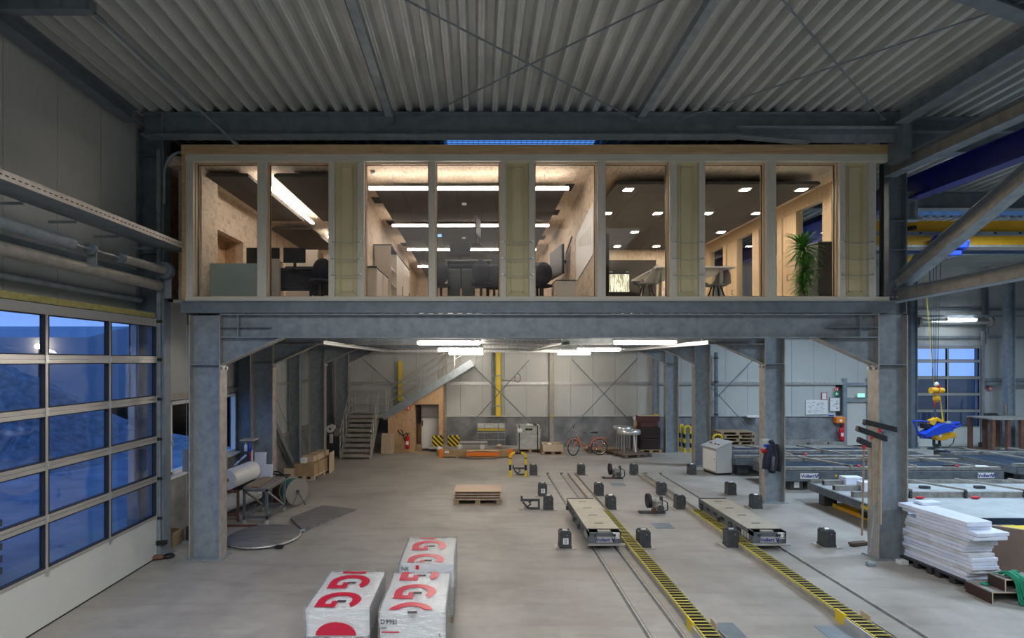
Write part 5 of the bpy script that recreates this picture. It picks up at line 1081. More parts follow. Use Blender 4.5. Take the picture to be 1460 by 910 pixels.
def lifter():
    t = thing('crane_hook_block', 'yellow hook block with red chain hanging on thin ropes in the right hall', 'hook', tuple(P(1333, 575, yl)))
    for i, px in enumerate((1324, 1330, 1336, 1342)): MB().cyl(P(px+(1 if i < 2 else -1)*1, 372, yl), P(1330+i*2, 545, yl), .012, 6).build('rope', 'charcoal', t)
    MB().tube([P(1317, 372, yl), P(1326, 480, yl), P(1331, 545, yl), P(1341, 560, yl)], .012, 6).build('pendant_cable', 'yellow', t)
    a = P(1329, 557, yl); MB().cyl((a.x-.05, yl, a.z), (a.x+.16, yl, a.z), .12, 14).build('pulley', 'crane_yellow', t); a = P(1337, 557, yl); MB().cyl((a.x-.02, yl-.06, a.z), (a.x+.14, yl-.06, a.z), .11, 14).build('pulley', 'crane_yellow', t)
    MB().ball(P(1335, 568, yl), .12, .1, .16).build('hook_housing', 'crane_yellow', t); MB().ball(P(1335, 548, yl), .08, .08, .09).build('rope_socket', 'white', t); MB().ball(P(1337, 551, yl), .08, .08, .1).build('red_coupling', 'red', t)
    p = [P(1333, 574, yl)+V((0,0,-.07*k)) for k in range(6)]
    for k, q in enumerate(p): MB().tube([q+V((.035*math.cos(a*pi/4)*(k % 2), .035*math.cos(a*pi/4)*(1-k % 2), .05*math.sin(a*pi/4))) for a in range(8)], .014, 5, True).build('chain_link', 'red' if k < 3 else 'charcoal', t)
    t = thing('vacuum_lifter', 'blue and yellow lifting device hanging on the crane hook before the rear gate', 'lifter', tuple(P(1334, 641, yl)))
    T = lambda lst, r_, nm_, m_: MB().tube([P(*q, yl) for q in lst], r_, 8).build(nm_, m_, t)
    MB().prism([(P(px, py, yl).x, P(px, py, yl).z) for px, py in ((1310,618),(1334,604),(1352,603),(1349,613),(1312,623))], 'y', yl-.3, yl+.1).build('blue_cover', 'blue', t)
    MB().prism([(P(px, py, yl).x, P(px, py, yl).z) for px, py in ((1313,621),(1334,614),(1355,616),(1356,623),(1345,624),(1341,627),(1330,627),(1326,623))], 'y', yl-.25, yl+.15).build('yellow_body', 'crane_yellow', t, .02)
    MB().prism([(P(px, py, yl).x, P(px, py, yl).z) for px, py in ((1325,605),(1325,599),(1330,597),(1334,595),(1340,598),(1345,601),(1340,603),(1333,600),(1329,607))], 'y', yl-.1, yl+.1).build('yellow_yoke', 'crane_yellow', t, .01)
    box('battery_box', P(1315,1,yl).x, P(1324,1,yl).x, yl-.1, yl+.1, ZZ(611, yl), ZZ(604.5, yl), 'black', t)
    T([(1302,600),(1330,602),(1345,602)], .03, 'blue_rod', 'blue'); T([(1302,600),(1312.5,624.5),(1327,625)], .03, 'blue_rod', 'blue'); T([(1350,603),(1368,603.5),(1370,606),(1358,611),(1350,612)], .05, 'control_handle', 'blue'); MB().ball(P(1352, 604, yl-.2), .12, .1, .1).build('motor', 'galv_dark', t); MB().ball(P(1356, 608, yl-.2), .14, .12, .09).build('blue_pump', 'blue', t)
    T([(1340,565),(1343,590),(1345,603)], .02, 'strap', 'yellow'); T([(1351,613),(1357,614),(1361,622),(1359,632),(1352,638),(1343,638)], .014, 'hose', 'black'); T([(1333,591),(1333,599)], .03, 'shackle', 'charcoal')
    for px in (1331.5, 1339.5): T([(px,626),(px,636)], .045, 'post', 'charcoal')
    box('crossbar', P(1331,1,yl).x, P(1341,1,yl).x, yl-.04, yl+.04, ZZ(636, yl), ZZ(633, yl), 'charcoal', t); MB().lathe([(0,0),(.3,0),(.28,.03),(.14,.07),(.1,.12),(0,.12)], P(1335.5, 641, yl), 20).build('suction_plate', 'steel_paint', t)
    MB().cyl(P(1340, 621.5, yl-.27), P(1340, 621.5, yl-.26), .06, 14).build('round_label', 'white', t)
lifter()
# longitudinal truss beside the office
def truss(lb, a, b_, d, w_, up=(0,0,1)): 
    r = thing('truss_member', lb, 'beam', tuple(a)); u = V(up)
    MB().bar(a, b_, .02, d-.04, up).build('web', 'galv_warm', r); MB().bar(a, b_, w_, .02, up, ou=d/2).build('flange', 'galv_dark', r); MB().bar(a, b_, w_, .02, up, ou=-d/2).build('flange', 'galv', r)
truss('upper grey steel truss chord running forward from the right office corner', (8.55, 11.2, 7.95), (8.55, 2.0, 7.95), .26, .26); truss('lower grey steel truss chord running forward from the right office corner', (8.55, 11.2, 5.32), (8.45, 2.0, 5.62), .24, .24)
truss('diagonal grey steel truss member rising toward the camera beside the office', (8.55, 11.0, 5.55), (8.55, 6.4, 7.9), .26, .24)
r = thing('gusset', 'steel gusset plate at the lower right office corner', 'plate', (8.5, 11.1, 5.0)); box('plate', 8.35, 8.75, 11.0, 11.02, 5.21, 5.6, 'galv_dark', r)
for k in range(3): MB().cyl((8.44+k*.1, 11.0, 5.3), (8.44+k*.1, 10.96, 5.3), .025, 6).build('bolt', 'galv_light', r)
# rear gate surroundings
t = thing('gate_spring_shaft', 'shaft with end drums above the rear gate', 'gate drive', (20.3, 24.9, 5.6)); z = ZZ(459, 24.8); MB().cyl((20.2, 24.85, z), (23.6, 24.85, z), .12, 14).build('spring_tube', 'galv_light', t)
for x in (20.2, 23.5): MB().cyl((x, 24.85, z), (x+.12, 24.85, z), .26, 16).build('end_drum', 'galv_warm', t); box('bracket', x+.02, x+.06, 24.9, 25.1, 4.8, z, 'galv_light', t)
t = thing('gate_track', 'guide tracks on both sides of the rear gate', 'track', (21.8, 25.0, 0))
for x in (20.2, 23.36): box('track', x, x+.1, 24.95, 25.05, 0, 5.4, 'galv_light', t); box('track_foot', x-.15, x+.15, 24.9, 25.0, .05, .25, 'charcoal', t)
tubelamp('tube_lamp', 'glowing tube lamp above the rear gate', XX(1351, 24.3), XX(1391, 24.3), 24.3, ZZ(456.5, 24.3), 'lamp_cool', .16, 6.04)
r = thing('wall_girt', 'long grey steel rail in front of the rear gate lamp', 'beam', (20, 24.4, 6.0)); box('rail_bar', 19.9, 25.9, 24.4, 24.5, ZZ(452, 24.4), ZZ(449, 24.4), 'galv', r)
column('hall_column', 'tall grey steel column on the back wall at the far right', XX(1433, 24.2), XX(1444, 24.2), 24.2, 8.2, .25, 'galv', plate=True)
column('hall_column', 'dark steel post right of the rear gate', XX(1402, 25.0), XX(1408, 25), 25.0, 8.2, .12, 'galv_dark', z0=5.2, plate=False)
column('hall_column', 'dark steel hall column left of the rear gate', XX(1297, 24.8), XX(1306, 24.8), 24.8, 8.2, .2, 'galv_dark')
r = thing('wall_girt', 'steel rail on the back wall behind the far right column', 'beam', (24, 24.9, 3.5)); box('rail_bar', 23.5, 25.9, 24.9, 25.0, ZZ(549, 24.9), ZZ(545, 24.9), 'galv', r)
t = thing('wall_motor', 'dark gate motor box right of the rear gate', 'box', tuple(P(1415, 592, 24.9))); box('housing', XX(1404, 24.9), XX(1422, 24.9), 24.85, 25.1, ZZ(594, 24.9), ZZ(589.5, 24.9), 'charcoal', t, .02); box('cover', XX(1412, 24.9), XX(1423, 24.9), 24.8, 24.85, ZZ(595, 24.9), ZZ(592, 24.9), 'black', t)
# steel trestle table far right
t = thing('steel_trestle', 'rust brown steel trestle table in the far right corner', 'table', tuple(P(1440, 640, 22.3))); yy = 22.5; zt2 = ZZ(597, yy)
box('tabletop', XX(1415, yy), 24.5, yy, yy+1.2, zt2-.06, zt2, 'galv_warm', t)
for px in (1418, 1440, 1459): box('leg', XX(px-2.2, yy), XX(px+2.2, yy), yy+.02, yy+.15, 0, zt2-.06, 'rust', t); box('leg', XX(px-2.2, yy), XX(px+2.2, yy), yy+1.05, yy+1.18, 0, zt2-.06, 'rust', t)
for o in [q for q in bpy.data.objects if q.parent == t and q.name.startswith('leg')]: pass
for i, (px, y) in enumerate(((1405, 23.6), (1438, 23.5))): pallet(f"{'left' if i == 0 else 'right'} empty wooden pallet under the rust brown trestle", XX(px+8, y), y, 1.2, .8)
for i in range(3): tag(MB().cyl((XX(1425, 23.3), 23.3+i*.13, .2), (24.8, 23.3+i*.13, .2), .05, 10).build('grey_pipe', 'galv_light'), f"{['front','middle','rear'][i]} grey pipe lying on the pallets under the rust brown trestle", 'pipe', 'pipes under the trestle')
tag(MB().bar(P(1436, 638, 23.9), P(1433.5, 575, 24.0), .05, .05).build('wooden_pole', 'wood_rough'), 'long thin wooden pole leaning on the far right column', 'pole')
# moulds / formwork tables
def moulding_table(lb, x0, x1, y0, y1, z, m_top, beams_x=(), beams_y=(), logo=None, cols=(), supports=True, h=.22):
    t = thing('formwork_table', lb, 'formwork table', ((x0+x1)/2, (y0+y1)/2, 0))
    box('steel_top', x0, x1, y0, y1, z-.03, z, m_top, t)
    box('side_beam', x0, x1, y0-.05, y0, z-h, z-.02, 'steel_paint', t); box('side_beam', x0, x1, y1, y1+.05, z-h, z+.02, 'steel_paint', t)
    box('end_beam', x0-.05, x0, y0, y1, z-h, z+.02, 'steel_paint', t); box('end_beam', x1, x1+.05, y0, y1, z-h, z+.02, 'steel_paint', t)
    for y in beams_x: box('formwork_rail', x0, x1, y, y+.14, z, z+.10, 'formwork_grey', t); 
    for a, b_ in beams_y: MB().bar((a, y0+.05, z+.13), (b_, y1-.05, z+.13), .06, .05).build('cross_rail', 'galv_warm', t)
    for x, y in cols: box('support_block', x-.2, x+.2, y-.12, y+.12, 0, z-h, 'charcoal', t, .01)
    for k, (x, y) in enumerate(((x0+(x1-x0)*.3, y0+.12), (x0+(x1-x0)*.75, y0+.12))): MB().box(x, x+.35, y, y+.08, z+.1, z+.16).build('clamp_bar', 'charcoal', t); MB().ball((x+.38, y, z+.12), .07, .05, .04).build('clamp_lever', 'red', t)
    return t
A_ = G(1051, 676); 
# rear strip of low tables / boards
for i, (px0, px1, py) in enumerate(((1030, 1064, 648), (1066, 1120, 647), (1122, 1175, 646.5), (1178, 1240, 646.5))):
    g0 = G(px0, py, .25); x0, x1 = g0.x, XX(px1, g0.y); t = thing('steel_slab_table', f"{['first','second','third','fourth'][i]} flat grey steel table from the left in the rear row", 'formwork table', (x0, g0.y, 0))
    box('steel_top', x0, x1-.05, g0.y, g0.y+1.6, .27, .33, 'formwork_grey', t); box('side_beam', x0, x1-.05, g0.y-.05, g0.y, .13, .33, 'steel_paint', t)
    for k in range(3): a = x0+.1+k*(x1-x0-.4)/2; box('foot', a, a+.2, g0.y+.02, g0.y+.22, 0, .27, 'black', t); box('foot', a, a+.2, g0.y+1.3, g0.y+1.5, 0, .27, 'black', t)
g0 = G(1296, 651, .25); t = thing('steel_slab_table', 'long flat grey steel table right of the front column in the rear row', 'formwork table', (g0.x, g0.y, 0)); x1 = XX(1370, g0.y)
box('steel_top', XX(1245, g0.y), x1, g0.y, g0.y+1.5, .25, .31, 'formwork_grey', t); box('side_beam', XX(1245, g0.y), x1, g0.y-.05, g0.y, .1, .3, 'steel_paint', t)
for k in range(4): a = XX(1300, g0.y)+k*.6; box('foot', a, a+.2, g0.y+.05, g0.y+.25, 0, .25, 'black', t)
moulding_table('dark blue formwork table with support blocks behind the jacket column', 9.0, 16.2, 18.85, 21.0, .6, 'table_top', (18.87, 19.9), ((11.0, 10.4), (13.0, 12.4), (14.8, 14.3)), cols=((9.35, 19.1), (13, 19.1), (15.9, 19.1)))
t = moulding_table('second formwork table with nameplate right of the jacket column', 9.45, 16.2, 16.65, 18.4, .62, 'table_top', (16.68, 18.15), ((11.6, 10.9), (13.6, 12.9), (15.4, 14.8)), cols=((9.9, 16.85), (13.2, 16.85), (15.9, 16.85)), h=.32)
def plate_logo(t, x, y, z, w_=.55):
    box('nameplate', x, x+w_, y-.008, y, z, z+.17, 'white', t); text('Vollert', .15, 'logo_blue', 'lettering', t, (x+w_*.42, y-.012, z+.035), (pi/2,0,0), off=.003)
    q = x+w_*.8; MB().prism([(q, z+.14), (q+.03, z+.14), (q+.055, z+.06), (q+.08, z+.14), (q+.11, z+.14), (q+.07, z+.03), (q+.04, z+.03)], 'y', y-.014, y-.008).build('emblem', 'logo_blue', t)
plate_logo(t, XX(1141, 16.6), 16.6, .38); plate_logo(t, XX(1394, 16.6), 16.6, .40, .5); MB().cyl((XX(1192, 16.6), 16.60, .48), (XX(1192, 16.6), 16.59, .48), .035, 10).build('yellow_dot', 'yellow', t)
box('white_label', 9.82, 9.98, 16.72, 16.73, .08, .26, 'white', t)
# left ends of first table seen as angled frame
# third table in front with galvanised side forms
z = .52; t = thing('formwork_table', 'large pale formwork table with grey side forms in front of the right column', 'formwork table', (13, 12.9, 0))
ya, yb_ = 11.95, 15.35; X9 = 9.5
box('steel_top', X9, 19.5, ya, yb_, z-.03, z, 'form_white', t); box('side_beam', X9, 19.5, ya-.06, ya, z-.24, z+.01, 'table_top', t); box('side_beam', X9, 19.5, yb_, yb_+.06, z-.2, z+.1, 'formwork_grey', t); MB().bar((X9-.03, ya-.06, z-.08), (X9-.03, yb_+.06, z-.08), .08, .2).build('end_beam', 'steel_paint', t)
box('side_form', X9+.1, 19.5, 13.75, 13.87, z, z+.14, 'formwork_grey', t)
for xx, yy in ((9.72, 15.1), (9.62, 14.5)): box('side_form', xx, xx+.7, yy, yy+.12, z, z+.13, 'formwork_grey', t); box('open_end', xx-.003, xx, yy+.02, yy+.1, z+.02, z+.11, 'black', t)
for xx, yy in ((10.25, 15.05), (10.3, 14.4)): box('foam_block', xx, xx+.5, yy-.05, yy+.25, z, z+.24, 'eps', t)
for a in (10.9, 12.3, 13.8, 15.3, 16.8): MB().bar((a+.3, 13.9, z+.16), (a-.35, 15.2, z+.16), .05, .05).build('cross_rail', 'galv_warm', t); MB().box(a-.2, a+.05, 14.7, 14.8, z, z+.07).build('clamp_bar', 'charcoal', t); MB().bar((a+.1, 13.7, z), (a+.1, 13.7, z+.2), .05, .05).build('clamp_post', 'charcoal', t); MB().ball((a+.25, 13.6, z+.04), .12, .04, .04).build('clamp_lever', 'red', t)
for x, y in ((9.75, 15.0), (9.9, 12.3), (13, 12.3), (17, 12.3)): box('support_block', x-.18, x+.18, y-.12, y+.12, 0, z-.03, 'charcoal', t, .01)
box('yellow_label', X9-.08, X9-.072, 13.0, 13.25, z-.12, z-.04, 'yellow', t)
MB().cyl((9.75, 13.6, .25), (9.9, 13.6, .25), .2, 18).build('wheel', 'black', t)
t = thing('floor_channel', 'ochre yellow steel channel on the floor under the pale formwork table', 'channel', (9.3, 12.5, 0))
g1, g2 = G(1186, 723), G(1250, 748)
for o_ in (-.12, .12): MB().bar((g1.x+o_+.15, g1.y, .05), (g2.x+o_+.15, g2.y, .05), .03, .1).build('side_wall', 'crane_yellow', t)
MB().bar((g1.x+.15, g1.y, .01), (g2.x+.15, g2.y, .01), .24, .02).build('channel_floor', 'crane_yellow', t)
# table at far right
t = moulding_table('dark formwork table at the right edge with white foam block', 17.3, 23.0, 17.3, 20.4, .6, 'table_top', (17.35, 19.6), ((18.6, 18.2), (20.4, 20.0)), cols=((17.8, 17.6), (21, 17.6)))
tag(box('foam_block', XX(1391, 16.9), XX(1412, 16.9), 16.8, 17.1, 0, .7, 'eps'), 'white foam block standing in front of the right edge formwork table', 'foam block')
# long concrete slab strips
# piles of pallets and profiles near the back wall
for i in range(6):
    pallet(f"{['bottom','second','third','fourth','fifth','top'][i]} empty pallet of the left pallet pile by the back wall", XX(1050, 24.1)+.04*(-1)**i, 24.3, 1.5, .9, .03*(-1)**i, z=.144*i); 
for i, px in enumerate((1028, 1078)): pallet(f"{'left' if i == 0 else 'right'} low pallet beside the pallet pile behind the control desk", XX(px, 23.2), 23.2, 1.2, .8)
tag(box('blue_foil', XX(1072, 23.2), XX(1080, 23.2), 23.0, 23.3, .15, .24, 'blue_light'), 'bright blue foil lump on a pallet by the back wall', 'foil')
for i, px in enumerate((1140, 1182)): pallet(f"{'left' if i == 0 else 'right'} pallet carrying grey steel profiles before the fire exit", XX(px, 24.4), 24.45, 1.3, .8)
prof = [(1118,1165,.145,24.1),(1122,1205,.145,24.3),(1118,1150,.246,24.12),(1132,1180,.246,24.32),(1168,1208,.145,24.65),(1120,1156,.347,24.2),(1150,1190,.347,24.36),(1182,1206,.246,24.3)]
for i, (a, b_, z, y) in enumerate(prof):
    t = thing('steel_profile', f"grey rectangular steel profile, {['first','second','third','fourth','fifth','sixth','seventh','eighth'][i]} placed on the pallets before the fire exit", 'profile', (XX(a, y), y, z), group='steel profiles on pallets')
    box('tube', XX(a, y), XX(b_, y), y, y+.13, z, z+.1, 'formwork_grey', t); box('open_end', XX(a, y)-.003, XX(a, y), y+.02, y+.11, z+.015, z+.085, 'black', t)
for i in range(5): tag(MB().cyl((XX(1180+i, 22.3), 22.2+i*.11, .06), (XX(1250, 22.3), 22.2+i*.11, .06), .035, 8).build('steel_rod', 'galv_light'), f"{['front','second','middle','fourth','rear'][i]} slim grey steel rod lying on the floor before the fire exit", 'rod', 'steel rods on the floor')
# socket box and jacket on the second right column
t = thing('socket_box', 'white and blue power socket box with red outlets on the second right column', 'socket box', (8.05, 15.1, 1.5)); y = 15.1; x0, x1 = XX(1085, y), XX(1098, y)
box('housing', x0, x1, y-.1, y+.08, ZZ(640, y), ZZ(626, y), 'grey_box', t, .015); box('blue_panel', x0+.02, x1-.04, y-.106, y-.1, ZZ(637, y), ZZ(633, y), 'blue', t)
for k in range(3): c_ = P(1086.5+k*3.6, 641+k*.8, y-.06); MB().cyl(c_, c_+V((0,-.08,-.06)), .045, 12).build('red_outlet', 'red', t)
def jacket():
    t = thing('work_jacket', 'dark blue and grey work jacket hanging on the second right column', 'jacket', (8.35, 15.1, 1.0)); y = 15.08
    def fold(pts, th, m_, nm_, seed):
        random.seed(seed); n_ = len(pts); mb = MB(); vs_ = []
        L = [(P(a, c, y), P(b_, c, y)) for a, b_, c in pts]; K = 8
        for l_, r_ in L:
            for k in range(K+1): u = k/K; p = l_.lerp(r_, u); vs_.append((p.x, y-.04-th*math.sin(pi*u)-.03*math.sin(u*14+p.z*3)*math.sin(pi*u), p.z))
        fs = [(j*(K+1)+i, (j+1)*(K+1)+i, (j+1)*(K+1)+i+1, j*(K+1)+i+1) for j in range(n_-1) for i in range(K)]; mb.add(vs_, fs, True); o = mb.build(nm_, m_, t); s_ = o.modifiers.new('s', 'SOLIDIFY'); s_.thickness = .025
    fold([(1096,1102,629),(1093,1107,636),(1090,1110,645),(1089,1112,655),(1088,1111,662),(1093,1108,669),(1095,1103,674)], .1, 'cloth', 'jacket_body', 1)
    fold([(1091,1097,634),(1088,1096,645),(1086,1094,657),(1085,1093,668)], .14, 'cloth_blue', 'sleeve', 2); fold([(1101,1108,633),(1105,1112,645),(1106,1112,658),(1104,1111,671)], .14, 'cloth', 'sleeve', 3); fold([(1095,1102,650),(1094,1101,660),(1095,1100,670)], .16, 'cloth_grey', 'inner_lining', 4)
    MB().ball(P(1099, 630, y-.06), .09, .07, .06).build('collar', 'cloth_blue', t); MB().cyl(P(1099, 629, 15.2), P(1099, 629, 15.0), .012, 6).build('hook', 'charcoal', t); 
jacket()
# brooms leaning on the front right column
def broom(lb, hx0, hy0, hx1, hy1, bx_, by_, y, tilt=.0, m='black'):
    a, b_ = P(hx0, hy0, y), P(hx1, hy1, y+.1); t = thing('broom', lb, 'broom', tuple(P(bx_, by_, y))); c_ = (a+b_)/2; d = (b_-a).normalized()
    MB().bar(a, b_, .09, .05).build('broom_head', 'black', t, .006); MB().bar(a-V((0,0,-.045)), b_-V((0,0,-.045)), .08, .07).build('bristles', m, t, .01)
    e = P(bx_, by_, y-.25); MB().cyl(c_-V((0,0,.02)), e, .016, 8).build('broom_handle', 'wood_rough', t); MB().cyl(c_, c_.lerp(e, .06), .028, 8).build('socket', 'red', t)
broom('longest broom with dark head leaning highest on the front right column', 1232, 603.5, 1277, 614.5, 1251, 747, 10.75); broom('broom with wide black head in the middle of the leaning three', 1222, 613, 1263, 628, 1244, 722, 10.7); broom('small dark broom leaning left of the other two', 1224, 629, 1240, 637, 1229, 764, 10.6)
t = thing('shovel', 'grey steel pole with foot leaning on the front right column', 'tool', tuple(G(1239, 792))); MB().cyl(P(1249, 716, 10.7), P(1240, 786, 10.6), .022, 8).build('pole', 'galv', t); box('foot', XX(1234, 10.6), XX(1245, 10.6), 10.5, 10.62, 0, .08, 'galv', t, .02)
t = thing('hand_brush', 'flat floor squeegee lying beside the front right column', 'tool', tuple(G(1226, 778))); g = G(1226, 779); MB().bar((g.x-.2, g.y, .05), (g.x+.2, g.y+.1, .05), .12, .05).build('brush_head', 'wood_dark', t); MB().bar((g.x-.2, g.y-.02, .02), (g.x+.2, g.y+.08, .02), .08, .04).build('bristles', 'black', t)
tag(MB().cyl(P(1256.5, 629, 10.72), P(1256, 748, 10.7), .014, 8).build('wooden_stick', 'ply_edge'), 'thin wooden stick against the left flange of the front right column', 'stick')
# foam board stack
def foam_stack():
    base = V((8.50, 10.78, 0)); d = V((.10, -1, 0)).normalized(); n_ = V((1, .10, 0)).normalized(); ang = math.atan2(d.y, d.x)
    t = thing('black_pallet', 'black plastic pallet under the rear part of the foam board stack', 'pallet', tuple(base)); t2 = thing('black_pallet', 'black plastic pallet under the front part of the foam board stack', 'pallet', tuple(base+d*.75))
    for q, s0 in ((t, .0), (t2, .72)):
        for k in range(3): u = base+d*(s0+.06+k*.28)-n_*.06; MB().bar(u+V((0,0,.05)), u+n_*.72+V((0,0,.05)), .1, .1).build('block_row', 'dark_plastic', q)
        for k in range(6): u = base+n_*(-.02+k*.125); MB().bar(u+d*s0+V((0,0,.12)), u+d*(s0+.68)+V((0,0,.12)), .09, .03).build('deck_bar', 'dark_plastic', q)
    random.seed(21); z = .137; nm_ = ['lowest','second','third','fourth','fifth','sixth','seventh','eighth','ninth','tenth','eleventh','twelfth','thirteenth','fourteenth','topmost']
    for i in range(15):
        th = .068 if i < 14 else .085; l_ = random.uniform(1.22, 1.38); s0 = random.uniform(-.03, .05); o_ = random.uniform(-.03, .03); w_ = random.uniform(.48, .58)
        if i == 14: l_, s0, w_, o_ = 1.36, -.06, .5, -.04
        if i == 12: l_, s0, w_ = 1.15, .3, .62
        if i == 11: l_, s0, w_ = 1.35, .1, .62
        c_ = base+d*(s0+l_/2)+n_*(o_+w_/2)
        mb = MB(); nx = 9
        # broken, slightly wavy outline of cut foam
        pts = []
        for k in range(nx): pts.append((-l_/2+l_*k/(nx-1), -w_/2+random.uniform(-.008, .008)))
        pts += [(l_/2+random.uniform(-.012, .012), -w_/6), (l_/2+random.uniform(-.012, .012), w_/6)]
        for k in range(nx): pts.append((l_/2-l_*k/(nx-1), w_/2+random.uniform(-.008, .008)))
        mb.prism(pts, 'z', z, z+th-.007); a_ = ang+random.uniform(-.03, .03); R = Matrix.Rotation(a_, 3, 'Z'); mb.v = [tuple(R @ V((p[0], p[1], 0))+V((c_.x, c_.y, p[2]))) for p in mb.v]
        tag(mb.build('foam_board', 'eps_dirty' if i in (2, 6, 9) else 'eps', None, .005), f'{nm_[i]} white foam board counted from below in the big stack', 'foam board', 'foam boards in the big stack'); z += th
    c_ = base+d*.12+n_*.42
    tag(MB().cb((c_.x, c_.y, z+.026), .2, .42, .05, ang).build('foam_board', 'eps', None, .006), 'small loose foam board lying on the rear end of the big stack', 'foam board')
    tag(MB().cb((8.80, 10.93, .46), .14, .06, .92, 0, 0, .0).build('foam_board', 'eps', None, .006), 'bluish foam board standing upright between the front right column and the stack', 'foam board')
    tag(MB().cb((8.36, 10.62, .05), .14, .16, .09, ang).build('foam_scrap', 'eps_dirty', None, .01), 'small yellowish foam scrap on the floor at the stack corner', 'foam scrap')
foam_stack()
def plybox(lb, x0, x1, y0, y1, z0, z1):
    t = thing('plywood_trough', lb, 'box', ((x0+x1)/2, y0, z0)); s_ = .018
    box('top_board', x0, x1, y0, y1, z1-s_, z1, 'formwork_grey', t); box('side_board', x0, x0+s_, y0+.001, y1, z0, z1-s_, 'wine_dark', t); box('side_board', x1-s_, x1, y0+.001, y1, z0, z1-s_, 'wine_dark', t); box('back_board', x0+s_, x1-s_, y1-s_, y1, z0, z1-s_, 'wine_dark', t)
    box('cut_edge', x0, x0+s_, y0-.003, y0, z0, z1, 'ply_edge', t); box('cut_edge', x0+s_, x1, y0-.003, y0, z1-s_, z1, 'ply_edge', t)
    return t
plybox('lower dark plywood trough with pale cut edges at the right edge', 8.47, 9.45, 8.88, 9.36, 0, .2); plybox('upper dark plywood trough lying on the lower one', 8.70, 9.3, 8.90, 9.2, .2, .4)
t = thing('green_straps', 'bundle of bright green lifting straps draped over the plywood troughs', 'strap', (8.9, 8.8, 0))
for k in range(9):
    u = k/8; pts = [V((8.74+.13*u, 9.14-.02*k, .41+.012*(k % 3))), V((8.80+.14*u, 9.0, .46+.012*(k % 4))), V((8.84+.17*u, 8.87-.008*k, .40)), V((8.86+.24*u, 8.83-.012*k, .2)), V((8.88+.26*u, 8.80-.016*k, .03)), V((8.96+.22*u, 8.76-.012*k, .015))]
    sm = []
    for i in range(len(pts)-1):
        p0, p1, p2, p3 = pts[max(i-1, 0)], pts[i], pts[i+1], pts[min(i+2, len(pts)-1)]
        for q in range(4): s_ = q/4; sm.append(.5*((2*p1)+(p2-p0)*s_+(2*p0-5*p1+4*p2-p3)*s_*s_+(3*p1-p0-3*p2+p3)*s_**3))
    sm.append(pts[-1]); w_ = V((.028, .006*((k % 3)-1), 0)); mb = MB(); mb.add([p+w_*q for p in sm for q in (-1, 1)], [(2*i, 2*i+1, 2*i+3, 2*i+2) for i in range(len(sm)-1)], True); o = mb.build('strap', 'green_strap', t); s2 = o.modifiers.new('s', 'SOLIDIFY'); s2.thickness = .007
MB().tube([V((9.0+.07*math.cos(q*pi/6), 9.05, .45+.035*math.sin(q*pi/6))) for q in range(12)], .018, 6, True).build('strap_loop', 'green_strap', t)
t2 = thing('green_strap', 'small piece of green strap left of the upper plywood trough', 'strap', (8.6, 9.1, .2)); MB().ball((8.62, 9.16, .22), .07, .05, .025).build('strap', 'green_strap', t2)
t = thing('brown_board', 'large smooth brown formwork board standing on edge behind the plywood troughs', 'board', tuple(G(1430, 812)))
p0, p1 = V((XX(1401, 10.6), 10.6, 0)), V((XX(1500, 8.8), 8.8, 0))
p0 = V((9.75, 10.55, 0)); p1 = V((10.9, 9.6, 0)); dd = (p1-p0).normalized()
MB().bar(p0+V((0,0,.42)), p1+V((0,0,.42)), .03, .82).build('board', 'brown_board', t); MB().bar(p0+V((0,0,.835)), p1+V((0,0,.835)), .03, .012).build('cut_edge', 'ply_edge', t); MB().bar(p0+dd*.3+V((0,0,.1)), p0+dd*.3+V((.4,.5,.1)), .06, .06).build('foot', 'wood_rough', t); MB().bar(p0+dd*1.1+V((0,0,.1)), p0+dd*1.1+V((.4,.5,.1)), .06, .06).build('foot', 'wood_rough', t)
t = thing('yellow_spirit_tool', 'yellow tool case on top behind the large brown board', 'tool', (10.9, 10.5, 0)); yy = 10.5; x0 = XX(1437, yy); z = ZZ(757, yy)
box('stand', x0+.1, x0+.5, yy, yy+.4, 0, z, 'brown_ply', t); MB().box(x0, x0+.6, yy-.1, yy+.25, z, z+.03).build('tray_rim', 'brown_ply', t, .03); MB().box(x0+.04, x0+.56, yy-.06, yy+.2, z+.03, z+.045).build('yellow_inlay', 'yellow', t, .02)
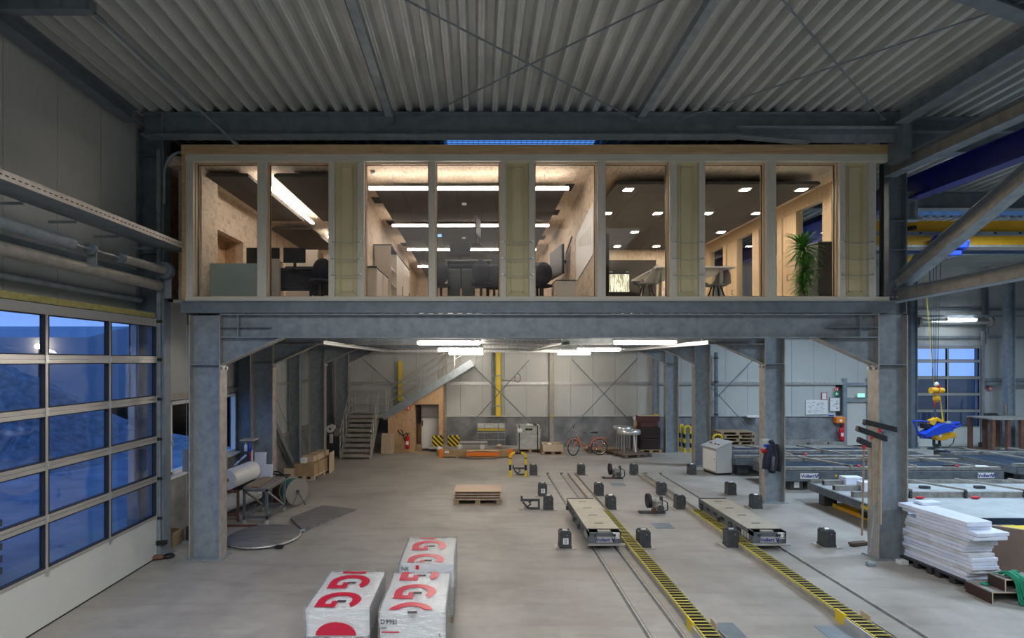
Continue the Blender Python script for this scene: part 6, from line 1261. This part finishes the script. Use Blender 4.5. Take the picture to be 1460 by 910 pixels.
# ================================================================ REAR OF THE HALL UNDER THE PLATFORM
# lower flight, landing, upper flight
def stairs():
    t = thing('steel_stairs', 'grey galvanised steel stairs with open treads and railings, rising to a landing then right', 'stairs', (-5, 22, 0))
    x0, x1 = -5.55, -4.35; yA, yB, n_, H = 22.0, 23.55, 9, 1.65
    for k in range(n_):
        z = H*(k+1)/n_; y = yA+(yB-yA)*k/(n_-1) if n_ > 1 else yA
        MB().box(x0+.04, x1-.04, y, y+.26, z-.03, z).box(x0+.04, x1-.04, y, y+.02, z-.11, z-.03).build('tread', 'galv_warm', t)
    for x in (x0, x1): MB().prism([(yA-.05, 0), (yA+.2, 0), (yB+.35, H-.25), (yB+.35, H+.02), (yB, H+.02), (yA-.05, .16)], 'x', x-.025, x+.025).build('stringer', 'galv_warm', t)
    box('landing', x0-.05, x1+.25, 23.5, 24.75, H-.12, H, 'galv_warm', t)
    def rail_(pts, r_=.022): MB().tube(pts, r_, 8).build('handrail', 'galv_light', t)
    def post(x, y, z0, z1): MB().cyl((x, y, z0), (x, y, z1), .022, 8).build('railing_post', 'galv_light', t)
    for x in (x0-.03, x1+.03):
        for h in (.95, .62, .32): rail_([(x, yA-.02, h+.15), (x, yB, H+h-.0)], .02 if h > .9 else .014)
        for k in range(4): u = k/3; y = yA+(yB-yA)*u; post(x, y, H*u+.02, H*u+1.1-.15*(1-u)+.0)
    for h in (1.0, .68, .36): rail_([(x0-.03, 23.5, H+h), (x0-.03, 24.72, H+h), (x1+.2, 24.72, H+h)], .02 if h > .9 else .014)
    for x, y in ((x0-.03, 24.72), (-5.0, 24.72), (x1+.2, 24.72), (x0-.03, 24.1)): post(x, y, H, H+1.0)
    for q, y in enumerate((23.5, 24.55)):
        a, b_ = P(546, 586, y), P(676, 510, y); a.z = 1.55+.0; sl = (b_.z-P(546,586,y).z)/(b_.x-a.x); a = V((-4.1, y, 1.55)); b_ = V((-.2, y, 1.55+3.9*.61))
        MB().bar(a, b_, .03, .32).build('stringer', 'galv', t)
        for h in (1.1, .8, .5): rail_([a+V((.15,0,h+.1)), b_+V((-.2,0,h))], .022 if h > 1 else .015)
        for u in (.04, .42, .8): p = a.lerp(b_, u); post(p.x, y, p.z, p.z+1.1)
    for k in range(13): x = -4.0+k*.285; z = 1.75+k*.174; box('tread', x, x+.28, 23.52, 24.53, z-.03, z, 'galv_warm', t)
stairs()
def closet():
    y = 23.62; t = thing('chipboard_closet', 'orange brown chipboard closet with doorway under the steel stairs', 'closet', (-2.7, y, 0))
    xa, xb, xd0, xd1, zd = XX(553, y), XX(631.5, y), XX(591.7, y), XX(625.5, y), ZZ(577, y)
    zl = ZZ(593, y); zr_ = ZZ(543.5, y); sl = (zr_-zl)/(xb-xa); zz = lambda x: zl+sl*(x-xa)
    MB().prism([(xa, 0), (xd0, 0), (xd0, zz(xd0)), (xa, zl)], 'y', y, y+.02).build('front_board', 'osb', t); MB().prism([(xd0, zd), (xd1, zd), (xd1, zz(xd1)), (xd0, zz(xd0))], 'y', y, y+.02).build('front_board', 'osb', t); MB().prism([(xd1, 0), (xb, 0), (xb, zz(xb)), (xd1, zz(xd1))], 'y', y, y+.02).build('front_board', 'osb', t)
    box('side_board', xb-.02, xb, y+.02, y+1.2, 0, 2.9, 'osb', t); box('rear_board', xa, xb, y+1.2, y+1.22, 0, 1.7, 'osb', t); box('inner_board', xd0-.03, xd0-.01, y+.3, y+1.2, 0, 2.0, 'osb', t); box('inner_board', xd0+.02, xd0+.3, y+1.0, y+1.02, 0, 2.0, 'osb', t)
    q = thing('control_cabinet', 'tall light grey cabinet standing inside the chipboard closet', 'cabinet', (-2.1, 24.2, 0)); a, b_ = XX(600.5, 24.1), XX(626, 24.1)
    box('body', a, b_, 24.1, 24.6, .1, ZZ(596, 24.1), 'white', q, .01); box('plinth', a, b_, 24.12, 24.6, 0, .1, 'charcoal', q); box('upper_box', a, b_, 24.25, 24.6, ZZ(596, 24.1), ZZ(578, 24.1), 'grey_box', q); box('handle', a+.04, a+.08, 24.08, 24.1, 1.1, 1.35, 'black', q); box('door', a+.02, b_-.02, 24.09, 24.1, .14, 1.42, 'white', q)
    box('wall_gear', xd0+.03, xd0+.15, y+.6, y+.95, 1.2, 2.0, 'black', t)
    tag(box('carton', xd0+.02, xd0+.26, y+.35, y+.7, 0, .28, 'cardboard'), 'small brown carton inside the closet doorway', 'carton')
closet()
y = 23.25
for k in range(7):
    a = XX(543, y)+k*(XX(561.5, y)-XX(543, y))/7; tag(MB().bar((a+.04, y, .0), (a+.04, y+.22, .86), .068, .02, (0,-1,0)).build('wooden_board', 'ply_edge'), f"{['first','second','third','fourth','fifth','sixth','seventh'][k]} narrow pale wooden board from the left, leaning on the chipboard closet", 'board', 'pale boards leaning on the closet')
# striped blocks, long profiles and packages
def seg(name, lb, cat, px0, px1, pya, pyb, y, dy, m, bev=0): return tag(box(name, XX(px0, y), XX(px1, y), y, y+dy, ZZ(pyb, y), ZZ(pya, y), m, None, bev), lb, cat)
y = 23.0
seg('hazard_block', 'left yellow and black striped block standing on the grey profiles', 'block', 616, 631.5, 622, 637, y, .35, 'hazard', .01); seg('hazard_block', 'right yellow and black striped block standing on the grey profiles', 'block', 638.5, 655, 622, 637, y, .35, 'hazard', .01)
t = thing('grey_profile', 'long grey aluminium profile lying across the back of the hall', 'profile', (XX(611, y), y, .3)); box('profile', XX(611, y), XX(738, y), y, y+.35, ZZ(640.5, y), ZZ(637, y), 'galv_light', t)
for px in (622, 660, 700, 730): box('support', XX(px, y), XX(px+4, y), y+.02, y+.3, 0, ZZ(640.5, y), 'wood_rough', t)
t = thing('grey_profile', 'shorter pair of pale aluminium profiles on top of the long one', 'profile', (XX(655, y), y, .45)); box('profile', XX(656, y), XX(695, y), y+.02, y+.12, ZZ(632.5, y), ZZ(629.5, y), 'galv_light', t); box('profile', XX(654, y), XX(696, y), y+.02, y+.2, ZZ(636.9, y), ZZ(634, y), 'galv_light', t); box('spacer', XX(657, y), XX(694, y), y+.03, y+.1, ZZ(634, y), ZZ(632.5, y), 'wood_dark', t)
for k, px in enumerate((653, 685)): seg('paper_tag', f"{'left' if k == 0 else 'right'} white paper tag hanging on the grey profiles", 'tag', px, px+5.5, 634, 642, y-.02, .01, 'white')
for k, px in enumerate((627, 712)): tag(MB().ball(P(px, 640 if k == 0 else 636, y-.1), .12, .08, .1 if k == 0 else .08).build('packing_paper', 'white' if k == 0 else 'kraft'), f"{'grey crumpled foil at the left end' if k == 0 else 'small wooden wedge on the right part'} of the long grey profile", 'packing')
y = 22.3
t = thing('long_package', 'long brown cardboard package with orange end caps lying on the floor', 'package', (XX(626, y), y, 0)); box('carton', XX(630, y), XX(726, y), y, y+.22, .05, ZZ(642, y), 'cardboard', t, .005); box('end_cap', XX(626, y), XX(632, y), y-.01, y+.23, .0, ZZ(641.5, y), 'orange', t); box('end_cap', XX(725, y), XX(731, y), y-.01, y+.23, .0, ZZ(641, y), 'orange', t); box('label_sheet', XX(634, y), XX(640, y), y-.008, y, .2, .3, 'white', t)
for px in (650, 700): box('skid', XX(px, y), XX(px+5, y), y, y+.2, 0, .05, 'wood_rough', t)
y = 22.0; t = thing('orange_package', 'flat orange package between curved brown sheets on the floor in front of the long package', 'package', (XX(665, y), y, 0))
box('orange_core', XX(665, y), XX(711.5, y), y, y+.2, .12, .28, 'orange', t)
for s_, z0 in ((1, .29), (-1, .09)):
    m_ = MB(); a, b_ = XX(665, y), XX(712, y); pr = [(a+(b_-a)*k/10, z0+s_*.05*math.sin(pi*k/10)) for k in range(11)]; m_.prism(pr+[(p, q+.02) for p, q in reversed(pr)], 'y', y-.02, y+.22); m_.build('curved_sheet', 'kraft', t)
t = thing('long_board', 'long thin brown board lying on the floor left of the cardboard package', 'board', (-3, 23.1, 0)); box('board', XX(592, 23), XX(626, 23), 23.1, 23.3, 0, .1, 'kraft', t)
# wire mesh box with yellow band
y = 23.9; t = thing('mesh_box', 'grey stackable mesh box with a yellow band by the back wall', 'crate', tuple(P(700, 639, y))); x0, x1 = XX(680, y), XX(720.5, y); zt = ZZ(604, y)
box('liner', x0+.03, x1-.03, y+.03, y+.75, .1, ZZ(615, y), 'steel_blue_grey', t); box('yellow_band', x0, x1, y-.005, y+.02, ZZ(614.5, y), ZZ(611.5, y), 'yellow', t); box('folded_foil', x0+.03, x1-.03, y+.02, y+.7, ZZ(611, y), ZZ(606, y), 'film', t, .03)
for x in (x0, (x0+x1)/2-.3, (x0+x1)/2+.3, x1-.03): box('corner_post', x, x+.03, y-.01, y+.02, .05, zt, 'galv', t)
for x in (x0, x1-.03): box('corner_post', x, x+.03, y+.75, y+.78, .05, zt, 'galv', t)
for z in (.12, .5, .82, zt-.03): box('mesh_bar', x0, x1, y-.015, y+.005, z, z+.025, 'galv_light', t)
m_ = MB()
for k in range(26): a = x0+k*(x1-x0)/26; m_.box(a, a+.006, y-.012, y-.004, .12, zt)
m_.build('wire_mesh', 'galv', t, kind='stuff')
for k in range(2): box('foot', x0+.05+k*(x1-x0-.25), x0+.2+k*(x1-x0-.25), y, y+.7, 0, .1, 'galv_dark', t)
# strapped grey stack
y = 23.6; pallet('wooden pallet under the strapped grey stack by the back wall', XX(756, y), y+.4, 1.25, .8); t = thing('strapped_stack', 'strapped stack of pale grey moulded panels on a pallet', 'stack', tuple(P(754, 640, y))); random.seed(5)
z = .15; k = 0
while z < 1.12:
    th = .42 if k == 0 else .075; j = random.uniform(-.03, .03) if k else 0; box('panel', XX(737.5, y)+j, XX(770, y)+j, y+.02, y+.75, z, z+th-.006, 'stack_grey', t, .004); z += th; k += 1
for px in (740, 766): box('strap', XX(px, y), XX(px, y)+.03, y-.01, y+.78, .12, z+.01, 'black', t)
box('dark_slot', XX(749, y), XX(759, y), y-.008, y, .98, 1.05, 'black', t); MB().ball(P(741, 614, y-.0), .12, .03, .1).build('paper', 'white', t); MB().ball(P(753, 606, y), .1, .04, .06).build('paper', 'white', t); box('lid_beam', XX(762, y), XX(763, y)+.08, y, y+.7, z, z+.06, 'wood_dark', t)
# open wooden crate on pallet
y = 23.0; pallet('wooden pallet under the open brown crate', XX(788.5, y), y+.4, .98, .8); t = thing('open_crate', 'open light wooden crate filled with parts, left of the orange bicycle', 'crate', tuple(P(788, 640, y))); x0, x1 = XX(774, y), XX(803, y)
for q in ((x0, x1, y, y+.03), (x0, x1, y+.77, y+.8), (x0, x0+.03, y+.03, y+.77), (x1-.03, x1, y+.03, y+.77)): box('side_board', *q, .15, .44, 'ply_edge', t)
box('bottom', x0+.03, x1-.03, y+.03, y+.77, .15, .34, 'wood_dark', t); MB().ball((XX(785, y), y+.35, .4), .1, .08, .06).build('white_part', 'white', t)
for k in range(5): MB().cb((x0+.15+k*.14, y+.4+.1*(k % 2), .37), .1, .18, .06, k).build('small_part', 'kraft' if k % 2 else 'wood_rough', t)
t = pallet('wooden pallet half hidden behind the bicycle rear wheel', XX(859, 23.6), 23.9, 1.3, .9)
# bicycle
def bicycle():
    y0 = 22.9; t = thing('bicycle', 'orange step-through bicycle with black saddle and rack', 'bicycle', (XX(836, y0), y0, 0)); R_ = .345
    fw, rw_ = V((XX(817, y0), y0-.12, R_)), V((XX(854.5, y0), y0, R_)); f_ang = math.radians(35)
    def wheel(c, ang):
        d = V((math.cos(ang), math.sin(ang), 0)); up = V((0,0,1)); q = d.cross(up); N = 28
        ring = lambda r_: [c+d*r_*math.cos(2*pi*k/N)+up*r_*math.sin(2*pi*k/N) for k in range(N)]
        w = MB().tube(ring(R_-.02), .02, 8, True).build('tyre', 'rubber', t); MB().tube(ring(R_-.048), .012, 6, True).build('rim', 'chrome', t); MB().cyl(c-q*.04, c+q*.04, .022, 10).build('hub', 'chrome', t)
        m_ = MB()
        for k in range(18): a = 2*pi*k/18; m_.tube([c+q*.02*(-1)**k, c+d*(R_-.05)*math.cos(a)+up*(R_-.05)*math.sin(a)], .0022, 4)
        m_.build('spoke', 'chrome', t, kind='stuff'); m_ = MB()
        arc = [c+d*(R_+.03)*math.cos(math.radians(a))+up*(R_+.03)*math.sin(math.radians(a)) for a in range(15, 176, 12)]; MB().tube(arc, .014, 6).build('mudguard', 'bike_orange', t)
    wheel(fw, pi+f_ang); wheel(rw_, 0)
    bb = V((XX(839, y0)+.03, y0, .29)); head_b = V((XX(823.5, y0), y0, .70)); head_t = V((XX(822.2, y0)+.02, y0, .86)); seat_t = V((XX(846, y0), y0, .80)); 
    fr = lambda p, r_, nm_='frame_tube', m_='bike_orange': MB().tube(p, r_, 8).build(nm_, m_, t)
    fr([head_b, V((XX(828, y0), y0, .42)), V((XX(834, y0), y0, .30)), bb], .022); fr([head_t+V((.02,0,-.08)), V((XX(829.5, y0), y0, .52)), V((XX(835, y0), y0, .42)), bb+V((.05,0,.13))], .018); fr([bb, seat_t], .018); fr([head_b, head_t], .022)
    for s_ in (-.05, .05): fr([bb+V((0,s_*.6,0)), rw_+V((0,s_,0))], .011); fr([seat_t+V((0,s_*.4,-.05)), rw_+V((0,s_,0))], .010); fr([head_b+V((0,s_,-.02)), (head_b+fw)/2+V((-.02,s_,0)), fw+V((0,s_*.8,0))], .012, 'fork')
    fr([seat_t, seat_t+V((.05,0,.13))], .012, 'seat_post', 'chrome'); MB().ball(seat_t+V((.07,0,.17)), .14, .09, .045).build('saddle', 'black', t); MB().ball(seat_t+V((-.06,0,.17)), .08, .04, .03).build('saddle_nose', 'black', t)
    fr([head_t, head_t+V((-.02,0,.14))], .013, 'stem', 'chrome'); h = head_t+V((-.02,0,.14)); fr([h+V((.22,-.28,.0)), h+V((.08,-.22,.05)), h, h+V((-.12,.15,.04)), h+V((-.1,.26,.12))], .011, 'handlebar', 'chrome'); fr([h+V((.34,-.3,-.01)), h+V((.2,-.27,0))], .017, 'grip', 'black'); fr([h+V((-.1,.26,.12)), h+V((-.08,.28,.24))], .017, 'grip', 'black')
    box('carrier_rack', rw_.x-.1, rw_.x+.32, y0-.07, y0+.07, .735, .75, 'bike_orange', t)
    for s_ in (-.07, .07): fr([V((rw_.x+.28, y0+s_, .735)), rw_+V((0,s_*.7,0))], .007, 'rack_stay')
    MB().cyl(bb+V((0,-.06,0)), bb+V((0,-.05,0)), .085, 18).build('chainring', 'charcoal', t); fr([bb+V((0,-.07,0)), bb+V((.02,-.08,-.17))], .01, 'crank', 'charcoal'); MB().cb(bb+V((.02,-.13,-.17)), .09, .08, .02).build('pedal', 'black', t); fr([bb+V((0,.07,0)), bb+V((-.02,.08,.17))], .01, 'crank', 'charcoal'); MB().cb(bb+V((-.02,.13,.17)), .09, .08, .02).build('pedal', 'black', t)
    MB().bar(bb+V((0,-.06,.07)), rw_+V((0,-.06,.04)), .004, .012).build('chain', 'charcoal', t); fr([bb+V((.08,.05,-.02)), bb+V((.16,.16,-.28))], .008, 'kickstand', 'charcoal'); MB().ball(head_t+V((-.09,-.05,.0)), .05, .05, .05).build('headlamp', 'chrome', t)
bicycle()
# steel basins on pallet
y = 22.8; pallet('long dark wooden pallet under the steel basins', XX(897, y), y+.2, 1.3, 1.5, math.radians(20), 'wood_dark')
for i, (px0, px1, pyt, yy) in enumerate(((877, 905, 609, 23.5), (883, 916, 614, 22.7))):
    x0, x1 = XX(px0, yy), XX(px1, yy); zt = ZZ(pyt, yy); t = thing('steel_basin', f"{'rear' if i == 0 else 'front'} flat round steel basin on thin legs", 'basin', ((x0+x1)/2, yy+.2, .144)); c_ = V(((x0+x1)/2, yy+.3, 0)); r_ = (x1-x0)/2
    MB().lathe([(0, zt-.2), (r_*.9, zt-.2), (r_, zt-.16), (r_, zt), (r_*.94, zt), (r_*.94, zt-.12), (0, zt-.12)], c_, 26).build('bowl', 'galv_light', t)
    for k in range(4): a = pi/4+k*pi/2; MB().cyl((c_.x+r_*.75*math.cos(a), c_.y+r_*.6*math.sin(a), .144), (c_.x+r_*.75*math.cos(a), c_.y+r_*.6*math.sin(a), zt-.18), .03, 8).build('leg', 'galv_light', t)
tag(MB().tube([P(903, 617, 22.6), P(905, 628, 22.55), P(906, 645, 22.5)], .025, 6).build('white_strap', 'white'), 'white strap hanging down from the front steel basin', 'strap')
# dark tray stack
y = 23.5; pallet('wooden pallet under the dark stack of trays', XX(928, y), y+.35, .95, .8, m='cardboard'); t = thing('tray_stack', 'stack of black ribbed trays on a pallet', 'stack', (XX(928, y), y, .15))
for k in range(12): box('tray', XX(913.5, y), XX(941.5, y), y, y+.7, .15+k*.08, .15+k*.08+.068, 'wine_dark' if k % 2 else 'black_wine', t)
z = .15+12*.08
seg_t = thing('brown_box', 'lower wine brown box on the dark tray stack', 'box', (XX(926, y), y, z)); box('box_body', XX(914, y), XX(937, y), y+.02, y+.6, z, z+.24, 'wine', seg_t, .005); box('lid', XX(914, y), XX(937, y), y+.01, y+.61, z+.24, z+.25, 'wine_dark', seg_t)
seg_t = thing('brown_box', 'upper wine brown box on top of the dark tray stack', 'box', (XX(926, y), y, z+.25)); box('box_body', XX(912, y), XX(941, y), y+.02, y+.6, z+.25, z+.49, 'wine', seg_t, .005); box('lid', XX(912, y), XX(941, y), y+.01, y+.61, z+.49, z+.5, 'kraft', seg_t)
tag(box('yellow_pad', XX(936, y), XX(940, y), y+.1, y+.3, z+.5, z+.56, 'yellow'), 'tiny yellow pad on top of the upper wine brown box', 'pad')
t = thing('carton_pile', 'small pile of cartons with yellow tape left of the wine brown boxes', 'carton', (XX(910, 24.2), 24.2, 0)); box('table', XX(904, 24.2), XX(913, 24.2), 24.2, 24.7, 0, 1.0, 'wood_dark', t); box('carton', XX(907, 24.2), XX(913, 24.2), 24.2, 24.6, 1.0, 1.35, 'kraft', t); box('yellow_tape', XX(910, 24.2), XX(913, 24.2), 24.19, 24.2, 1.0, 1.16, 'yellow', t); box('carton', XX(906, 24.2), XX(912, 24.2), 24.25, 24.6, 1.35, 1.5, 'white', t)
# ---------------------------------------------------------------- left part under the platform
def film_roll(lb, a, b_, r_, name='film_roll'):
    t = thing(name, lb, 'roll', (a[0], a[1], 0)); a, b_ = V(a), V(b_); d = (b_-a).normalized()
    MB().cyl(a, b_, r_, 30).build('film', 'film', t); 
    for p, s_ in ((a, -1), (b_, 1)): MB().cyl(p+d*s_*.001, p+d*s_*.012, .055, 16).build('core', 'cardboard', t); MB().cyl(p+d*s_*.012, p+d*s_*.014, .035, 12).build('core_hole', 'black', t)
    return t
a = P(326, 682, 13.6); b_ = P(357, 670, 15.0)
film_roll('big white roll of plastic film on a stand left of the wheeled table', (a.x, 13.5, 1.02), (-6.15, 14.75, 1.02), .25)
film_roll('lower greyish roll of plastic film below the big white roll', (-6.35, 13.35, .42), (-6.0, 14.7, .42), .2)
t = thing('roll_stand', 'dark red steel stand under the film rolls', 'stand', (-6.2, 14.1, 0))
for y in (13.45, 14.7):
    for x in (-6.6, -5.95): MB().bar((x, y, 0), (x, y, .78), .05, .05).build('leg', 'rust', t)
    box('cross_bar', -6.62, -5.93, y-.03, y+.03, .72, .78, 'rust', t); box('cross_bar', -6.62, -5.93, y-.03, y+.03, .14, .2, 'rust', t)
box('long_bar', -6.6, -6.55, 13.45, 14.7, .14, .2, 'rust', t); box('floor_bar', -6.4, -5.3, 13.0, 13.06, 0, .05, 'rust', t)
def trolley():
    t = thing('wheeled_table', 'steel frame table on castors with brown wooden top', 'table', (-5.3, 13.0, 0)); x0, x1, y0, y1, H = XX(343.5, 13.0), XX(379, 13.0), 13.1, 14.35, .93
    for k in range(3): xa = x0+(x1-x0)*k/3; box('top_board', xa+.004, xa+(x1-x0)/3-.004, y0, y1, H-.04, H-.0-.015*(k == 1), 'turn_wood', t)
    box('loose_board', x0+.02, x0+.34, y0+.05, y1-.3, H, H+.03, 'wood_rough', t)
    for x in (x0, x1-.05):
        for y in (y0, y1-.05): box('leg', x, x+.05, y, y+.05, .14, H-.04, 'steel_paint', t); box('caster_fork', x, x+.05, y, y+.05, .1, .14, 'galv_light', t); MB().cyl((x+.005, y+.03, .065), (x+.045, y+.03, .065), .065, 16).build('caster_wheel', 'galv_light', t)
        box('side_bar', x, x+.05, y0, y1, .18, .23, 'steel_paint', t); box('side_bar', x, x+.05, y0, y1, H-.1, H-.04, 'steel_paint', t); MB().bar((x+.025, y0+.05, H-.1), (x+.025, y1-.1, .22), .035, .035).build('diagonal_brace', 'galv_warm', t)
    for y in (y0, y1-.05): box('side_bar', x0, x1, y, y+.05, .18, .23, 'steel_paint', t); box('side_bar', x0, x1, y, y+.05, H-.1, H-.04, 'steel_paint', t)
trolley()
# hose reel
t = thing('hose_reel', 'large reel of dark green hose standing beside the second left column', 'reel', tuple(G(413, 712))); c_ = V((XX(419, 14.9), 14.9, .42)); ax = V((.80, -.6, 0)).normalized()
MB().cyl(c_-ax*.15, c_+ax*.15, .33, 28).build('hose', 'hose_green', t)
for s_ in (-1, 1): MB().cyl(c_+ax*s_*.15, c_+ax*s_*.162, .36, 32).build('side_disc', 'grey_disc', t); MB().cyl(c_+ax*s_*.162, c_+ax*s_*.2, .05, 10).build('axle', 'charcoal', t)
for s_ in (-1, 1): q = c_+ax*s_*.21; q.z = 0; r_ = V((-ax.y, ax.x, 0)); MB().tube([q-r_*.22+V((0,0,.02)), q+V((0,0,.42)), q+r_*.22+V((0,0,.02))], .016, 8).build('stand_leg', 'steel_paint', t)
MB().tube([c_+V((-.2,0,.35)), c_+V((-.45,.1,.5)), c_+V((-.6,.15,.5)), c_+V((-.62,.15,.43)), c_+V((-.35,.1,.4))], .02, 8).build('hose_end', 'black', t)
t = thing('hand_truck', 'small dark red machine with black hoses behind the wheeled table', 'machine', tuple(G(400, 715))); x = XX(402, 14.9); box('frame', x-.3, x, 15.1, 15.5, 0, .7, 'rust', t, .01); box('top_plate', x-.33, x+.02, 15.05, 15.55, .7, .75, 'charcoal', t); MB().cyl((x, 15.1, .12), (x+.06, 15.1, .12), .12, 16).build('wheel', 'rubber', t)
# cartons on pallet
t = pallet('pale wooden pallet under the long cartons', -5.72, 19.0, .74, 1.75, math.radians(-6), 'ply_edge')
t = thing('long_carton', 'big brown carton lying lengthwise on the pallet by the third left column', 'carton', (0,0,0)); MB().box(-.36,.36,-.86,.86,0,.4).build('carton_body', 'cardboard', t, .005)
for q in (-.5, .1, .6): MB().box(-.367,.367,q,q+.02,0,.407).build('strap', 'wood_dark', t)
t.location = (-5.72, 19.0, .145); t.rotation_euler.z = math.radians(-6)
t = thing('long_carton', 'narrower brown carton on top of the big one', 'carton', (0,0,0)); MB().box(-.2,.2,-.62,.8,0,.2).build('carton_body', 'kraft', t, .005)
for q in (-.3, .4): MB().box(-.206,.206,q,q+.02,0,.206).build('strap', 'wood_dark', t)
t.location = (-5.7, 19.0, .555); t.rotation_euler.z = math.radians(-6)
tag(MB().box(-.1,.1,-.1,.1,0,.18).build('tape_roll', 'film', None, .02, loc=(-5.85, 18.25, .555)), 'clear plastic wrapped lump on the front end of the big carton', 'packing')
tag(box('flap_board', -6.3, -5.95, 17.6, 17.63, .0, .5, 'kraft'), 'small brown cardboard sheet leaning at the front of the cartons', 'board'); tag(box('flap_board', -5.26, -5.23, 19.2, 19.8, .0, .72, 'ply_edge'), 'thin wooden board at the rear end of the cartons', 'board')
# turntable with ramp
c_ = G(370, 752, .1); c_ = V((-4.80, 12.18, 0)); R_ = .78
t = thing('turntable', 'round grey steel wrapping turntable lying flat on the floor', 'turntable', tuple(c_)); MB().lathe([(0,.085),(R_-.01,.085),(R_,.08),(R_,.02),(R_-.05,0),(0,0)], c_, 56).build('round_plate', 'turnplate', t)
MB().lathe([(R_+.001,.03),(R_+.012,.03),(R_+.012,.062),(R_+.001,.062)], c_, 56).build('edge_ring', 'galv_light', t); box('drive_box', c_.x+.5, c_.x+.66, c_.y-.72, c_.y-.6, .02, .06, 'black', t)
t = thing('ramp', 'long tapered steel ramp plate leading to the turntable', 'ramp', (-4.2, 13.6, 0)); a0, a1 = G(431, 760), G(509, 727); b0, b1 = G(414, 743), G(460, 721)
vs_ = [tuple(a0+V((0,0,.001))), tuple(a1+V((0,0,.001))), tuple(b1+V((0,0,.001))), tuple(b0+V((0,0,.001))), tuple(a0+V((0,0,.085))), tuple(a1+V((0,0,.012))), tuple(b1+V((0,0,.012))), tuple(b0+V((0,0,.085)))]
MB().add(vs_, [(3,2,1,0),(4,5,6,7),(0,1,5,4),(1,2,6,5),(2,3,7,6),(3,0,4,7)]).build('ramp_plate', 'turnplate', t); MB().cyl(a0+V((-.05,-.02,.05)), a0+V((.06,.03,.05)), .035, 10).build('hinge', 'galv', t)
tag(MB().tube([P(322, 785, 11.3), P(320, 760, 11.5), P(321, 735, 11.6)], .012, 6).build('black_cable', 'black'), 'thin black cable running down behind the front left column', 'cable')
# panels leaning behind table, small wall items
for i, (px0, px1, pya, pyb, yy) in enumerate(((363, 379, 648, 706, 15.0), (372, 388, 665, 706, 14.95))):
    tag(MB().cb(((XX(px0, yy)+XX(px1, yy))/2, yy, ZZ((pya+pyb)/2, yy)+.05), XX(px1, yy)-XX(px0, yy), .04, (pyb-pya)*yy/F, 0, -.06).build('white_board', 'eps'), f"{'taller' if i == 0 else 'shorter'} white board leaning behind the wheeled table", 'board')
t = thing('wall_console', 'small wooden console shelf with blue and red bottles beside the second left column', 'shelf', (XX(355, 14.9), 14.9, 1.2)); yy = 14.9; zc = ZZ(626, yy)
box('shelf_board', XX(345, yy), XX(364.5, yy), yy-.15, yy+.2, zc-.04, zc, 'ply_edge', t); box('shelf_bracket', XX(348, yy), XX(350, yy), yy, yy+.05, zc-.35, zc-.04, 'galv_dark', t); box('shelf_bracket', XX(356, yy), XX(358, yy), yy, yy+.05, 0, zc-.04, 'galv_dark', t)
for k, (px, c2) in enumerate(((352, 'white'), (357, 'blue'))): tag(MB().lathe([(0,0),(.05,0),(.05,.16),(.02,.2),(.02,.24),(0,.24)], (XX(px, yy), yy-.05, ZZ(640, yy)-.06), 12).build('spray_bottle', c2), f"{c2} spray bottle hanging under the wooden console shelf", 'bottle')
t = thing('red_lifting_strap', 'red and white hanging strap under the wooden console shelf', 'strap', tuple(P(358, 660, yy))); box('red_part', XX(356, yy), XX(358, yy), yy-.02, yy, ZZ(668, yy), ZZ(640, yy), 'red', t); box('white_part', XX(358.5, yy), XX(361, yy), yy-.02, yy, ZZ(662, yy), ZZ(642, yy), 'white', t)
rod('thin slanted rod leaning at the film roll', tuple(P(334, 664, 14.4)), tuple(P(351, 649, 14.6)), .015, 'galv_light', 'slanted_rod')
# machine with paper roll between rear left columns and the stairs
t = thing('wrapping_machine', 'dark machine with a white paper roll between the rear left columns', 'machine', tuple(P(476, 640, 23))); yy = 22.8; box('machine_body', XX(467, yy), XX(484, yy), yy, yy+.7, 0, ZZ(622, yy), 'charcoal', t, .01); box('paper_tray', XX(470, yy), XX(475, yy), yy-.05, yy, ZZ(632, yy), ZZ(619, yy), 'white', t); MB().cyl((XX(471, yy), yy-.05, ZZ(611.5, yy)), (XX(471, yy), yy+.3, ZZ(611.5, yy)), .16, 22).build('paper_roll', 'white', t); MB().cyl((XX(471, yy), yy-.055, ZZ(611.5, yy)), (XX(471, yy), yy-.05, ZZ(611.5, yy)), .05, 12).build('roll_core', 'charcoal', t); MB().ball((XX(479, yy), yy+.2, ZZ(628, yy)+.25), .22, .2, .25).build('grey_cover', 'formwork_grey', t); box('roll_holder', XX(470.5, yy), XX(471.5, yy), yy+.3, yy+.34, ZZ(622, yy), ZZ(611, yy), 'galv', t)
tag(box('cover_plate', XX(468, 20.9), XX(480, 20.9), 20.7, 20.95, 0, .015, 'galv_warm'), 'thin grey plate on the floor at the foot of the third left column', 'plate')
